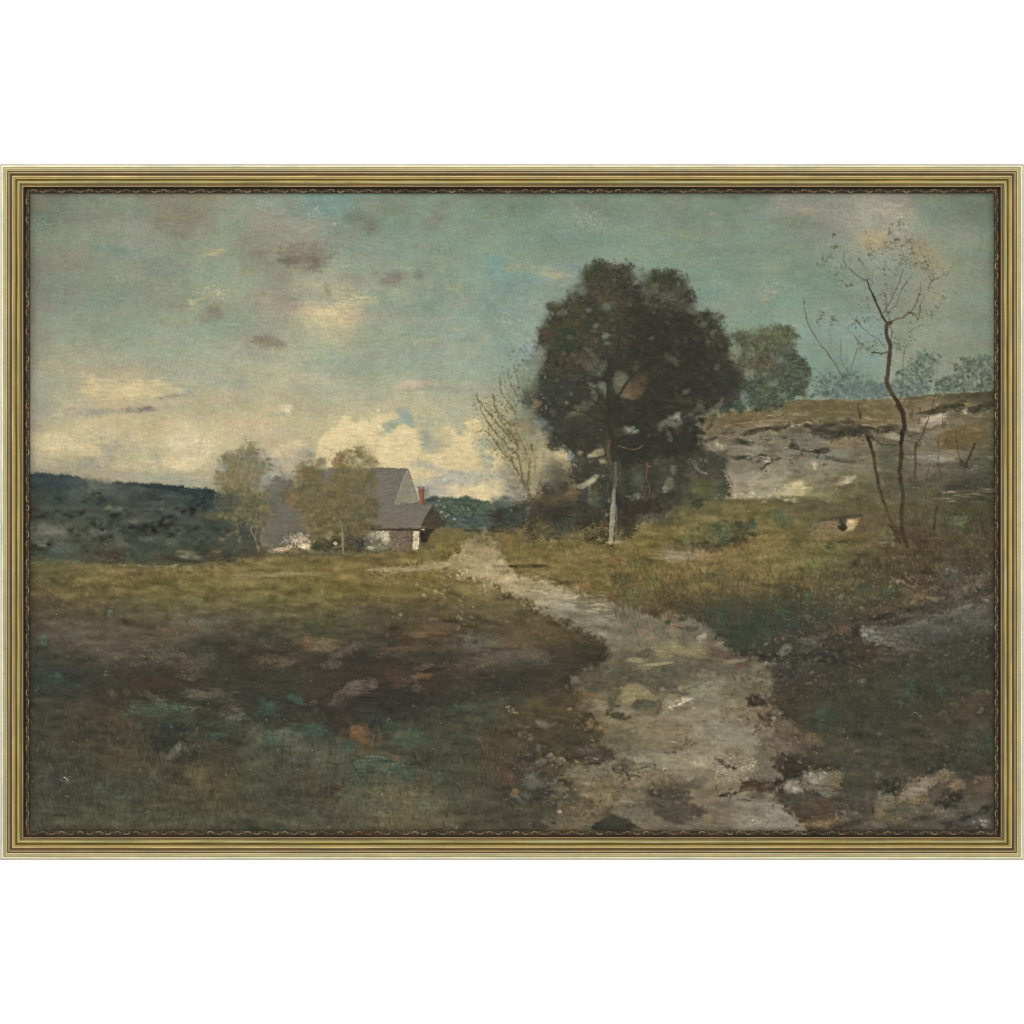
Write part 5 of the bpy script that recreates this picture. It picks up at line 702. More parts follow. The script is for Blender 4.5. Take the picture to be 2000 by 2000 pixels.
for pts, w0, w1, c, a in [
 ([(1398,1482),(1412,1490),(1426,1500),(1438,1502)], 3, 7, (58,46,38), .92),([(1404,1478),(1420,1484),(1436,1492)], 3, 4, (112,96,88), .6),
 ([(1408,1555),(1422,1552),(1432,1556),(1440,1550),(1452,1545),(1472,1547)], 4, 2, (52,54,50), .9),([(1412,1553),(1420,1557)], 5, 4, (50,52,50), .7),([(1436,1552),(1450,1540),(1470,1538)], 3, 5, (72,60,50), .7),([(1456,1564),(1466,1564)], 4, 4, (64,60,54), .7),
 ([(1196,1502),(1208,1512),(1226,1514),(1240,1508),(1256,1504),(1272,1502)], 4, 1.6, (62,60,54), .85),([(1222,1508),(1228,1520),(1236,1514)], 5, 4, (54,56,54), .85),([(1270,1502),(1285,1505),(1298,1508)], 2, 1, (92,86,72), .6),
 ([(1298,1472),(1316,1470),(1330,1460),(1344,1453)], 3, 2.5, (80,78,66), .8),([(1306,1474),(1320,1474)], 3, 3, (66,68,60), .6),([(1334,1458),(1352,1452),(1372,1450),(1390,1456)], 2, 1, (88,78,74), .6),
 ([(1184,1396),(1200,1404),(1222,1402),(1232,1400)], 5, 3, (56,56,48), .85),([(1150,1394),(1170,1395),(1186,1394)], 1.4, 1.6, (66,60,52), .7),([(1200,1385),(1190,1392)], 4, 4, (58,60,52), .6),([(1234,1378),(1256,1372),(1280,1372),(1296,1366)], 1.6, 1.2, (68,68,58), .7),([(1282,1392),(1290,1380),(1288,1370)], 2, 1, (62,60,52), .6),
 ([(1330,1348),(1345,1346),(1358,1340),(1370,1334)], 1.6, 1, (74,76,66), .7),([(1285,1350),(1300,1352),(1318,1356)], 5, 5, (78,76,64), .6),([(1300,1340),(1306,1350)], 7, 6, (80,78,66), .5),
 ([(1108,1516),(1122,1508),(1146,1504)], 1.6, .9, (70,68,58), .7),([(1076,1530),(1100,1524),(1118,1522)], 2, 2, (60,58,46), .6),
 ([(1446,1412),(1456,1432),(1462,1456),(1466,1470)], 1.3, 1, (100,96,82), .5),([(1470,1410),(1485,1440),(1500,1480),(1516,1524)], 2.5, 2, (98,100,86), .6),([(1490,1440),(1510,1478),(1522,1490)], 3, 2, (108,90,72), .5),([(1478,1500),(1484,1520)], 1.6, 1.6, (90,86,72), .5),([(1505,1506),(1516,1528)], 1.6, 2, (82,88,84), .6),
 ([(1420,1568),(1480,1562),(1500,1560)], 2, 2, (92,90,76), .4)]:
    stroke(pts, w0*1.15, w1*1.15, c, a*.72, 'm', .6, soft=1.5, lift=.5, wob=1.6, vary=.1)
stroke([(1314,1380),(1330,1376),(1348,1368),(1354,1366)], 1.2, 1.8, (206,200,176), .9, 'm', .6, lift=2); stroke([(1330,1376),(1340,1366),(1356,1365)], 1.4, 1, (192,184,158), .7, lift=1.5); stroke([(1334,1372),(1352,1372)], 2.6, 1.4, (166,158,132), .5)
stroke([(1302,1449),(1316,1449),(1330,1454)], 1, .7, (172,164,142), .75, lift=1.2); stroke([(1186,1488),(1192,1482),(1202,1480)], 1.3, .9, (156,148,122), .7, lift=1); stroke([(1228,1482),(1232,1490),(1244,1494)], 1, .8, (160,152,126), .6, lift=1); stroke([(1178,1316),(1186,1314),(1196,1310)], .9, .7, (160,152,130), .6)
for k in range(130):
    px = rng.uniform(1400, 1475); py = rng.uniform(1478, 1528); stroke([(px, py), (px+rng.uniform(4, 12), py+rng.uniform(1, 5))], .6, .4, pick([(176,166,140),(158,146,120),(108,96,74)]), .5, lift=1, gk=.7)
for k in range(40):
    px = rng.uniform(1455, 1500); py = rng.uniform(1590, 1620); stroke([(px, py), (px+rng.uniform(5, 12), py+rng.uniform(0, 4))], .7, .4, pick([(168,160,140),(150,142,122)]), .5, lift=1)
for x, y in [(1122,1334),(1126,1344),(1134,1348),(1142,1352),(1124,1326)]: blob(x, y, 7, 4, (120,112,92), .6, soft=1, gk=.8)
# ochre and rust touches along the left bank of the track
for x, y, rx, ry, c, a in [(1144,1359,18,6,(128,98,56),.7),(1162,1362,12,4,(124,98,60),.6),(1132,1352,8,6,(116,90,50),.6),(1174,1422,10,14,(118,94,52),.6),(1154,1416,9,6,(132,100,54),.7),(1140,1416,7,4,(44,46,44),.8),(1128,1416,6,3,(48,50,46),.7),(1152,1440,14,9,(58,62,54),.6),(1168,1434,10,8,(64,60,50),.6),
 (1114,1447,28,20,(58,68,50),.8),(1102,1456,16,9,(52,62,54),.6),(1080,1390,80,26,(76,68,44),.6),(1130,1405,30,10,(66,62,38),.6),(1105,1395,22,6,(70,66,40),.5),(1113,1386,5,2.5,(150,92,62),.8),(1060,1414,12,9,(104,104,98),.7),(1068,1420,8,6,(96,92,90),.5),(1085,1414,10,6,(78,78,64),.6),(1035,1442,8,6,(94,94,96),.7),(1020,1444,12,4,(56,58,56),.5),(1054,1460,12,8,(98,94,86),.7),(1034,1476,9,7,(86,82,76),.7),(1044,1472,8,9,(56,54,46),.7),
 (1089,1484,24,9,(132,108,80),.75),(1080,1478,14,6,(138,114,86),.6),(1060,1488,14,7,(108,100,86),.6),(1060,1470,8,10,(50,50,46),.6),(1090,1496,18,6,(82,78,60),.6),(1077,1508,28,9,(80,72,44),.85),(1095,1504,16,6,(74,66,42),.6),(1024,1502,12,5,(100,68,44),.7),(1013,1486,8,5,(48,50,52),.8),(1033,1482,10,5,(42,46,52),.8),(1000,1524,9,9,(98,66,44),.7),(1010,1520,10,8,(96,72,48),.5),(1041,1530,18,16,(94,92,86),.8),(1036,1522,10,7,(108,102,94),.5),(1020,1512,10,5,(48,52,58),.7),(1060,1515,12,6,(60,56,46),.6),(1100,1532,16,8,(50,52,42),.8),(1084,1538,10,12,(84,84,76),.6),(1007,1547,7,7,(142,98,48),.85),(1001,1552,6,4,(128,88,46),.6),(1060,1545,22,7,(44,48,52),.7),(1040,1560,20,5,(46,52,56),.7),(1015,1562,14,12,(90,90,84),.6),(1025,1555,10,6,(92,94,90),.6),(1098,1543,12,7,(126,96,54),.6),(1110,1560,20,12,(70,74,58),.7),(1066,1555,10,7,(48,50,50),.6),(1050,1575,30,8,(84,74,50),.6),(1000,1570,12,12,(48,54,54),.6),(1010,1580,16,5,(112,94,56),.4),
 (1155,1472,36,9,(88,78,82),.6),(1175,1484,30,8,(66,60,60),.75),(1140,1482,28,6,(70,56,50),.7),(1170,1462,24,7,(96,78,62),.5),(1185,1470,16,9,(56,52,44),.5),(1200,1458,16,8,(106,104,86),.5),(1135,1470,14,5,(92,62,48),.5),(1120,1490,24,4,(104,78,50),.6),(1160,1492,20,3,(58,46,42),.8),(1130,1498,14,4,(120,100,70),.5)]:
    blob(x, y, rx, ry, c, a, rng.uniform(-20, 20), soft=.9, warp=.5, g='m', gk=.6, vary=.12, lift=.4)
scatter([(1130,1345),(1185,1410),(1200,1470),(1150,1490),(1120,1430)], 150, (1,3), 1.5, 0, 60, [(138,108,60),(58,52,42),(112,86,52),(96,86,64)], .55)
scatter([(1000,1470),(1100,1460),(1120,1500),(1080,1560),(1000,1580)], 330, (1.5,5), 1.8, -40, 30, [(104,100,90),(52,54,54),(112,86,58),(80,74,58),(64,62,50)], .4)

poly([(40,1296),(200,1302),(400,1262),(600,1266),(800,1262),(1000,1292),(1130,1262),(1172,1262),(1170,1300),(1060,1350),(900,1372),(850,1400),(640,1424),(400,1404),(200,1370),(40,1360)], (52,48,40), .5, edge=13, warp=9, warp2=6, g='m')
poly([(1560,1225),(1700,1190),(1944,1240),(1944,1400),(1700,1420),(1540,1380),(1500,1300)], (58,56,44), .38, edge=16, warp=9, warp2=6, g='m')
poly([(1400,1180),(1560,1150),(1620,1190),(1600,1250),(1480,1290),(1400,1250),(1350,1205)], (52,60,46), .45, edge=12, warp=8, warp2=5, g='m')
# ---------------------------------------------------------------- shadowed hollow and undergrowth, left
for x, y, rx, ry, an, c, a in [
 (760,1372,90,32,0,(52,47,41),.75),(775,1360,62,24,0,(49,45,39),.7),(740,1390,50,16,0,(50,46,40),.6),(810,1385,40,18,0,(52,48,42),.55),(700,1292,72,14,-5,(50,47,40),.75),(640,1300,60,16,0,(56,50,42),.6),(730,1280,36,9,0,(50,46,38),.6),(985,1335,52,20,-10,(50,50,42),.75),(940,1350,50,8,-16,(52,48,40),.75),(1060,1342,40,10,0,(54,50,40),.6),(1150,1275,34,20,20,(58,52,38),.75),(1165,1290,22,10,0,(52,48,38),.7),(1130,1300,40,10,10,(58,54,44),.5),(860,1280,26,9,0,(50,52,42),.7),(870,1298,30,6,0,(54,46,38),.6),(610,1230,26,9,0,(62,66,48),.7),(560,1265,26,12,0,(56,48,40),.7),(530,1278,40,6,0,(50,46,40),.7),(500,1242,34,5,0,(52,54,54),.6),(460,1240,30,10,0,(70,62,44),.5),(560,1340,60,20,0,(62,62,44),.5),(640,1350,60,26,0,(60,52,44),.5),(320,1320,60,20,0,(60,52,40),.5),(300,1335,30,14,0,(66,48,36),.5),(560,1400,60,12,0,(54,54,48),.6),(650,1410,24,22,0,(50,46,42),.6),(600,1410,34,10,0,(68,60,42),.6),
 (624,1261,30,13,0,(124,104,66),.85),(612,1258,18,9,0,(120,96,62),.6),(640,1262,16,9,0,(116,102,66),.6),(594,1254,10,8,0,(116,74,50),.6),(573,1254,10,6,0,(104,94,74),.6),(554,1264,6,7,0,(98,82,66),.6),(679,1270,28,10,-20,(104,92,76),.75),(688,1262,10,5,-20,(116,104,86),.6),(660,1280,16,5,0,(88,76,64),.5),(700,1266,14,5,-14,(98,86,70),.5),(650,1298,22,6,0,(90,78,66),.7),(560,1292,34,9,0,(98,80,52),.7),(548,1300,30,7,0,(86,74,50),.5),
 (828,1238,28,5,-3,(130,94,58),.8),(850,1230,26,6,-5,(104,76,48),.6),(835,1226,22,4,0,(98,72,48),.5),(780,1268,16,5,0,(112,72,46),.6),(800,1268,18,6,-5,(104,76,46),.6),(745,1276,14,10,0,(100,72,52),.5),(741,1280,6,5,0,(128,86,62),.6),(745,1262,9,7,0,(92,88,78),.5),(770,1278,20,6,0,(104,88,72),.5),(830,1304,22,5,-10,(128,104,86),.6),(842,1298,14,5,0,(120,96,74),.5),(870,1302,16,5,0,(104,78,54),.5),(925,1255,30,11,0,(88,88,78),.5),(950,1248,18,9,20,(88,92,80),.6),(972,1258,16,7,-20,(104,98,80),.6),(928,1254,8,4,0,(48,54,56),.8),(910,1248,12,7,30,(100,94,80),.5),(900,1258,6,8,0,(50,50,46),.5),(960,1290,40,14,0,(88,78,62),.5),(905,1300,40,12,0,(88,74,60),.5),(1010,1275,40,11,0,(92,84,72),.55),(1050,1285,36,12,0,(92,82,70),.5),(1010,1260,30,8,0,(108,80,56),.4),(1100,1240,70,12,10,(94,78,48),.4),
 (828,1322,24,9,0,(122,78,46),.7),(838,1318,12,6,0,(134,84,46),.6),(810,1326,12,7,0,(104,92,80),.5),(815,1345,7,10,-20,(96,92,80),.7),(785,1335,22,7,-10,(92,62,44),.6),(760,1330,20,12,0,(66,52,42),.6),(770,1315,16,16,0,(84,56,42),.5),(716,1340,16,10,-20,(104,84,70),.8),(728,1338,6,8,0,(96,80,70),.5),(681,1345,24,11,-25,(98,82,70),.85),(662,1360,20,9,-25,(86,72,56),.7),(693,1334,10,6,-20,(108,92,80),.7),(650,1370,16,9,0,(80,64,50),.5),
 (340,1285,54,15,6,(92,82,66),.6),(262,1248,30,12,0,(90,80,62),.5),(300,1252,20,9,0,(98,88,72),.5),(215,1282,26,9,0,(104,90,74),.5),(240,1278,14,7,0,(108,98,80),.5),(130,1232,30,12,10,(100,88,70),.5),(105,1222,20,5,10,(124,112,90),.4),(90,1240,22,9,0,(104,86,66),.5),(150,1250,20,9,0,(100,86,66),.5),(300,1252,16,5,0,(112,106,82),.4),(352,1212,30,7,-3,(104,96,82),.6),(378,1215,26,8,0,(100,98,90),.6),(400,1222,20,9,0,(98,92,82),.6),(382,1224,8,6,0,(124,80,54),.7),(442,1210,34,6,-4,(98,94,86),.6),(430,1218,22,5,0,(100,100,84),.5),(340,1228,30,8,-30,(106,80,50),.5),(325,1235,30,5,-28,(100,74,48),.6),(450,1205,30,6,0,(84,78,68),.5),(470,1200,30,8,0,(70,60,50),.5),(350,1250,30,8,0,(84,78,54),.5),
 (330,1138,16,9,0,(80,76,50),.6),(500,1062,0.1,.1,0,(0,0,0),0),(110,1180,30,7,0,(74,70,50),.5),(72,1158,16,6,0,(98,82,66),.5),(90,1180,30,10,0,(66,62,46),.4),(150,1148,12,4,0,(76,68,54),.5),(180,1162,40,9,0,(80,78,52),.5),(370,1140,30,5,15,(90,84,56),.4),
 (840,1188,30,6,0,(84,70,52),.6),(852,1186,7,8,0,(72,62,54),.7),(736,1190,20,9,0,(72,64,46),.6),(830,1205,30,8,-25,(74,60,46),.5),(680,1188,18,6,0,(82,76,56),.5),(730,1212,18,9,0,(80,66,50),.4),(700,1205,60,8,10,(86,78,52),.4),
 (768,1568,92,40,0,(106,96,66),.6),(745,1562,30,16,0,(120,102,66),.5),(790,1570,30,14,0,(112,98,66),.5),(770,1595,50,16,0,(114,96,64),.55),(820,1592,34,26,0,(106,100,70),.6),(830,1572,22,14,0,(106,108,76),.6),(762,1578,14,7,0,(84,78,70),.5),(755,1582,14,5,0,(84,92,66),.5),(700,1585,26,20,0,(84,84,66),.5),(715,1560,40,14,10,(84,90,66),.5),
 (570,1448,30,13,10,(108,102,72),.7),(562,1444,14,9,0,(116,106,74),.5),(585,1460,16,10,20,(106,104,70),.6),(545,1438,20,7,0,(84,92,74),.5),(528,1448,14,10,0,(66,100,82),.5),(600,1462,30,12,20,(78,80,70),.5),(629,1478,12,12,10,(110,106,74),.7),(620,1490,9,10,10,(100,96,66),.6),(655,1475,22,10,-20,(98,94,76),.7),(650,1488,26,9,-10,(104,96,74),.65),(668,1498,14,5,-30,(110,104,84),.6),(590,1485,24,7,0,(88,86,80),.5),(528,1485,7,6,0,(110,98,72),.6),(540,1510,40,16,0,(70,72,54),.5),(545,1530,26,8,0,(66,62,56),.5),(610,1530,18,9,-20,(92,68,46),.5),(650,1540,26,9,-20,(74,50,38),.6),(640,1550,22,14,0,(58,50,40),.5),(590,1580,20,8,0,(60,56,46),.4),
 (460,1395,14,14,0,(104,98,88),.7),(436,1392,14,9,0,(98,92,80),.6),(447,1404,20,5,0,(98,94,84),.5),(495,1425,14,12,-20,(96,94,76),.6),(505,1445,9,9,0,(112,106,74),.7),(400,1358,34,9,4,(96,88,70),.7),(385,1362,22,7,0,(84,82,66),.5),(370,1322,20,5,0,(104,88,64),.5),(367,1326,9,5,0,(112,82,52),.6),(300,1365,20,6,20,(96,88,64),.7),(310,1372,16,6,20,(76,82,60),.6),(285,1385,24,7,-10,(70,88,66),.6),(325,1388,44,12,4,(66,88,62),.6),(355,1382,18,9,10,(76,98,68),.6),(385,1385,14,9,0,(100,96,62),.7),(378,1388,12,7,0,(96,88,60),.6),(340,1410,20,7,0,(72,84,58),.6),(300,1430,16,20,30,(64,70,50),.5),(330,1440,40,22,-10,(44,48,42),.75),(315,1455,22,12,0,(42,46,40),.6),(350,1430,16,20,0,(44,48,42),.6),(390,1400,12,20,0,(48,48,38),.6),(410,1385,16,16,0,(48,52,40),.6),(380,1420,26,9,0,(50,52,42),.6),(390,1460,20,9,0,(70,68,58),.5),
 (340,1468,20,7,-45,(110,104,80),.75),(346,1462,12,6,-40,(122,114,90),.6),(330,1480,11,6,-45,(104,94,72),.6),(355,1480,28,7,-35,(48,46,50),.8),(370,1486,16,8,0,(50,50,50),.7),(374,1462,22,9,0,(84,76,66),.5),(296,1514,7,8,0,(110,104,82),.8),(306,1500,9,4,-45,(112,104,80),.6),(420,1460,26,10,20,(74,62,44),.6),(260,1480,50,20,0,(78,72,46),.45),(215,1510,16,12,0,(84,66,46),.5),(245,1470,20,12,0,(78,68,42),.5),(380,1510,20,24,-60,(100,88,50),.5),(392,1508,5,16,20,(108,88,50),.6),(105,1515,12,14,0,(56,52,54),.5),(110,1535,10,9,0,(54,52,58),.6),(195,1535,18,9,10,(74,84,66),.5),(190,1545,12,6,0,(80,96,84),.35),(130,1560,26,12,0,(56,64,50),.5),(260,1540,40,26,0,(60,66,52),.5),(90,1580,18,12,0,(80,82,72),.4),(235,1565,24,12,0,(84,88,62),.4),(450,1545,30,20,0,(80,74,50),.4),(500,1580,20,14,0,(84,64,46),.4),(430,1535,18,30,0,(84,76,46),.4)]:
    if a: blob(x, y, rx, ry, tuple(v*(.93 if sum(c) > 255 else 1) for v in c), a*(.68 if sum(c) > 255 else 1), an, soft=1.1, warp=.6, g=rng.choice(['m', 'h', 'f']), gk=.6, vary=.12, lift=.3)
for x, y, rx, ry, c, a in [  # cool green accents
 (214,1196,7,6,(72,130,112),.85),(216,1202,4,5,(60,112,94),.7),(213,1221,2.5,6,(62,112,94),.7),(80,1246,9,8,(64,118,102),.85),(82,1252,5,5,(56,104,88),.6),(141,1241,8,5,(58,96,86),.6),(236,1166,4,2,(72,112,92),.6),(102,1327,16,7,(46,88,70),.85),(110,1322,9,6,(54,100,80),.6),(85,1315,22,7,(46,72,60),.6),(140,1342,12,8,(44,66,56),.6),(90,1340,20,12,(46,66,52),.5),
 (398,1272,18,11,(58,70,58),.6),(565,1361,8,6,(36,108,92),.8),(583,1370,9,8,(38,104,84),.8),(590,1376,9,4,(42,92,76),.6),(530,1382,9,9,(44,92,72),.7),(512,1368,7,6,(46,92,70),.8),(524,1378,7,7,(36,92,72),.8),(510,1390,12,12,(48,76,64),.6),(575,1420,9,5,(48,92,80),.7),(604,1424,24,5,(46,84,70),.7),(619,1430,17,8,(50,92,76),.75),(674,1458,13,10,(40,88,80),.85),(684,1452,9,6,(44,84,76),.6),(640,1440,12,9,(42,72,66),.5),(437,1418,13,6,(56,88,68),.7),(420,1440,16,7,(46,96,78),.8),(432,1436,10,4,(50,90,74),.6),(525,1445,9,5,(56,100,84),.6),
 (716,1396,20,9,(44,66,56),.6),(770,1420,26,10,(54,78,62),.6),(795,1440,22,13,(62,86,64),.65),(800,1452,18,10,(60,88,68),.6),(762,1455,20,9,(58,76,58),.6),(750,1430,14,7,(62,80,62),.6),(860,1392,34,10,(56,76,58),.6),(890,1385,16,10,(54,82,54),.7),(893,1372,5,9,(58,88,52),.6),(935,1388,34,6,(58,84,66),.6),(980,1372,26,9,(62,78,64),.6),(1000,1365,26,9,(58,72,56),.6),(905,1440,26,12,(62,76,56),.5),(880,1460,30,14,(66,78,56),.5),(855,1520,14,22,(66,92,66),.7),(868,1515,6,14,(52,88,80),.7),(850,1540,10,14,(66,88,64),.6),(905,1560,12,16,(78,92,74),.6),(840,1575,18,6,(88,108,80),.6),(815,1508,16,8,(66,90,66),.5),(900,1505,14,12,(64,78,58),.6),
 (1782,1338,9,16,(44,84,66),.6),(1772,1358,10,8,(44,96,76),.6),(1762,1373,9,6,(44,104,84),.75),(1776,1378,6,3,(52,100,80),.7),(1837,1348,9,8,(46,104,84),.85),(1842,1356,4,5,(46,92,72),.7),(1888,1324,10,5,(48,86,68),.75),(1934,1449,8,9,(40,86,64),.8),(1892,1440,5,8,(48,86,72),.5),(1912,1480,8,9,(60,84,68),.4),(1612,1395,16,14,(50,78,60),.6),(1600,1420,12,9,(48,76,62),.5),(1606,1400,7,12,(52,88,68),.5),(1640,1395,14,14,(52,66,52),.5),(1805,1335,6,12,(52,72,54),.5),(1785,1315,7,12,(54,76,56),.5),
 (1580,1170,7,9,(46,90,66),.7),(1576,1166,4,10,(58,104,72),.5),(1642,1170,8,9,(66,94,90),.6),(1645,1166,4,5,(84,116,118),.6),(1530,1195,10,9,(56,82,56),.6),(1548,1230,22,16,(46,66,58),.7),(1480,1210,16,20,(46,64,52),.6),(1470,1235,22,26,(46,62,52),.5),(1610,1195,22,9,(50,68,56),.6),(1625,1185,16,8,(50,66,60),.5),(1690,1160,16,18,(54,74,58),.6),(1735,1160,14,12,(54,82,66),.6),(1745,1155,12,7,(50,78,62),.5),(1760,1180,10,8,(46,66,54),.5),(1936,1115,6,9,(54,92,66),.6),(1410,1205,12,14,(52,78,60),.6),(1415,1190,9,12,(46,74,60),.5),(1460,1195,14,10,(54,80,60),.4)]:
    blob(x, y, rx, ry, c, a*.62, rng.uniform(-20, 20), soft=1.1, warp=.5, g='m', gk=.7, vary=.12, lift=.4)
for x, y, rx, ry, c, a in [  # rust and orange
 (696,1430,13,11,(146,90,46),.85),(692,1434,9,9,(134,84,44),.6),(702,1424,5,4,(160,100,50),.8),(719,1448,9,6,(136,86,48),.8),(742,1440,7,8,(118,76,44),.7),(745,1450,9,6,(112,72,42),.6),(778,1438,10,6,(124,84,58),.7),(716,1458,22,5,(100,64,42),.6),(740,1470,40,5,(108,78,50),.6),(775,1482,16,6,(112,78,50),.6),(762,1478,10,4,(124,80,52),.7),(663,1446,5,6,(128,96,62),.6),(612,1368,6,8,(116,74,46),.7),(617,1388,8,5,(110,70,42),.6),(940,1446,7,6,(116,84,48),.7),(830,1520,9,16,(98,72,46),.6),(818,1540,12,8,(92,62,42),.6),(952,1500,20,14,(92,66,40),.5),(985,1520,20,12,(92,66,42),.5),(940,1530,16,12,(88,58,40),.5),(880,1535,9,9,(88,58,40),.5),
 (219,1357,11,7,(132,92,50),.85),(214,1350,9,5,(118,94,54),.6),(246,1351,6,8,(118,86,50),.8),(142,1394,9,11,(102,74,48),.65),(135,1402,8,9,(92,66,46),.5),(217,1395,10,11,(100,72,44),.6),(220,1408,12,4,(98,68,42),.6),(457,1385,7,6,(118,62,44),.8),(450,1393,7,4,(104,58,42),.7),(488,1407,5,6,(122,62,44),.8),(493,1461,5,6,(140,102,50),.85),(427,1370,5,4,(116,66,46),.8),(252,1415,14,6,(88,56,42),.5),(257,1380,6,4,(112,104,66),.8),(288,1540,8,9,(96,70,50),.5),(348,1435,5,6,(92,52,42),.5),(480,1570,12,16,(92,76,46),.4),(500,1480,12,12,(90,66,42),.4),(322,1407,9,2,(100,76,64),.6),(80,1280,10,8,(92,60,46),.6),(130,1268,14,6,(104,68,58),.6),(120,1300,30,7,(78,52,38),.5),(330,1305,12,10,(88,60,40),.5),(375,1295,12,9,(92,66,42),.5),
 (1650,1233,18,10,(134,80,46),.8),(1645,1230,12,8,(128,66,40),.6),(1663,1238,6,5,(140,92,50),.6),(1604,1226,14,5,(124,96,62),.6),(1582,1205,9,4,(150,122,84),.7),(1590,1208,6,3,(140,116,80),.5),(1728,1192,12,6,(124,90,52),.7),(1760,1180,40,9,(96,76,48),.4),(1797,1170,30,8,(128,104,66),.5),(1808,1165,20,5,(140,116,78),.4),(1788,1272,10,14,(98,66,50),.5),(1787,1262,5,8,(118,74,56),.5),(1698,1200,20,6,(96,70,46),.5),(1585,1446,22,8,(118,92,66),.6),(1592,1441,14,6,(132,92,58),.7),(1600,1452,10,5,(124,96,66),.6),(1705,1255,26,4,(104,76,46),.6),(1650,1215,22,12,(94,72,44),.5),(1850,1098,14,3,(112,92,58),.5),(1712,1065,20,6,(112,84,52),.5),(1720,1085,14,9,(104,76,50),.5)]:
    blob(x, y, rx, ry, c, a*.5, rng.uniform(-20, 20), soft=1.1, warp=.6, g='m', gk=.6, vary=.12, lift=.5)
for k in range(34): blob(rng.uniform(1480, 1572), 1255+rng.normal()*12, rng.uniform(1.5, 4.5), rng.uniform(1.5, 3), pick([(140,72,72),(122,62,60),(150,88,82),(112,58,52)]), .7, soft=.8)
blob(1448,1303,10,5,(120,66,60),.7); blob(1410,1278,30,8,(84,52,48),.5,10,soft=1); blob(1385,1256,12,10,(104,72,70),.4)
# the arched sweep of green, bottom centre
for k in range(9):
    o = k*3.2
    stroke([(688+o*.5,1492+o*.6),(710,1481+o),(738,1478+o),(768,1486+o),(794,1502+o*1.05),(812,1524+o*.9)], 2.2, 1.4, pick([(82,100,78),(66,82,62),(92,112,90),(70,90,72),(56,70,52)]), .55, 'f', .5, soft=.6, lift=1.5, vary=.1)
stroke([(760,1492),(782,1502),(798,1514),(808,1524)], 5, 3, (56,98,88), .6, 'd', .5, lift=1); stroke([(716,1480),(740,1480),(760,1486)], 3, 2, (96,124,110), .45, 'h', .8)
stroke([(720,1475),(750,1472),(775,1484),(788,1494)], 2.5, 3, (112,86,56), .6, 'h', .6)
stroke([(806,1474),(815,1490),(828,1504)], 5, 4, (50,48,44), .7)
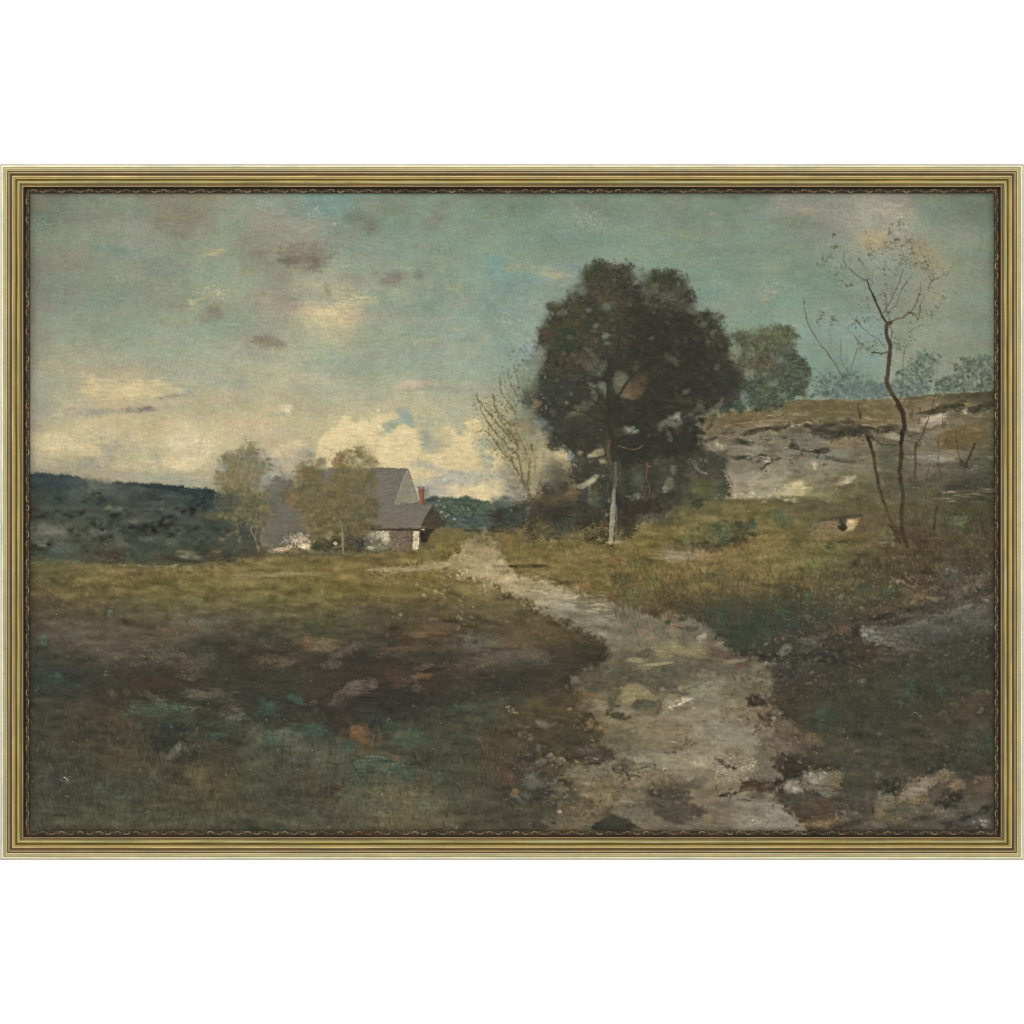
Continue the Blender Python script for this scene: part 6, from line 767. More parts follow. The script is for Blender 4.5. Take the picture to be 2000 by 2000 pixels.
# ---------------------------------------------------------------- right bank details
for x, y, rx, ry, an, c, a in [
 (1422,1040,40,24,0,(70,78,54),.8),(1415,1045,18,14,0,(60,86,68),.6),(1450,1038,18,24,0,(60,62,48),.7),(1440,1058,24,8,0,(56,56,44),.7),(1398,1030,20,9,0,(66,78,52),.6),(1375,1018,26,5,-20,(128,120,74),.4),(1466,1022,8,10,0,(54,60,46),.6),(1350,1055,26,6,0,(74,88,60),.6),
 (1343,1086,52,10,-3,(132,112,84),.75),(1360,1080,26,6,8,(140,116,86),.6),(1328,1085,20,5,0,(126,124,122),.6),(1308,1084,16,14,0,(122,120,108),.55),(1314,1092,16,6,0,(136,128,116),.5),(1392,1068,12,6,6,(54,52,46),.85),(1370,1065,24,3,0,(64,62,52),.7),(1330,1070,24,4,0,(86,82,68),.5),(1470,1066,18,5,0,(132,98,62),.6),(1450,1070,30,8,-10,(116,92,58),.5),(1430,1095,20,6,30,(132,112,76),.4),(1495,1060,30,8,-10,(120,108,72),.4),
 (1380,1128,20,7,-8,(74,82,66),.6),(1404,1126,14,5,0,(78,86,72),.5),(1255,1100,24,10,0,(74,72,52),.6),(1230,1098,14,6,30,(98,92,84),.6),(1248,1104,16,8,0,(92,100,66),.6),(1215,1132,20,12,0,(66,66,48),.75),(1228,1128,14,4,-10,(92,92,76),.5),(1200,1100,18,14,0,(112,96,64),.4),(1185,1090,10,8,0,(128,112,84),.4),(1143,1142,10,5,0,(140,106,58),.8),(1130,1150,12,7,-30,(128,108,86),.6),(1110,1138,14,3,0,(64,58,44),.6),(1100,1140,14,4,20,(78,72,50),.6),(1150,1160,20,4,6,(74,82,66),.5),(1165,1145,14,5,0,(104,84,48),.5),(1020,1106,44,4,0,(70,64,48),.7),(1050,1106,16,2.5,0,(54,50,40),.7),(1000,1107,12,3,0,(56,54,44),.6),(1064,1124,8,5,0,(104,116,78),.5),(1210,1168,20,7,0,(108,84,50),.5),(1230,1172,20,7,0,(96,106,84),.5),(1240,1160,12,10,0,(98,108,78),.5),(1262,1150,26,14,-30,(96,104,62),.5),(1190,1165,12,8,0,(104,82,48),.5),(1260,1175,12,8,0,(112,86,54),.5),(1285,1195,14,12,0,(76,60,44),.5),(1310,1205,18,6,0,(120,92,66),.5),(1336,1208,10,6,0,(48,48,42),.7),(1305,1214,6,5,0,(52,52,46),.7),(1345,1198,14,8,20,(66,66,60),.5),(1335,1180,20,14,0,(76,66,46),.5),(1430,1145,12,9,0,(74,66,50),.6),(1450,1140,26,8,0,(104,90,66),.5),(1460,1155,18,12,0,(100,86,70),.4),
 (1622,1032,30,12,-4,(112,108,84),.8),(1605,1034,18,10,-10,(124,112,80),.6),(1632,1036,18,8,0,(118,112,92),.5),(1672,1020,36,9,-6,(116,92,62),.7),(1700,1018,16,6,0,(120,94,66),.5),(1680,1045,44,6,-4,(116,94,56),.5),(1663,1026,11,10,-10,(190,170,118),.92),(1660,1020,7,6,0,(206,188,140),.7),(1667,1032,5,6,20,(176,156,112),.7),(1674,1016,7,3,-30,(176,144,96),.7),(1648,1026,7,11,10,(46,46,38),.9),(1650,1034,6,7,0,(50,48,40),.8),(1656,1010,30,5,-6,(60,58,46),.7),(1684,1032,10,6,0,(86,72,66),.6),(1525,1012,12,12,0,(76,96,66),.6),(1540,1015,14,8,-20,(72,96,66),.6),(1520,1000,10,6,0,(70,92,70),.6),(1469,1024,12,10,0,(70,90,66),.5),(1622,1066,8,7,0,(56,74,50),.8),(1600,1100,20,12,0,(98,112,68),.6),(1585,1110,14,9,0,(96,112,66),.5),(1560,1055,20,16,0,(84,82,58),.5),(1555,1062,12,10,0,(70,70,50),.5),(1735,1055,10,6,-20,(120,112,110),.5),(1746,1063,4,4,0,(156,134,84),.7),(1720,1058,12,8,0,(98,112,100),.4),(1735,1045,16,14,0,(100,108,72),.4),
 (1870,1022,22,14,0,(88,104,66),.6),(1884,1014,10,9,0,(92,112,72),.5),(1853,1027,5,4,0,(56,62,44),.7),(1830,1020,20,20,0,(84,88,54),.5),(1790,1020,18,12,0,(70,66,46),.6),(1810,1008,8,9,0,(58,62,44),.6),(1815,1050,36,7,-4,(72,54,42),.7),(1820,1062,26,12,0,(66,52,42),.55),(1838,1050,22,3,-3,(112,96,84),.4),(1925,1060,18,30,0,(58,56,44),.5),(1870,1080,14,8,0,(84,62,50),.5),(1790,1100,20,14,0,(66,60,42),.5),(1680,1090,20,6,-45,(56,52,44),.6),(1710,1095,8,8,0,(54,50,42),.4),
 (1706,1241,26,16,30,(116,114,106),.85),(1696,1236,12,12,30,(124,122,116),.6),(1720,1250,14,10,20,(112,110,100),.7),(1748,1250,24,14,-10,(98,96,84),.75),(1740,1258,20,4,-10,(124,120,104),.5),(1745,1232,40,8,-6,(90,86,74),.6),(1800,1225,40,12,-14,(88,86,76),.5),(1790,1218,24,6,-10,(108,104,92),.5),(1878,1192,30,8,-14,(108,104,92),.5),(1890,1186,16,5,-20,(128,124,108),.45),(1850,1200,24,9,-10,(106,102,90),.5),(1910,1195,20,9,-10,(98,94,84),.6),(1880,1205,30,6,0,(88,86,78),.5),(1752,1272,34,9,-8,(92,86,76),.7),(1738,1284,20,9,0,(78,72,66),.6),(1810,1245,40,10,-10,(78,78,72),.5),(1675,1232,10,16,10,(48,44,46),.85),(1690,1210,30,6,-5,(52,46,38),.7),(1730,1205,30,5,-14,(50,44,38),.6),(1720,1262,16,4,-10,(60,54,46),.7),(1604,1280,60,18,-6,(48,46,42),.75),(1590,1262,30,7,-20,(80,76,66),.6),(1630,1250,30,8,-20,(56,50,44),.6),(1600,1245,30,8,-16,(92,82,66),.6),(1585,1252,20,7,0,(88,86,76),.5),(1535,1270,12,9,-40,(106,104,88),.7),(1530,1278,8,6,0,(98,96,82),.6),(1555,1290,12,14,0,(48,52,46),.5),(1700,1270,50,14,0,(68,56,38),.6),(1640,1292,30,10,0,(46,42,36),.7),(1490,1300,22,7,-10,(120,112,94),.75),(1478,1306,14,6,-20,(112,106,90),.6),(1500,1296,10,4,0,(138,128,104),.6),(1530,1304,16,12,0,(64,60,56),.6),(1830,1170,10,5,-10,(120,108,80),.5),(1780,1160,16,6,20,(112,104,80),.4),(1905,1140,26,12,-30,(104,96,86),.5),(1895,1130,12,6,-20,(126,118,106),.4),(1860,1120,26,14,0,(66,72,68),.6),(1875,1150,20,9,-30,(88,82,72),.5),(1929,1170,6,5,0,(140,128,118),.7),(1910,1162,24,12,0,(62,62,44),.6),(1835,1150,20,7,20,(98,86,76),.4),
 (1642,1316,15,12,-10,(52,48,48),.85),(1645,1310,10,8,0,(60,56,56),.5),(1603,1342,10,5,-14,(48,46,48),.8),(1688,1330,9,3,0,(112,108,100),.6),(1690,1336,10,5,0,(64,60,58),.6),(1540,1320,20,12,-20,(58,56,54),.6),(1520,1335,20,9,-20,(64,60,58),.5),(1500,1335,16,12,-30,(108,106,90),.6),(1482,1348,14,9,0,(104,98,78),.6),(1492,1324,20,6,-30,(112,104,82),.6),(1480,1370,18,9,10,(66,54,46),.85),(1470,1376,9,5,0,(58,46,40),.7),(1470,1366,12,5,0,(62,52,44),.6),(1500,1406,14,14,20,(76,62,52),.8),(1495,1400,10,8,0,(66,54,48),.6),(1488,1392,16,8,0,(132,108,76),.5),(1530,1425,20,6,30,(112,90,64),.5),(1540,1450,26,12,30,(98,86,68),.5),(1520,1460,16,12,30,(110,98,84),.5),(1550,1470,20,7,20,(96,84,78),.4),(1604,1466,12,5,0,(66,56,48),.6),(1556,1496,38,16,0,(58,48,38),.75),(1546,1484,24,10,0,(54,50,42),.7),(1590,1486,36,16,0,(64,60,42),.7),(1620,1500,22,6,0,(56,48,38),.6),(1556,1512,24,8,10,(50,46,38),.7),(1524,1490,8,12,-20,(76,56,44),.6),
 (1592,1520,24,14,10,(134,128,108),.85),(1588,1524,18,10,0,(140,132,114),.6),(1551,1540,16,12,-10,(142,134,116),.85),(1556,1546,9,6,0,(168,150,120),.6),(1545,1530,20,6,-20,(126,116,98),.6),(1605,1545,30,9,14,(114,108,92),.7),(1575,1535,10,8,40,(110,102,86),.6),(1615,1525,16,12,0,(110,104,90),.6),(1632,1528,10,18,0,(122,98,58),.7),(1640,1518,8,10,0,(128,118,92),.5),(1480,1536,34,12,0,(76,58,42),.8),(1470,1530,20,7,0,(72,54,42),.6),(1500,1540,20,6,-10,(70,54,42),.7),(1475,1555,18,6,0,(72,70,58),.6),(1562,1568,46,18,0,(76,70,54),.75),(1545,1562,30,10,0,(72,70,54),.6),(1590,1552,16,7,20,(64,58,50),.6),(1612,1575,26,10,0,(88,60,44),.7),(1590,1590,34,9,0,(72,56,44),.7),(1560,1586,22,8,0,(82,72,54),.5),(1525,1576,12,4,30,(122,104,72),.6),(1622,1608,38,9,-10,(134,106,66),.7),(1595,1612,24,6,0,(124,104,72),.6),(1645,1602,16,5,0,(132,110,74),.6),(1648,1612,26,7,-16,(56,56,56),.7),(1600,1600,26,3,0,(78,58,44),.6),(1665,1590,26,6,6,(108,98,82),.6),(1670,1560,26,16,0,(76,74,62),.6),(1685,1545,10,14,0,(62,56,52),.5),(1690,1580,10,16,0,(62,62,56),.5),(1710,1614,34,7,-6,(104,96,80),.6),(1690,1620,30,4,0,(90,80,62),.6),
 (1729,1572,16,24,-10,(110,100,74),.75),(1732,1560,12,12,0,(116,106,84),.6),(1722,1590,12,9,-20,(132,108,64),.7),(1706,1585,3,10,0,(46,44,38),.8),(1742,1540,20,12,20,(46,46,38),.85),(1752,1550,10,8,0,(50,48,40),.7),(1750,1530,12,10,0,(56,52,44),.6),(1795,1543,40,16,-28,(138,120,96),.85),(1812,1532,22,10,-25,(144,126,104),.6),(1780,1550,20,9,-20,(134,122,104),.6),(1840,1518,24,14,-10,(112,98,68),.7),(1846,1510,14,8,0,(128,106,68),.5),(1812,1516,14,7,-20,(122,96,80),.5),(1795,1565,18,10,0,(128,100,60),.7),(1770,1582,30,10,-10,(102,94,66),.6),(1752,1588,24,12,-20,(82,76,60),.7),(1775,1602,20,7,0,(72,68,54),.6),(1805,1598,20,6,-6,(60,58,46),.6),(1740,1602,24,8,0,(116,100,64),.6),(1850,1480,40,10,-10,(50,52,44),.6),(1830,1500,24,10,-30,(48,50,44),.75),(1820,1510,12,8,0,(50,50,46),.6),(1880,1500,14,14,0,(56,52,44),.5),
 (1872,1540,14,13,0,(122,94,66),.9),(1867,1534,10,7,-20,(134,102,66),.7),(1876,1548,8,6,0,(108,86,62),.6),(1856,1564,26,14,-10,(46,44,38),.9),(1876,1556,12,8,-60,(48,46,40),.8),(1850,1550,14,8,0,(54,52,44),.7),(1845,1574,20,8,0,(50,48,40),.7),(1925,1528,22,9,0,(118,84,58),.8),(1932,1536,16,8,0,(108,84,62),.6),(1915,1520,10,4,20,(130,106,84),.5),(1905,1550,22,14,-30,(88,74,56),.6),(1912,1580,20,16,-30,(88,80,64),.6),(1927,1580,9,7,0,(46,44,40),.85),(1915,1588,9,5,-30,(52,50,44),.7),(1890,1600,14,8,-10,(46,48,46),.85),(1880,1604,12,5,0,(54,54,50),.7),(1900,1594,14,4,-30,(56,56,52),.6),(1855,1616,12,9,-20,(46,48,44),.8),(1850,1608,8,5,0,(52,52,46),.6),(1918,1618,10,6,0,(48,46,44),.7),(1920,1604,20,8,14,(92,86,82),.5),(1905,1610,26,5,0,(84,80,76),.5),(1880,1585,30,8,-14,(100,90,72),.5),(1855,1595,26,8,0,(92,80,64),.5),(1815,1612,30,10,0,(84,80,64),.5),(1765,1616,14,7,0,(64,60,50),.5),(1730,1616,18,5,0,(112,98,72),.5),(1775,1620,12,4,0,(72,80,66),.4),
 (1690,1420,60,26,0,(58,60,46),.35),(1900,1370,50,8,-14,(80,68,44),.6),(1925,1353,22,4,-5,(92,76,48),.5),(1880,1385,60,10,-18,(78,68,44),.5),(1925,1390,18,8,-30,(50,46,44),.6),(1918,1390,8,4,-50,(112,100,96),.6),(1720,1435,10,4,0,(92,96,84),.5),(1718,1515,7,8,0,(96,92,80),.4),(1675,1468,8,3,-5,(112,100,88),.5),(1730,1490,12,5,0,(92,74,60),.5),(1660,1485,60,10,0,(72,72,56),.4)]:
    blob(x, y, rx, ry, c, a, an, soft=.85, warp=.5, g=rng.choice(['m', 'f', 'h']), gk=.6, vary=.13, lift=.4)
for pts, w0, w1, c, a in [
 ([(1580,1042),(1592,1030),(1606,1020),(1626,1016),(1642,1014),(1654,1006),(1676,1004),(1692,1002)], 2.4, 2, (60,58,46), .5),([(1588,1036),(1600,1026)], 3, 2.4, (58,56,46), .5),([(1604,1034),(1612,1042)], 1, .8, (154,144,108), .6),
 ([(1664,1106),(1674,1096),(1686,1084)], 3, 2.4, (52,46,38), .75),([(1696,1108),(1710,1094)], 1.4, 1, (62,52,42), .6),([(1326,1092),(1340,1100),(1360,1102),(1385,1094)], 1, .8, (158,132,100), .6),([(1316,1088),(1330,1080),(1348,1082)], 1.2, .9, (150,138,130), .6),
 ([(1352,1102),(1366,1116),(1386,1134),(1400,1146)], 1, .8, (132,114,80), .5),([(1630,1136),(1650,1156),(1668,1182),(1682,1200)], 1.3, 1, (126,110,84), .5),([(1664,1130),(1672,1160),(1684,1190)], 1.4, 1, (110,100,72), .4),([(1820,1166),(1800,1172),(1780,1176)], 1.2, 1, (150,132,96), .5),
 ([(1500,1470),(1520,1490)], 1, 1, (130,104,80), .3),([(1590,1512),(1604,1504),(1620,1512),(1626,1518)], 1.2, 1, (160,148,122), .7),([(1586,1503),(1589,1508)], 1, .8, (176,164,130), .7),([(1637,1584),(1660,1588),(1682,1594)], .8, .7, (148,132,108), .6),([(1910,1608),(1922,1612),(1934,1614)], .9, .7, (150,144,132), .7),([(1895,1604),(1910,1608)], .8, .6, (132,126,116), .5),
 ([(1806,1408),(1826,1398),(1850,1384),(1868,1372)], 1, .8, (100,92,60), .5),([(1880,1364),(1905,1354),(1935,1350)], 1.4, 1, (104,84,54), .6),([(1788,1394),(1796,1397)], .9, .7, (168,164,146), .8),([(1892,1380),(1910,1372),(1940,1366)], 1.6, 1, (50,44,36), .5),
 ([(1740,1124),(1755,1132),(1770,1140),(1790,1150)], .8, .6, (168,156,124), .5),([(1720,1118),(1730,1120)], 1, .6, (170,158,124), .7),([(1845,1113),(1868,1114)], .9, .7, (136,132,118), .7),
 ([(764,1204),(782,1210),(794,1212)], .9, .7, (166,150,98), .7),([(812,1144),(840,1152),(868,1162)], 1, .8, (160,150,118), .7),([(820,1150),(850,1162),(864,1164)], 1.4, 1, (118,110,84), .5),([(610,1186),(640,1178),(680,1174),(720,1176)], .8, .6, (122,112,70), .35),([(600,1196),(650,1182),(690,1180)], .8, .6, (112,104,66), .35),([(720,1115),(726,1115)], 1, .7, (220,210,184), .9),
 ([(90,1134),(150,1142),(220,1150),(240,1158)], .6, .5, (124,108,72), .45),([(180,1130),(220,1140),(260,1148)], .5, .4, (120,104,70), .35),([(310,1120),(340,1116),(390,1114)], .9, .7, (132,120,92), .5),([(430,1122),(470,1130),(500,1134)], .8, .6, (76,66,46), .5)]:
    stroke(pts, w0, w1, c, a*.75, 'm', .7, soft=1.3, lift=.7, wob=1.3, vary=.1)
scatter([(1770,1110),(1944,1120),(1944,1160),(1850,1180),(1780,1160)], 200, (1.5,5), 2.6, -20, 25, [(118,110,100),(60,58,50),(132,124,110),(86,76,64)], .35)
scatter([(1700,1215),(1900,1180),(1930,1210),(1800,1245),(1720,1265)], 180, (2,7), 3.2, -12, 20, [(108,104,92),(84,80,70),(122,116,100),(66,62,54)], .3)
scatter([(1560,1150),(1740,1120),(1740,1180),(1600,1230)], 200, (1,3.5), 1.8, -20, 30, [(120,120,102),(52,66,56),(96,100,84),(112,88,58)], .4)
scatter([(1560,1510),(1650,1500),(1640,1560),(1540,1560)], 120, (1,3), 1.6, 0, 50, [(160,148,122),(96,86,68),(128,120,100)], .45)
scatter([(1700,1540),(1860,1490),(1880,1560),(1860,1620),(1720,1620)], 330, (1.5,5), 2, -35, 40, [(132,112,76),(80,72,54),(112,102,80),(60,58,46),(142,124,98)], .35)
scatter([(1440,1270),(1560,1215),(1700,1190),(1944,1120),(1944,1290),(1700,1320),(1560,1370),(1490,1330)], 900, (2,7), 2, -15, 40, [(92,80,58),(112,104,86),(66,58,44),(52,56,44),(98,76,52),(84,82,70),(48,46,40)], .42)
scatter([(1560,1120),(1944,1040),(1944,1180),(1700,1210),(1560,1220)], 700, (2,6), 2, 70, 40, [(104,88,60),(62,60,46),(88,70,48),(72,80,58),(118,104,76),(54,52,42)], .4)
scatter([(1060,1480),(1180,1470),(1300,1500),(1340,1560),(1250,1600),(1080,1610)], 420, (2,7), 2, -10, 35, [(128,114,84),(72,68,54),(108,96,70),(84,78,66),(138,126,98),(60,58,48)], .4)
scatter([(1340,1310),(1500,1310),(1540,1420),(1600,1470),(1540,1500),(1430,1400)], 260, (2,7), 2, 30, 30, [(118,104,82),(88,74,58),(132,122,102),(72,62,50)], .4)
# grass, pulled upwards with a thin brush
for k in range(2600):
    px = rng.uniform(56, 1060); py = rng.uniform(1395, 1624)
    if py < 1450 and rng.random() < .6: continue
    L = rng.uniform(5, 17); dab(px, py, L, rng.uniform(.7, 1.6), 90+rng.normal()*16, pick([(92,88,58),(50,50,40),(74,78,54),(104,94,62),(58,64,48),(84,70,46),(44,44,36)]), rng.uniform(.15, .42), .5, .4)
for k in range(1700):
    px = rng.uniform(1560, 1944); py = rng.uniform(1290, 1520)
    L = rng.uniform(4, 14); dab(px, py, L, rng.uniform(.7, 1.5), 88+rng.normal()*18, pick([(84,78,54),(48,48,38),(66,70,50),(92,80,54),(54,60,46),(76,64,44)]), rng.uniform(.12, .36), .5, .4)
for k in range(1900):
    u = rng.random(); px = 1010+u*640+rng.normal()*30; py = 1085+rng.uniform(-60, 70)+u*10
    L = rng.uniform(3, 11); dab(px, py, L, rng.uniform(.8, 1.9), (-25 if int(px/60) % 2 else 70)+rng.normal()*28, pick([(128,112,66),(112,104,60),(96,92,54),(138,120,76),(84,82,52),(120,100,56),(98,106,62)]), rng.uniform(.15, .45), .5, .5)
for k in range(1300):
    px = rng.uniform(1200, 1640); py = 1150+rng.normal()*34+max(0, (px-1300)*.04)
    L = rng.uniform(4, 13); dab(px, py, L, rng.uniform(.8, 1.8), 88+rng.normal()*20, pick([(92,78,50),(66,70,50),(56,60,44),(104,88,56),(78,64,44),(58,70,56)]), rng.uniform(.15, .45), .5, .5)
for k in range(900):
    px = rng.uniform(1690, 1944); py = rng.uniform(990, 1120)
    L = rng.uniform(4, 13); dab(px, py, L, rng.uniform(.8, 1.8), 86+rng.normal()*20, pick([(88,82,54),(64,60,44),(96,86,58),(76,82,54),(58,52,40),(100,92,62)]), rng.uniform(.15, .4), .5, .5)
# ---------------------------------------------------------------- the bare trees on the right
BR = (66,54,42); RB = (92,74,56); OL = (92,88,58)
scatter([(1640,470),(1700,450),(1760,430),(1820,470),(1850,560),(1800,660),(1740,640),(1660,600),(1600,500)], 420, (1.2,3.6), 1.8, 55, 45, [OL,(108,104,72),(118,112,80),(90,92,68)], .42)
for x, y, n, r in [(1629,456,9,5),(1630,482,10,6),(1625,498,9,5),(1612,508,8,7),(1600,515,5,6),(1638,536,16,12),(1660,557,12,9),(1704,494,18,11),(1737,480,22,14),(1748,470,16,10),(1765,484,26,16),(1778,472,14,12),(1790,496,24,16),(1810,504,20,10),(1748,513,18,12),(1762,508,12,8),(1776,512,10,8),(1756,430,12,12),(1742,455,10,8),(1810,520,12,8),(1824,540,12,10),(1848,530,8,10),(1822,612,8,10),(1605,612,12,8),(1600,626,9,8),(1628,632,12,10),(1627,622,9,6),(1668,638,10,10),(1675,625,14,8),(1697,622,14,9),(1706,684,24,12),(1690,680,12,10),(1752,662,20,12),(1758,675,14,10),(1776,668,14,14),(1785,640,12,16),(1731,532,8,14),(1719,592,9,14),(1745,545,9,16),(1735,520,10,12),(1700,540,7,10),(1846,585,8,18)]:
    for k in range(n):
        blob(x+rng.normal()*r*.6, y+rng.normal()*r*.6, rng.uniform(1.1, 3.0), rng.uniform(.8, 1.7), pick([(78,82,56),(96,90,58),(66,72,56),(104,92,60)]), .45, rng.uniform(-80, 80), soft=.8, warp=.4, gk=.6)
def branch(pts, w0, w1, c=BR, a=.92, gk=.45):
    k = 1.5 if w0+w1 > 5 else 1.3
    stroke(pts, w0*k, w1*k, c, a, 'f', gk*.8, soft=.45, lift=.8, wob=.7, vary=.14)
branch([(1733,628),(1721,606),(1711,585),(1703,565),(1693,545)], 3.4, 2, BR); branch([(1706,573),(1711,582)], 3.4, 3.4, (54,46,42), .9); branch([(1692,547),(1684,543),(1674,534),(1660,521)], 2.2, 1.2, RB, .8); branch([(1656,518),(1650,504),(1649,488)], 1.2, .8, (72,66,54), .85)
branch([(1742,626),(1764,619),(1782,606),(1792,588),(1799,568)], 2.6, 1.3, RB); branch([(1798,575),(1801,550)], 1.2, .7, RB, .7); branch([(1778,612),(1788,613),(1797,624)], 1.8, 1, BR, .85); branch([(1797,622),(1799,598),(1807,578)], 1.2, .8, BR, .8); branch([(1777,610),(1786,616)], 2.4, 1.6, (60,48,40), .8)
branch([(1728,612),(1738,592),(1749,572),(1758,553),(1764,535),(1767,524)], 1.8, .9, RB, .85); branch([(1734,616),(1741,605),(1750,596),(1756,582),(1766,562),(1778,545),(1784,532)], 1.6, .9, RB, .85); branch([(1765,563),(1775,550)], 1.4, 1.2, BR, .6); branch([(1734,604),(1733,588),(1731,572)], 1.4, .7, BR, .8)
branch([(1813,560),(1820,550),(1832,543),(1848,534)], 1.4, .8, RB, .75); branch([(1813,560),(1815,570)], 1, .7, RB, .6); branch([(1846,532),(1841,520)], 1, .7, OL, .6); branch([(1741,640),(1739,618),(1735,602)], 1.8, 1.2, RB, .7)
branch([(1680,504),(1686,514),(1696,528)], 1.1, .8, RB, .7); branch([(1680,503),(1681,508)], 2.2, 1.4, (96,72,56), .7); branch([(1706,532),(1706,550),(1703,562)], .9, .7, RB, .5); branch([(1740,545),(1744,560),(1743,578)], .8, .6, OL, .6); branch([(1747,540),(1745,560)], .8, .6, OL, .6); branch([(1729,508),(1734,522)], 1, .8, OL, .6); branch([(1776,500),(1770,512)], 1, .8, OL, .5); branch([(1793,575),(1788,590)], .9, .7, RB, .5)
branch([(1743,658),(1744,645),(1741,630)], 1.8, 1.6, RB, .75); branch([(1740,668),(1744,658)], 2, 1.6, (110,84,62), .6)
branch([(1742,628),(1735,632),(1733,648),(1736,660),(1741,672),(1740,690),(1739,704),(1736,720),(1733,735),(1736,752),(1746,770),(1756,785),(1763,800),(1768,820),(1770,838)], 4.8, 6, BR, .95, .3)
branch([(1770,832),(1766,845),(1763,865),(1762,890),(1759,915),(1761,940),(1765,965),(1764,990),(1762,1015),(1764,1035),(1774,1066)], 5.6, 5.5, BR, .93, .35)
branch([(1763,845),(1765,856),(1761,866)], 7, 5, (50,48,46), .8); branch([(1756,792),(1764,800)], 7, 6, (66,52,42), .6); branch([(1738,700),(1737,715)], 2, 2, (112,76,52), .6); branch([(1736,740),(1738,752)], 2, 2, (104,76,54), .5)
branch([(1692,842),(1700,862),(1706,884),(1712,910),(1717,938),(1724,965),(1731,990),(1740,1014),(1752,1034),(1760,1052)], 5, 4.2, (76,62,46), .92, .4); branch([(1696,852),(1702,870)], 4.6, 4.6, (58,50,42), .7)
branch([(1716,842),(1705,836),(1692,834)], 2.5, 4, (58,50,42), .6); branch([(1708,858),(1722,866),(1740,869),(1758,868)], 1.4, 1.4, BR, .75); branch([(1736,886),(1748,880),(1760,879)], 1.3, 1.3, BR, .6)
branch([(1700,1008),(1726,1030),(1745,1050)], .1, .1, BR, 0)
branch([(1768,680),(1767,700),(1766,731),(1764,752),(1760,778)], 1, 1.3, RB, .75); branch([(1776,752),(1772,772),(1764,792)], 1.1, 1.6, RB, .8)
branch([(1570,582),(1573,600),(1577,619),(1584,638),(1594,656),(1606,674),(1620,692),(1634,712),(1645,732),(1651,746)], 1.1, 1.4, (92,72,58), .85); branch([(1576,614),(1577,620)], 1.6, 1.4, BR, .7)
branch([(1676,680),(1670,702),(1663,722)], 1, 1.4, RB, .85); branch([(1682,655),(1677,672)], .9, .9, RB, .7); branch([(1643,662),(1645,700),(1650,712),(1656,724)], .8, .9, RB, .65); branch([(1622,642),(1625,665),(1626,690)], .7, .7, (92,84,66), .6); branch([(1651,728),(1658,716)],.8,.8,RB,.5)
branch([(1657,608),(1668,620),(1678,626)], .7, .8, (92,84,66), .6); branch([(1674,626),(1690,642),(1703,654),(1716,662),(1732,678)], 1, 1.2, RB, .8); branch([(1670,655),(1680,666),(1694,678),(1712,686),(1734,688)], .9, 1.4, RB, .6); branch([(1705,688),(1720,688),(1736,686)], 2.2, 2.2, (58,56,44), .8); branch([(1660,645),(1676,664),(1688,676)], .8, .8, OL, .6)
branch([(1585,740),(1598,746),(1612,752),(1622,772)], .9, .8, RB, .6); branch([(1592,718),(1606,730),(1616,740)], .9, .8, OL, .6); branch([(1616,770),(1634,792),(1648,818)], .8, .8, (84,70,54), .5); branch([(1678,790),(1680,804),(1684,815)], 1.6, 3.4, (66,58,46), .7); branch([(1700,722),(1695,740)], .9, .8, RB, .5); branch([(1645,775),(1650,748),(1655,730)], 1.4, 1.2, (96,108,96), .5)
branch([(1829,766),(1825,785),(1818,808),(1810,832),(1803,850),(1797,862),(1792,872)], 1.1, 2.6, (86,62,46), .85); branch([(1792,866),(1789,885),(1790,908),(1789,930)], 4, 2.6, (88,66,50), .75); branch([(1789,832),(1791,848)], 1, 1, RB, .5); branch([(1796,872),(1802,862)], 2, 2, BR, .5)
branch([(1868,836),(1871,858),(1874,880),(1878,902)], 1.2, 1.6, (84,60,48), .8); branch([(1889,826),(1886,850),(1883,872)], .9, .9, (84,66,52), .7); branch([(1906,866),(1898,886),(1890,905)], 3.6, 2.4, (58,52,50), .8); branch([(1890,900),(1886,922),(1882,948),(1879,985)], 3, 1.2, (84,58,46), .8); branch([(1880,905),(1890,908)], 7, 5, (60,52,44), .5)
branch([(1830,990),(1828,1012),(1826,1034)], 4, 3.4, (62,52,40), .8); branch([(1924,1030),(1926,1050)], 3, 2.4, (60,52,40), .5); branch([(1736,880),(1744,900),(1748,915)], 1.2, 1, (92,66,52), .5); branch([(1727,850),(1732,866)], 1.2, 1, (96,66,50), .5); branch([(1834,700),(1829,766)], .7, .6, (96,84,66), .35)
branch([(1740,1025),(1752,1046),(1760,1060)], 3, 3, (66,54,42), .8); branch([(1762,1040),(1770,1060),(1776,1070)], 4, 2, (64,52,42), .8)
scatter([(1700,890),(1740,880),(1750,1000),(1720,1000)], 70, (1,3), 1.8, 60, 50, [(104,88,60),(60,54,42),(92,100,72)], .4)
for pts in [[(1806,1036),(1812,1000),(1810,950),(1818,900)],[(1850,1040),(1846,1000),(1850,960)],[(1900,1040),(1904,1000),(1898,960),(1904,930)],[(1690,1040),(1684,1000),(1676,960)],[(1728,930),(1738,960),(1744,1000)],[(1842,940),(1834,900),(1838,850),(1846,800)],[(1920,960),(1914,900),(1922,850)]]: branch(pts, 1.6, .9, (74,60,46), .55)
scatter([(1790,940),(1900,930),(1930,1000),(1790,1040)], 200, (2,6), 2, 0, 50, [(66,62,48),(84,80,56),(58,54,44),(92,76,54)], .4)

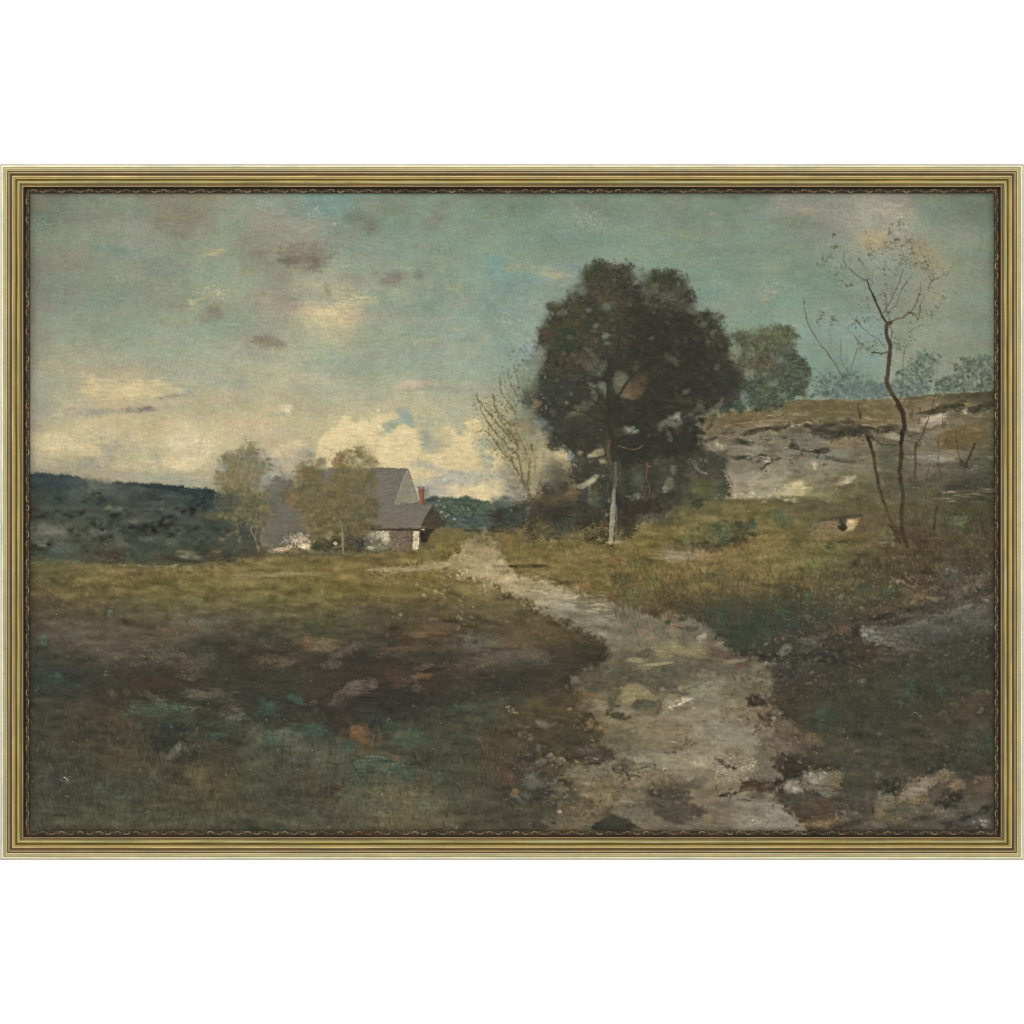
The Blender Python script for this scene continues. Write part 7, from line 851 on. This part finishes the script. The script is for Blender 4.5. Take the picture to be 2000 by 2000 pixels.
# ---------------------------------------------------------------- the lip's shade painted along the edges; varnish glints painted as light specks
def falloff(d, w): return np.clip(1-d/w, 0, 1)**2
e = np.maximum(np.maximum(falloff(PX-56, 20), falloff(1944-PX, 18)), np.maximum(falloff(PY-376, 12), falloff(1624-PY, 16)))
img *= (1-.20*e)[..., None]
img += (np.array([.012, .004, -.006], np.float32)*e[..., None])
n = 520
for px, py in zip(rng.uniform(58, 1942, n), rng.uniform(1000, 1622, n)):
    if rng.random() < .35 or py > 1180:
        for q in range(int(rng.integers(1, 6))):
            dab(px+rng.normal()*4, py+rng.normal()*2.5, rng.uniform(.8, 2.4), rng.uniform(.6, 1.0), rng.uniform(-30, 40), pick([(168,164,146),(150,146,126),(128,124,108)]), rng.uniform(.1, .42), .3, 1.2)
for px, py in zip(rng.uniform(58, 1942, 200), rng.uniform(378, 1000, 200)):
    for q in range(int(rng.integers(1, 5))):
        dab(px+rng.normal()*5, py+rng.normal()*2.5, rng.uniform(1, 4), rng.uniform(.5, .9), rng.normal()*15, pick([(196,194,168),(184,188,164)]), rng.uniform(.1, .4), .3, 1.0)
stroke([(123,1520),(130,1521)], 1.1, 1, (200,200,190), .9); stroke([(126,1524),(130,1526)], 1, .8, (176,176,166), .8)
# linen grain breaking the paint film, and the slightly hazed old varnish over all
base = np.stack([gblur(img[..., k], 12) for k in range(3)], -1)
l0 = img.mean(-1, keepdims=True); lb = base.mean(-1, keepdims=True)
gw = smooth((PY-960)/100)[..., None]
chroma = (img-l0); cb = (base-lb)*(l0/lb)
olive = l0*np.array([.075, .02, -.095], np.float32)
gold = smooth((1215-PY)/70)[..., None]*gw
far = np.exp(-.5*((PX-1280)/190)**2-.5*((PY-1400)/190)**2)[..., None]
mix = chroma*(.66+.2*gold)+cb*.2+olive*(.15+.10*gold)
rock3 = rockm[..., None]*(PY[..., None] < 985)
img = l0+chroma*(1-gw)+mix*gw
img = l0+(img-l0)*(1-.28*rock3)
img = img*(1+rock3*np.array([.045, .05, -.04], np.float32))
img += ((l0[..., 0]-gblur(l0[..., 0], 7.))*.55*rock3[..., 0])[..., None]
img = img*(1+gold*np.array([.050, .006, -.030], np.float32))
img = img*(1+pathm[..., None]*np.array([.012, .004, -.02], np.float32))
img += np.array([.010, .004, -.004], np.float32)*far
fine = l0[..., 0]-gblur(l0[..., 0], 4.0)
img += (fine*(.14+.30*gw[..., 0]))[..., None]
img += ((l0[..., 0]-gblur(l0[..., 0], 13.))*.28*gw[..., 0])[..., None]
lum = img.mean(-1)
G_HF = fnoise(5, .75, 0, seed=31); G_VF = fnoise(.75, 3, 0, seed=32)
amp = np.clip(.030+.02*(.5-lum), .018, .05)
img *= (1+amp*(.40*G_HF+.40*G_VF+.75*G_FINE+.12*G_HOR))[..., None]
lum = (img*np.array([.3, .55, .15], np.float32)).sum(-1, keepdims=True)
gw = smooth((PY-940)/120)[..., None]
gw = np.maximum(gw, (lum < .33)*.8)
img = lum+(img-lum)*(.93-.02*gw)
mead = np.exp(-.5*(((PY-1140)/60)**2+(np.maximum(0, PX-900)/150)**2))[..., None]*(PY[..., None] > 1060)
img = img*(.99-.01*gw)+np.array([.014, .008, .004], np.float32)*(1-gw)+np.array([.024, .024, .018], np.float32)*gw+np.array([.022, .022, .008], np.float32)*mead
warmth = smooth((lum[..., 0]-.55)/.2)[..., None]*(1-gw)
img += warmth*np.array([.022, .014, .0], np.float32)
tone = .5+.5*np.tanh((img.mean(-1)-.25)*8)
relief += .55*G_FINE+.35*G_HOR*tone+.35*G_DIA*tone*(V1 > .3)+.25*G_HF
np.clip(img, .02, .97, out=img)

WORLD, KEY, FILL, BACKL = 0.55, 300, 120, 39

# ================================================================ the object
import bpy, bmesh
scene = bpy.context.scene
COL = scene.collection
M_ = 0.001
LIGHT = 1.0            # diffuse light reaching the work, for matching paint values

def lin(c):
    c = np.asarray(c, np.float32)
    return np.where(c <= .04045, c/12.92, ((c+.055)/1.055)**2.4)

def wx(x): return (x-1000)*M_
def wz(y): return (1000-y)*M_

def material(name, attr=None, color=(.5, .5, .5), rough=.6, spec=.2, metal=0.0):
    m = bpy.data.materials.new(name); m.use_nodes = True
    nt = m.node_tree; b = nt.nodes['Principled BSDF']
    b.inputs['Roughness'].default_value = rough
    b.inputs['Specular IOR Level'].default_value = spec
    b.inputs['Metallic'].default_value = metal
    b.inputs['Base Color'].default_value = (*color, 1)
    return m, nt, b

def link_noise(nt, b, base, scale=(1, 1, 1), nscale=40., amount=.12, detail=4, bump=0., rough=None):
    tc = nt.nodes.new('ShaderNodeTexCoord'); mp = nt.nodes.new('ShaderNodeMapping'); mp.inputs['Scale'].default_value = scale
    nz = nt.nodes.new('ShaderNodeTexNoise'); nz.inputs['Scale'].default_value = nscale; nz.inputs['Detail'].default_value = detail
    nt.links.new(tc.outputs['Object'], mp.inputs['Vector']); nt.links.new(mp.outputs['Vector'], nz.inputs['Vector'])
    mr = nt.nodes.new('ShaderNodeMapRange'); mr.inputs['From Min'].default_value = .3; mr.inputs['From Max'].default_value = .7
    mr.inputs['To Min'].default_value = 1-amount; mr.inputs['To Max'].default_value = 1+amount
    nt.links.new(nz.outputs['Fac'], mr.inputs['Value'])
    mx = nt.nodes.new('ShaderNodeVectorMath'); mx.operation = 'SCALE'
    nt.links.new(base, mx.inputs[0]); nt.links.new(mr.outputs['Result'], mx.inputs['Scale'])
    nt.links.new(mx.outputs['Vector'], b.inputs['Base Color'])
    if bump:
        bp = nt.nodes.new('ShaderNodeBump'); bp.inputs['Strength'].default_value = bump; bp.inputs['Distance'].default_value = .0004
        nt.links.new(nz.outputs['Fac'], bp.inputs['Height']); nt.links.new(bp.outputs['Normal'], b.inputs['Normal'])

def make_mesh(name, verts, quads, mat, parent=None, corner=None, point=None, smooth_=False):
    me = bpy.data.meshes.new(name)
    v = np.asarray(verts, np.float32); q = np.asarray(quads, np.int32)
    me.vertices.add(len(v)); me.vertices.foreach_set('co', v.ravel())
    me.loops.add(q.size); me.loops.foreach_set('vertex_index', q.ravel())
    me.polygons.add(len(q)); me.polygons.foreach_set('loop_start', np.arange(0, q.size, 4, dtype=np.int32))
    try: me.polygons.foreach_set('loop_total', np.full(len(q), 4, np.int32))
    except Exception: pass
    me.update(calc_edges=True)
    me.polygons.foreach_set('use_smooth', np.full(len(q), smooth_, bool))
    if corner is not None:
        a = me.color_attributes.new('pigment', 'FLOAT_COLOR', 'CORNER')
        a.data.foreach_set('color', np.asarray(corner, np.float32).ravel())
    if point is not None:
        a = me.color_attributes.new('pigment', 'FLOAT_COLOR', 'POINT')
        a.data.foreach_set('color', np.asarray(point, np.float32).ravel())
    me.materials.append(mat)
    o = bpy.data.objects.new(name, me); COL.objects.link(o)
    if parent: o.parent = parent
    return o

def rgba(c): return np.concatenate([lin(c)/LIGHT, np.ones(np.asarray(c).shape[:-1]+(1,), np.float32)], -1)

# the whole work: everything hangs from this point, at the foot of the frame
work = bpy.data.objects.new('framed_painting', None); COL.objects.link(work)
work.location = (0, 0, wz(1680))
work['label'] = 'landscape oil painting of a farmhouse, dirt track and trees in a ribbed gold frame'
work['category'] = 'painting'
OFF = -wz(1680)

# ---- canvas: paint relief is real, sub-millimetre
mp_, nt, b = material('oil_paint_on_linen', rough=.5, spec=.12)
at = nt.nodes.new('ShaderNodeAttribute'); at.attribute_name = 'pigment'
nt.links.new(at.outputs['Color'], b.inputs['Base Color'])
tc = nt.nodes.new('ShaderNodeTexCoord')
bumps = []
for sc_ in ((1, 1, 1200), (1200, 1, 1)):
    wv = nt.nodes.new('ShaderNodeTexWave'); wv.wave_type = 'BANDS'; wv.bands_direction = 'Z' if sc_[2] > 1 else 'X'
    wv.inputs['Scale'].default_value = 160; wv.inputs['Distortion'].default_value = 1.2; wv.inputs['Detail'].default_value = 1
    nt.links.new(tc.outputs['Object'], wv.inputs['Vector']); bumps.append(wv)
ad = nt.nodes.new('ShaderNodeMath'); ad.operation = 'ADD'
nt.links.new(bumps[0].outputs['Fac'], ad.inputs[0]); nt.links.new(bumps[1].outputs['Fac'], ad.inputs[1])
bp = nt.nodes.new('ShaderNodeBump'); bp.inputs['Strength'].default_value = .25; bp.inputs['Distance'].default_value = .0003
nt.links.new(ad.outputs[0], bp.inputs['Height']); nt.links.new(bp.outputs['Normal'], b.inputs['Normal'])

rl = relief-relief.mean()
rl = 3.2*np.tanh(rl/3.2)
dep = (-.004 - .00010*rl).astype(np.float32)        # canvas face 4 mm behind the picture plane
V = np.stack([(PX-1000)*M_, dep, (1000-PY)*M_+OFF], -1).reshape(-1, 3)
V[:, 1] = (dep.ravel())
# picture plane is y = 0 with the viewer at negative y
V[:, 1] = -.0012 - .00010*rl.ravel()
idx = np.arange(H*W, dtype=np.int32).reshape(H, W)
Q = np.stack([idx[:-1, :-1], idx[1:, :-1], idx[1:, 1:], idx[:-1, 1:]], -1).reshape(-1, 4)
canvas = make_mesh('canvas', V, Q, mp_, work, point=rgba(img.reshape(-1, 3)), smooth_=True)

# ---- frame: ribbed gilt moulding.  (distance in from the outer edge, height towards the viewer, colour of the face that starts there, its reflections and groove shade included)
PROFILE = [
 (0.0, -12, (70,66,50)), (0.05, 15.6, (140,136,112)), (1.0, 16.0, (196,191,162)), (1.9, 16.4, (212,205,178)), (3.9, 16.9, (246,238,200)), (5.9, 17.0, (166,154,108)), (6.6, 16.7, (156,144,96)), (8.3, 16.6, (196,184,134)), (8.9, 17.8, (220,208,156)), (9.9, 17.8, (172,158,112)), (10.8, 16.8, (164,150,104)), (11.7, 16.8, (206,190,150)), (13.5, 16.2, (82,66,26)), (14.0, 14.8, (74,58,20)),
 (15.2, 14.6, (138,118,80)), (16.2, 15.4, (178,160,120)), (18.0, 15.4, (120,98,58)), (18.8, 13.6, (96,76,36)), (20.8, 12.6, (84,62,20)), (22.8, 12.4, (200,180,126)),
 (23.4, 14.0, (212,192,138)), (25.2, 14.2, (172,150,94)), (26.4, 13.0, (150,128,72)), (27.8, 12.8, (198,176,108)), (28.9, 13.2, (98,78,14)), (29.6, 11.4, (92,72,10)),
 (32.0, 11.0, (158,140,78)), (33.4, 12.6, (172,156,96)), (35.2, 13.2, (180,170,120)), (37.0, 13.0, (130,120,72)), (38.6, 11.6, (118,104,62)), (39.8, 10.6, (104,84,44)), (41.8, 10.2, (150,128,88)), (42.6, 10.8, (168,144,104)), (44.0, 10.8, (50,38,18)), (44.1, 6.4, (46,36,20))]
OUT = (0.0, 320.0, 2000.0, 1680.0)
def side_pt(side, s, d, h):
    """s runs 0..1 along the side, d in from the outer edge, h towards the viewer (all mm)"""
    x0, y0, x1, y1 = OUT
    if side == 0: x, y = x0+d+(x1-x0-2*d)*s, y0+d
    elif side == 1: x, y = x1-d, y0+d+(y1-y0-2*d)*s
    elif side == 2: x, y = x1-d-(x1-x0-2*d)*s, y1-d
    else: x, y = x0+d, y1-d-(y1-y0-2*d)*s
    return ((x-1000)*M_, -h*M_, (1000-y)*M_+OFF)

def gilt(name, rough, spec, metal, bump):
    m, nt, b = material(name, rough=rough, spec=spec, metal=metal)
    at = nt.nodes.new('ShaderNodeAttribute'); at.attribute_name = 'pigment'
    link_noise(nt, b, at.outputs['Color'], nscale=60, amount=.07, detail=5, bump=bump)
    return m
m_gilt = gilt('rubbed_gold_leaf_shaded', .42, .25, .0, .25)
m_dark = gilt('dark_bole', .5, .15, .0, .2)
m_orn = gilt('bronzed_ornament', .4, .3, .0, .1)

def smooth1d(n, k, r):
    a = r.standard_normal(n+2*k); w = np.hanning(2*k+1); w /= w.sum()
    b_ = np.convolve(a, w, 'same')[k:-k]; return b_/b_.std()

SIDES = ['top', 'right', 'bottom', 'left']
for side in range(4):
    r = np.random.default_rng(200+side)
    length = 2000 if side % 2 == 0 else 1360
    n = length//5
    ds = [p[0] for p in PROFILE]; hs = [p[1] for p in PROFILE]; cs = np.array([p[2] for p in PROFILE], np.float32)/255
    wob = {27: smooth1d(n+1, 14, r)*.35, 28: smooth1d(n+1, 22, r)*.95, 29: smooth1d(n+1, 22, r)*.5, 26: smooth1d(n+1, 14, r)*.3, 3: smooth1d(n+1, 8, r)*.12, 4: smooth1d(n+1, 8, r)*.12, 6: smooth1d(n+1, 8, r)*.15, 10: smooth1d(n+1, 8, r)*.15, 15: smooth1d(n+1, 10, r)*.2, 17: smooth1d(n+1, 10, r)*.3, 20: smooth1d(n+1, 10, r)*.2, 21: smooth1d(n+1, 12, r)*.25, 31: smooth1d(n+1, 10, r)*.15}
    hue = [smooth1d(n+1, 9+(j % 4)*4, r) for j in range(len(PROFILE))]
    vv = []; cc = []
    P = len(PROFILE)
    for i in range(n+1):
        taper = min(1, i/6, (n-i)/6)
        for j in range(P):
            vv.append(side_pt(side, i/n, ds[j]+(wob[j][i]*taper if j in wob else 0), hs[j]))
    qq = []
    for i in range(n):
        for j in range(P-1):
            a = i*P+j
            qq.append((a, a+1, a+P+1, a+P))
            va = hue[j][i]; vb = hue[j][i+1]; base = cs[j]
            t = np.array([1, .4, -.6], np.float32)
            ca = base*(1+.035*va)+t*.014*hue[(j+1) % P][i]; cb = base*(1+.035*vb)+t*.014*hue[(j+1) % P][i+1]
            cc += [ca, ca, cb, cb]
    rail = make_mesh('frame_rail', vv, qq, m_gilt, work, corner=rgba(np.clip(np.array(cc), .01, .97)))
    # dark lip next to the canvas
    LIP = [(44.05, 6.4, (44,34,18)), (46.0, 6.0, (40,33,20)), (48.0, 5.2, (56,46,33)), (48.8, 4.2, (58,48,34)), (54.4, 3.8, (54,44,30)), (55.6, 3.2, (50,42,30)), (56.0, 0.2, (40,32,22))]
    hv = [smooth1d(n+1, 6, r), smooth1d(n+1, 10, r)]
    vv = [side_pt(side, i/n, d, h) for i in range(n+1) for d, h, c in LIP]
    P = len(LIP); qq = []; cc = []
    for i in range(n):
        for j in range(P-1):
            a = i*P+j; qq.append((a, a+1, a+P+1, a+P))
            base = np.array(LIP[j][2], np.float32)/255
            for k in (0, 0, 1, 1): cc.append(np.clip(base*(1+.09*hv[0][i+k])+np.array([.014, .002, -.004])*hv[1][i+k]*(j in (2, 3, 4)), .01, 1))
    make_mesh('dark_lip', vv, qq, m_dark, rail, corner=rgba(np.array(cc)))
    # running scroll ornament on the lip: C-scrolls turned alternately out and in, a leaf between, mirrored about the middle
    vv = []; qq = []; cc = []
    def tube(pts, rad, col):
        K = 5
        base = len(vv)
        pts = [np.array(p, float) for p in pts]
        for i, p in enumerate(pts):
            a = pts[max(0, i-1)]; c_ = pts[min(len(pts)-1, i+1)]
            t = c_-a; t /= (np.linalg.norm(t)+1e-9); nrm = np.array([-t[1], t[0]])
            rr = rad*(.55+.45*math.sin(math.pi*i/(len(pts)-1)))
            for k in range(K):
                th = math.pi*k/(K-1)
                q = p+nrm*rr*math.cos(th)
                L = length-2*q[1]
                vv.append(side_pt(side, (q[0]-q[1])/L, q[1], 4.2+rr*1.5*math.sin(th)))
        for i in range(len(pts)-1):
            for k in range(K-1):
                a = base+i*K+k; qq.append((a, a+1, a+K+1, a+K)); cc.extend([col]*4)
    mid = length/2
    step = 18.2
    k = 0
    while True:
        off = 8+step*k
        if off > mid-52: break
        for sg in (-1, 1):
            x = mid+sg*off
            up = (k % 2 == 0)
            warm = r.random()
            col = np.array([.68, .62, .46])*r.uniform(.7, 1.15)
            if warm < .25: col = col*np.array([1.0, .90, .84])
            cy = 51.6; s_ = 1 if up else -1
            arc = [(x+sg*(6.0*math.cos(t_)), cy+s_*(.2+2.2*math.sin(t_))) for t_ in np.linspace(.15, math.pi-.1, 9)]
            hook = [(x+sg*(-6.2), cy+s_*.4), (x+sg*(-5.8), cy-s_*1.5), (x+sg*(-3.8), cy-s_*2.0), (x+sg*(-2.6), cy-s_*1.0)]
            tube(arc, .66, col); tube(hook, .55, col*.8)
            tube([(x+sg*1.5, cy-s_*1.9), (x+sg*4.6, cy-s_*2.2), (x+sg*6.4, cy-s_*1.2)], .5, col*.7)
            lx = x+sg*9.2
            leafc = np.array([.47, .40, .29])*r.uniform(.7, 1.2)
            tube([(lx-2.0, cy-s_*2.2), (lx, cy+s_*1.2), (lx+2.0, cy-s_*2.2)], .55, leafc)
            tube([(lx-2.4, cy+s_*2.2), (lx, cy+s_*2.4), (lx+2.4, cy+s_*2.2)], .5, leafc*1.1)
            tube([(lx-.2, cy-s_*.6), (lx+.2, cy-s_*1.8)], .8, leafc*1.2)
        k += 1
    make_mesh('scroll_ornament', vv, qq, m_orn, rail, corner=rgba(np.array(cc)), smooth_=True)

# back of the work, so that it is solid from the side
m_back, nt, b = material('raw_wood_back', color=(.30, .22, .14), rough=.8, spec=.1)
rgbn = nt.nodes.new('ShaderNodeRGB'); rgbn.outputs[0].default_value = (.30, .22, .14, 1)
link_noise(nt, b, rgbn.outputs[0], scale=(1, 1, 14), nscale=8, amount=.2, detail=6)
bmk = bmesh.new()
bmesh.ops.create_cube(bmk, size=1.0)
for v in bmk.verts: v.co = (v.co.x*1.994, .010+v.co.y*.006, v.co.z*1.354+.680)
bmesh.ops.bevel(bmk, geom=bmk.edges[:], offset=.001, segments=1, affect='EDGES')
me = bpy.data.meshes.new('backing_board'); bmk.to_mesh(me); bmk.free(); me.materials.append(m_back)
bo = bpy.data.objects.new('backing_board', me); COL.objects.link(bo); bo.parent = work

# ---- seamless white studio backdrop, well behind the work
m_bk, nt, b = material('white_paper', color=(.93, .93, .92), rough=.9, spec=.05)
rgbn = nt.nodes.new('ShaderNodeRGB'); rgbn.outputs[0].default_value = (.93, .93, .925, 1)
link_noise(nt, b, rgbn.outputs[0], nscale=3, amount=.006, detail=2)
nx, nz = 24, 24
vv = [(-8+16*i/nx, 3.6, -6+12*j/nz) for j in range(nz+1) for i in range(nx+1)]
qq = [(j*(nx+1)+i, j*(nx+1)+i+1, (j+1)*(nx+1)+i+1, (j+1)*(nx+1)+i) for j in range(nz) for i in range(nx)]
back = make_mesh('backdrop', vv, qq, m_bk)
back['kind'] = 'structure'

# ---- light: soft white studio, a key from upper left that rakes the paint a little
w = bpy.data.worlds.new('World'); scene.world = w; w.use_nodes = True
bg = w.node_tree.nodes['Background']; bg.inputs['Color'].default_value = (1, 1, 1, 1); bg.inputs['Strength'].default_value = WORLD

def area(name, loc, target, size, power):
    l = bpy.data.lights.new(name, 'AREA'); l.shape = 'SQUARE'; l.size = size; l.energy = power; l.color = (1, .995, .985)
    o = bpy.data.objects.new(name, l); COL.objects.link(o); o.location = loc
    d = np.array(target)-np.array(loc)
    from mathutils import Vector
    o.rotation_euler = Vector(d).to_track_quat('-Z', 'Y').to_euler()
    return o
area('key_light', (-4.2, -4.4, 4.6), (0, 0, 0), 1.2, KEY)
area('fill_light', (5.0, -5.4, 1.2), (0, 0, 0), 2.5, FILL)
area('backdrop_light', (-.5, .4, .05), (-.7, 3.6, .1), .8, BACKL)  # unseen pair added behind the frame to brighten the backdrop to white
area('backdrop_light', (.5, .4, -.1), (.7, 3.6, -.35), .8, BACKL*1.15)

# ---- camera: long lens, square on
cam = bpy.data.cameras.new('camera'); cam.lens = 120; cam.sensor_width = 36; cam.clip_end = 100
co = bpy.data.objects.new('camera', cam); COL.objects.link(co)
co.location = (0, -(2.0*120/36+.0185), 0); co.rotation_euler = (math.radians(90), 0, 0)
scene.camera = co
scene.view_settings.view_transform = 'Standard'; scene.view_settings.look = 'None'; scene.view_settings.exposure = 0
scene.view_settings.gamma = 1
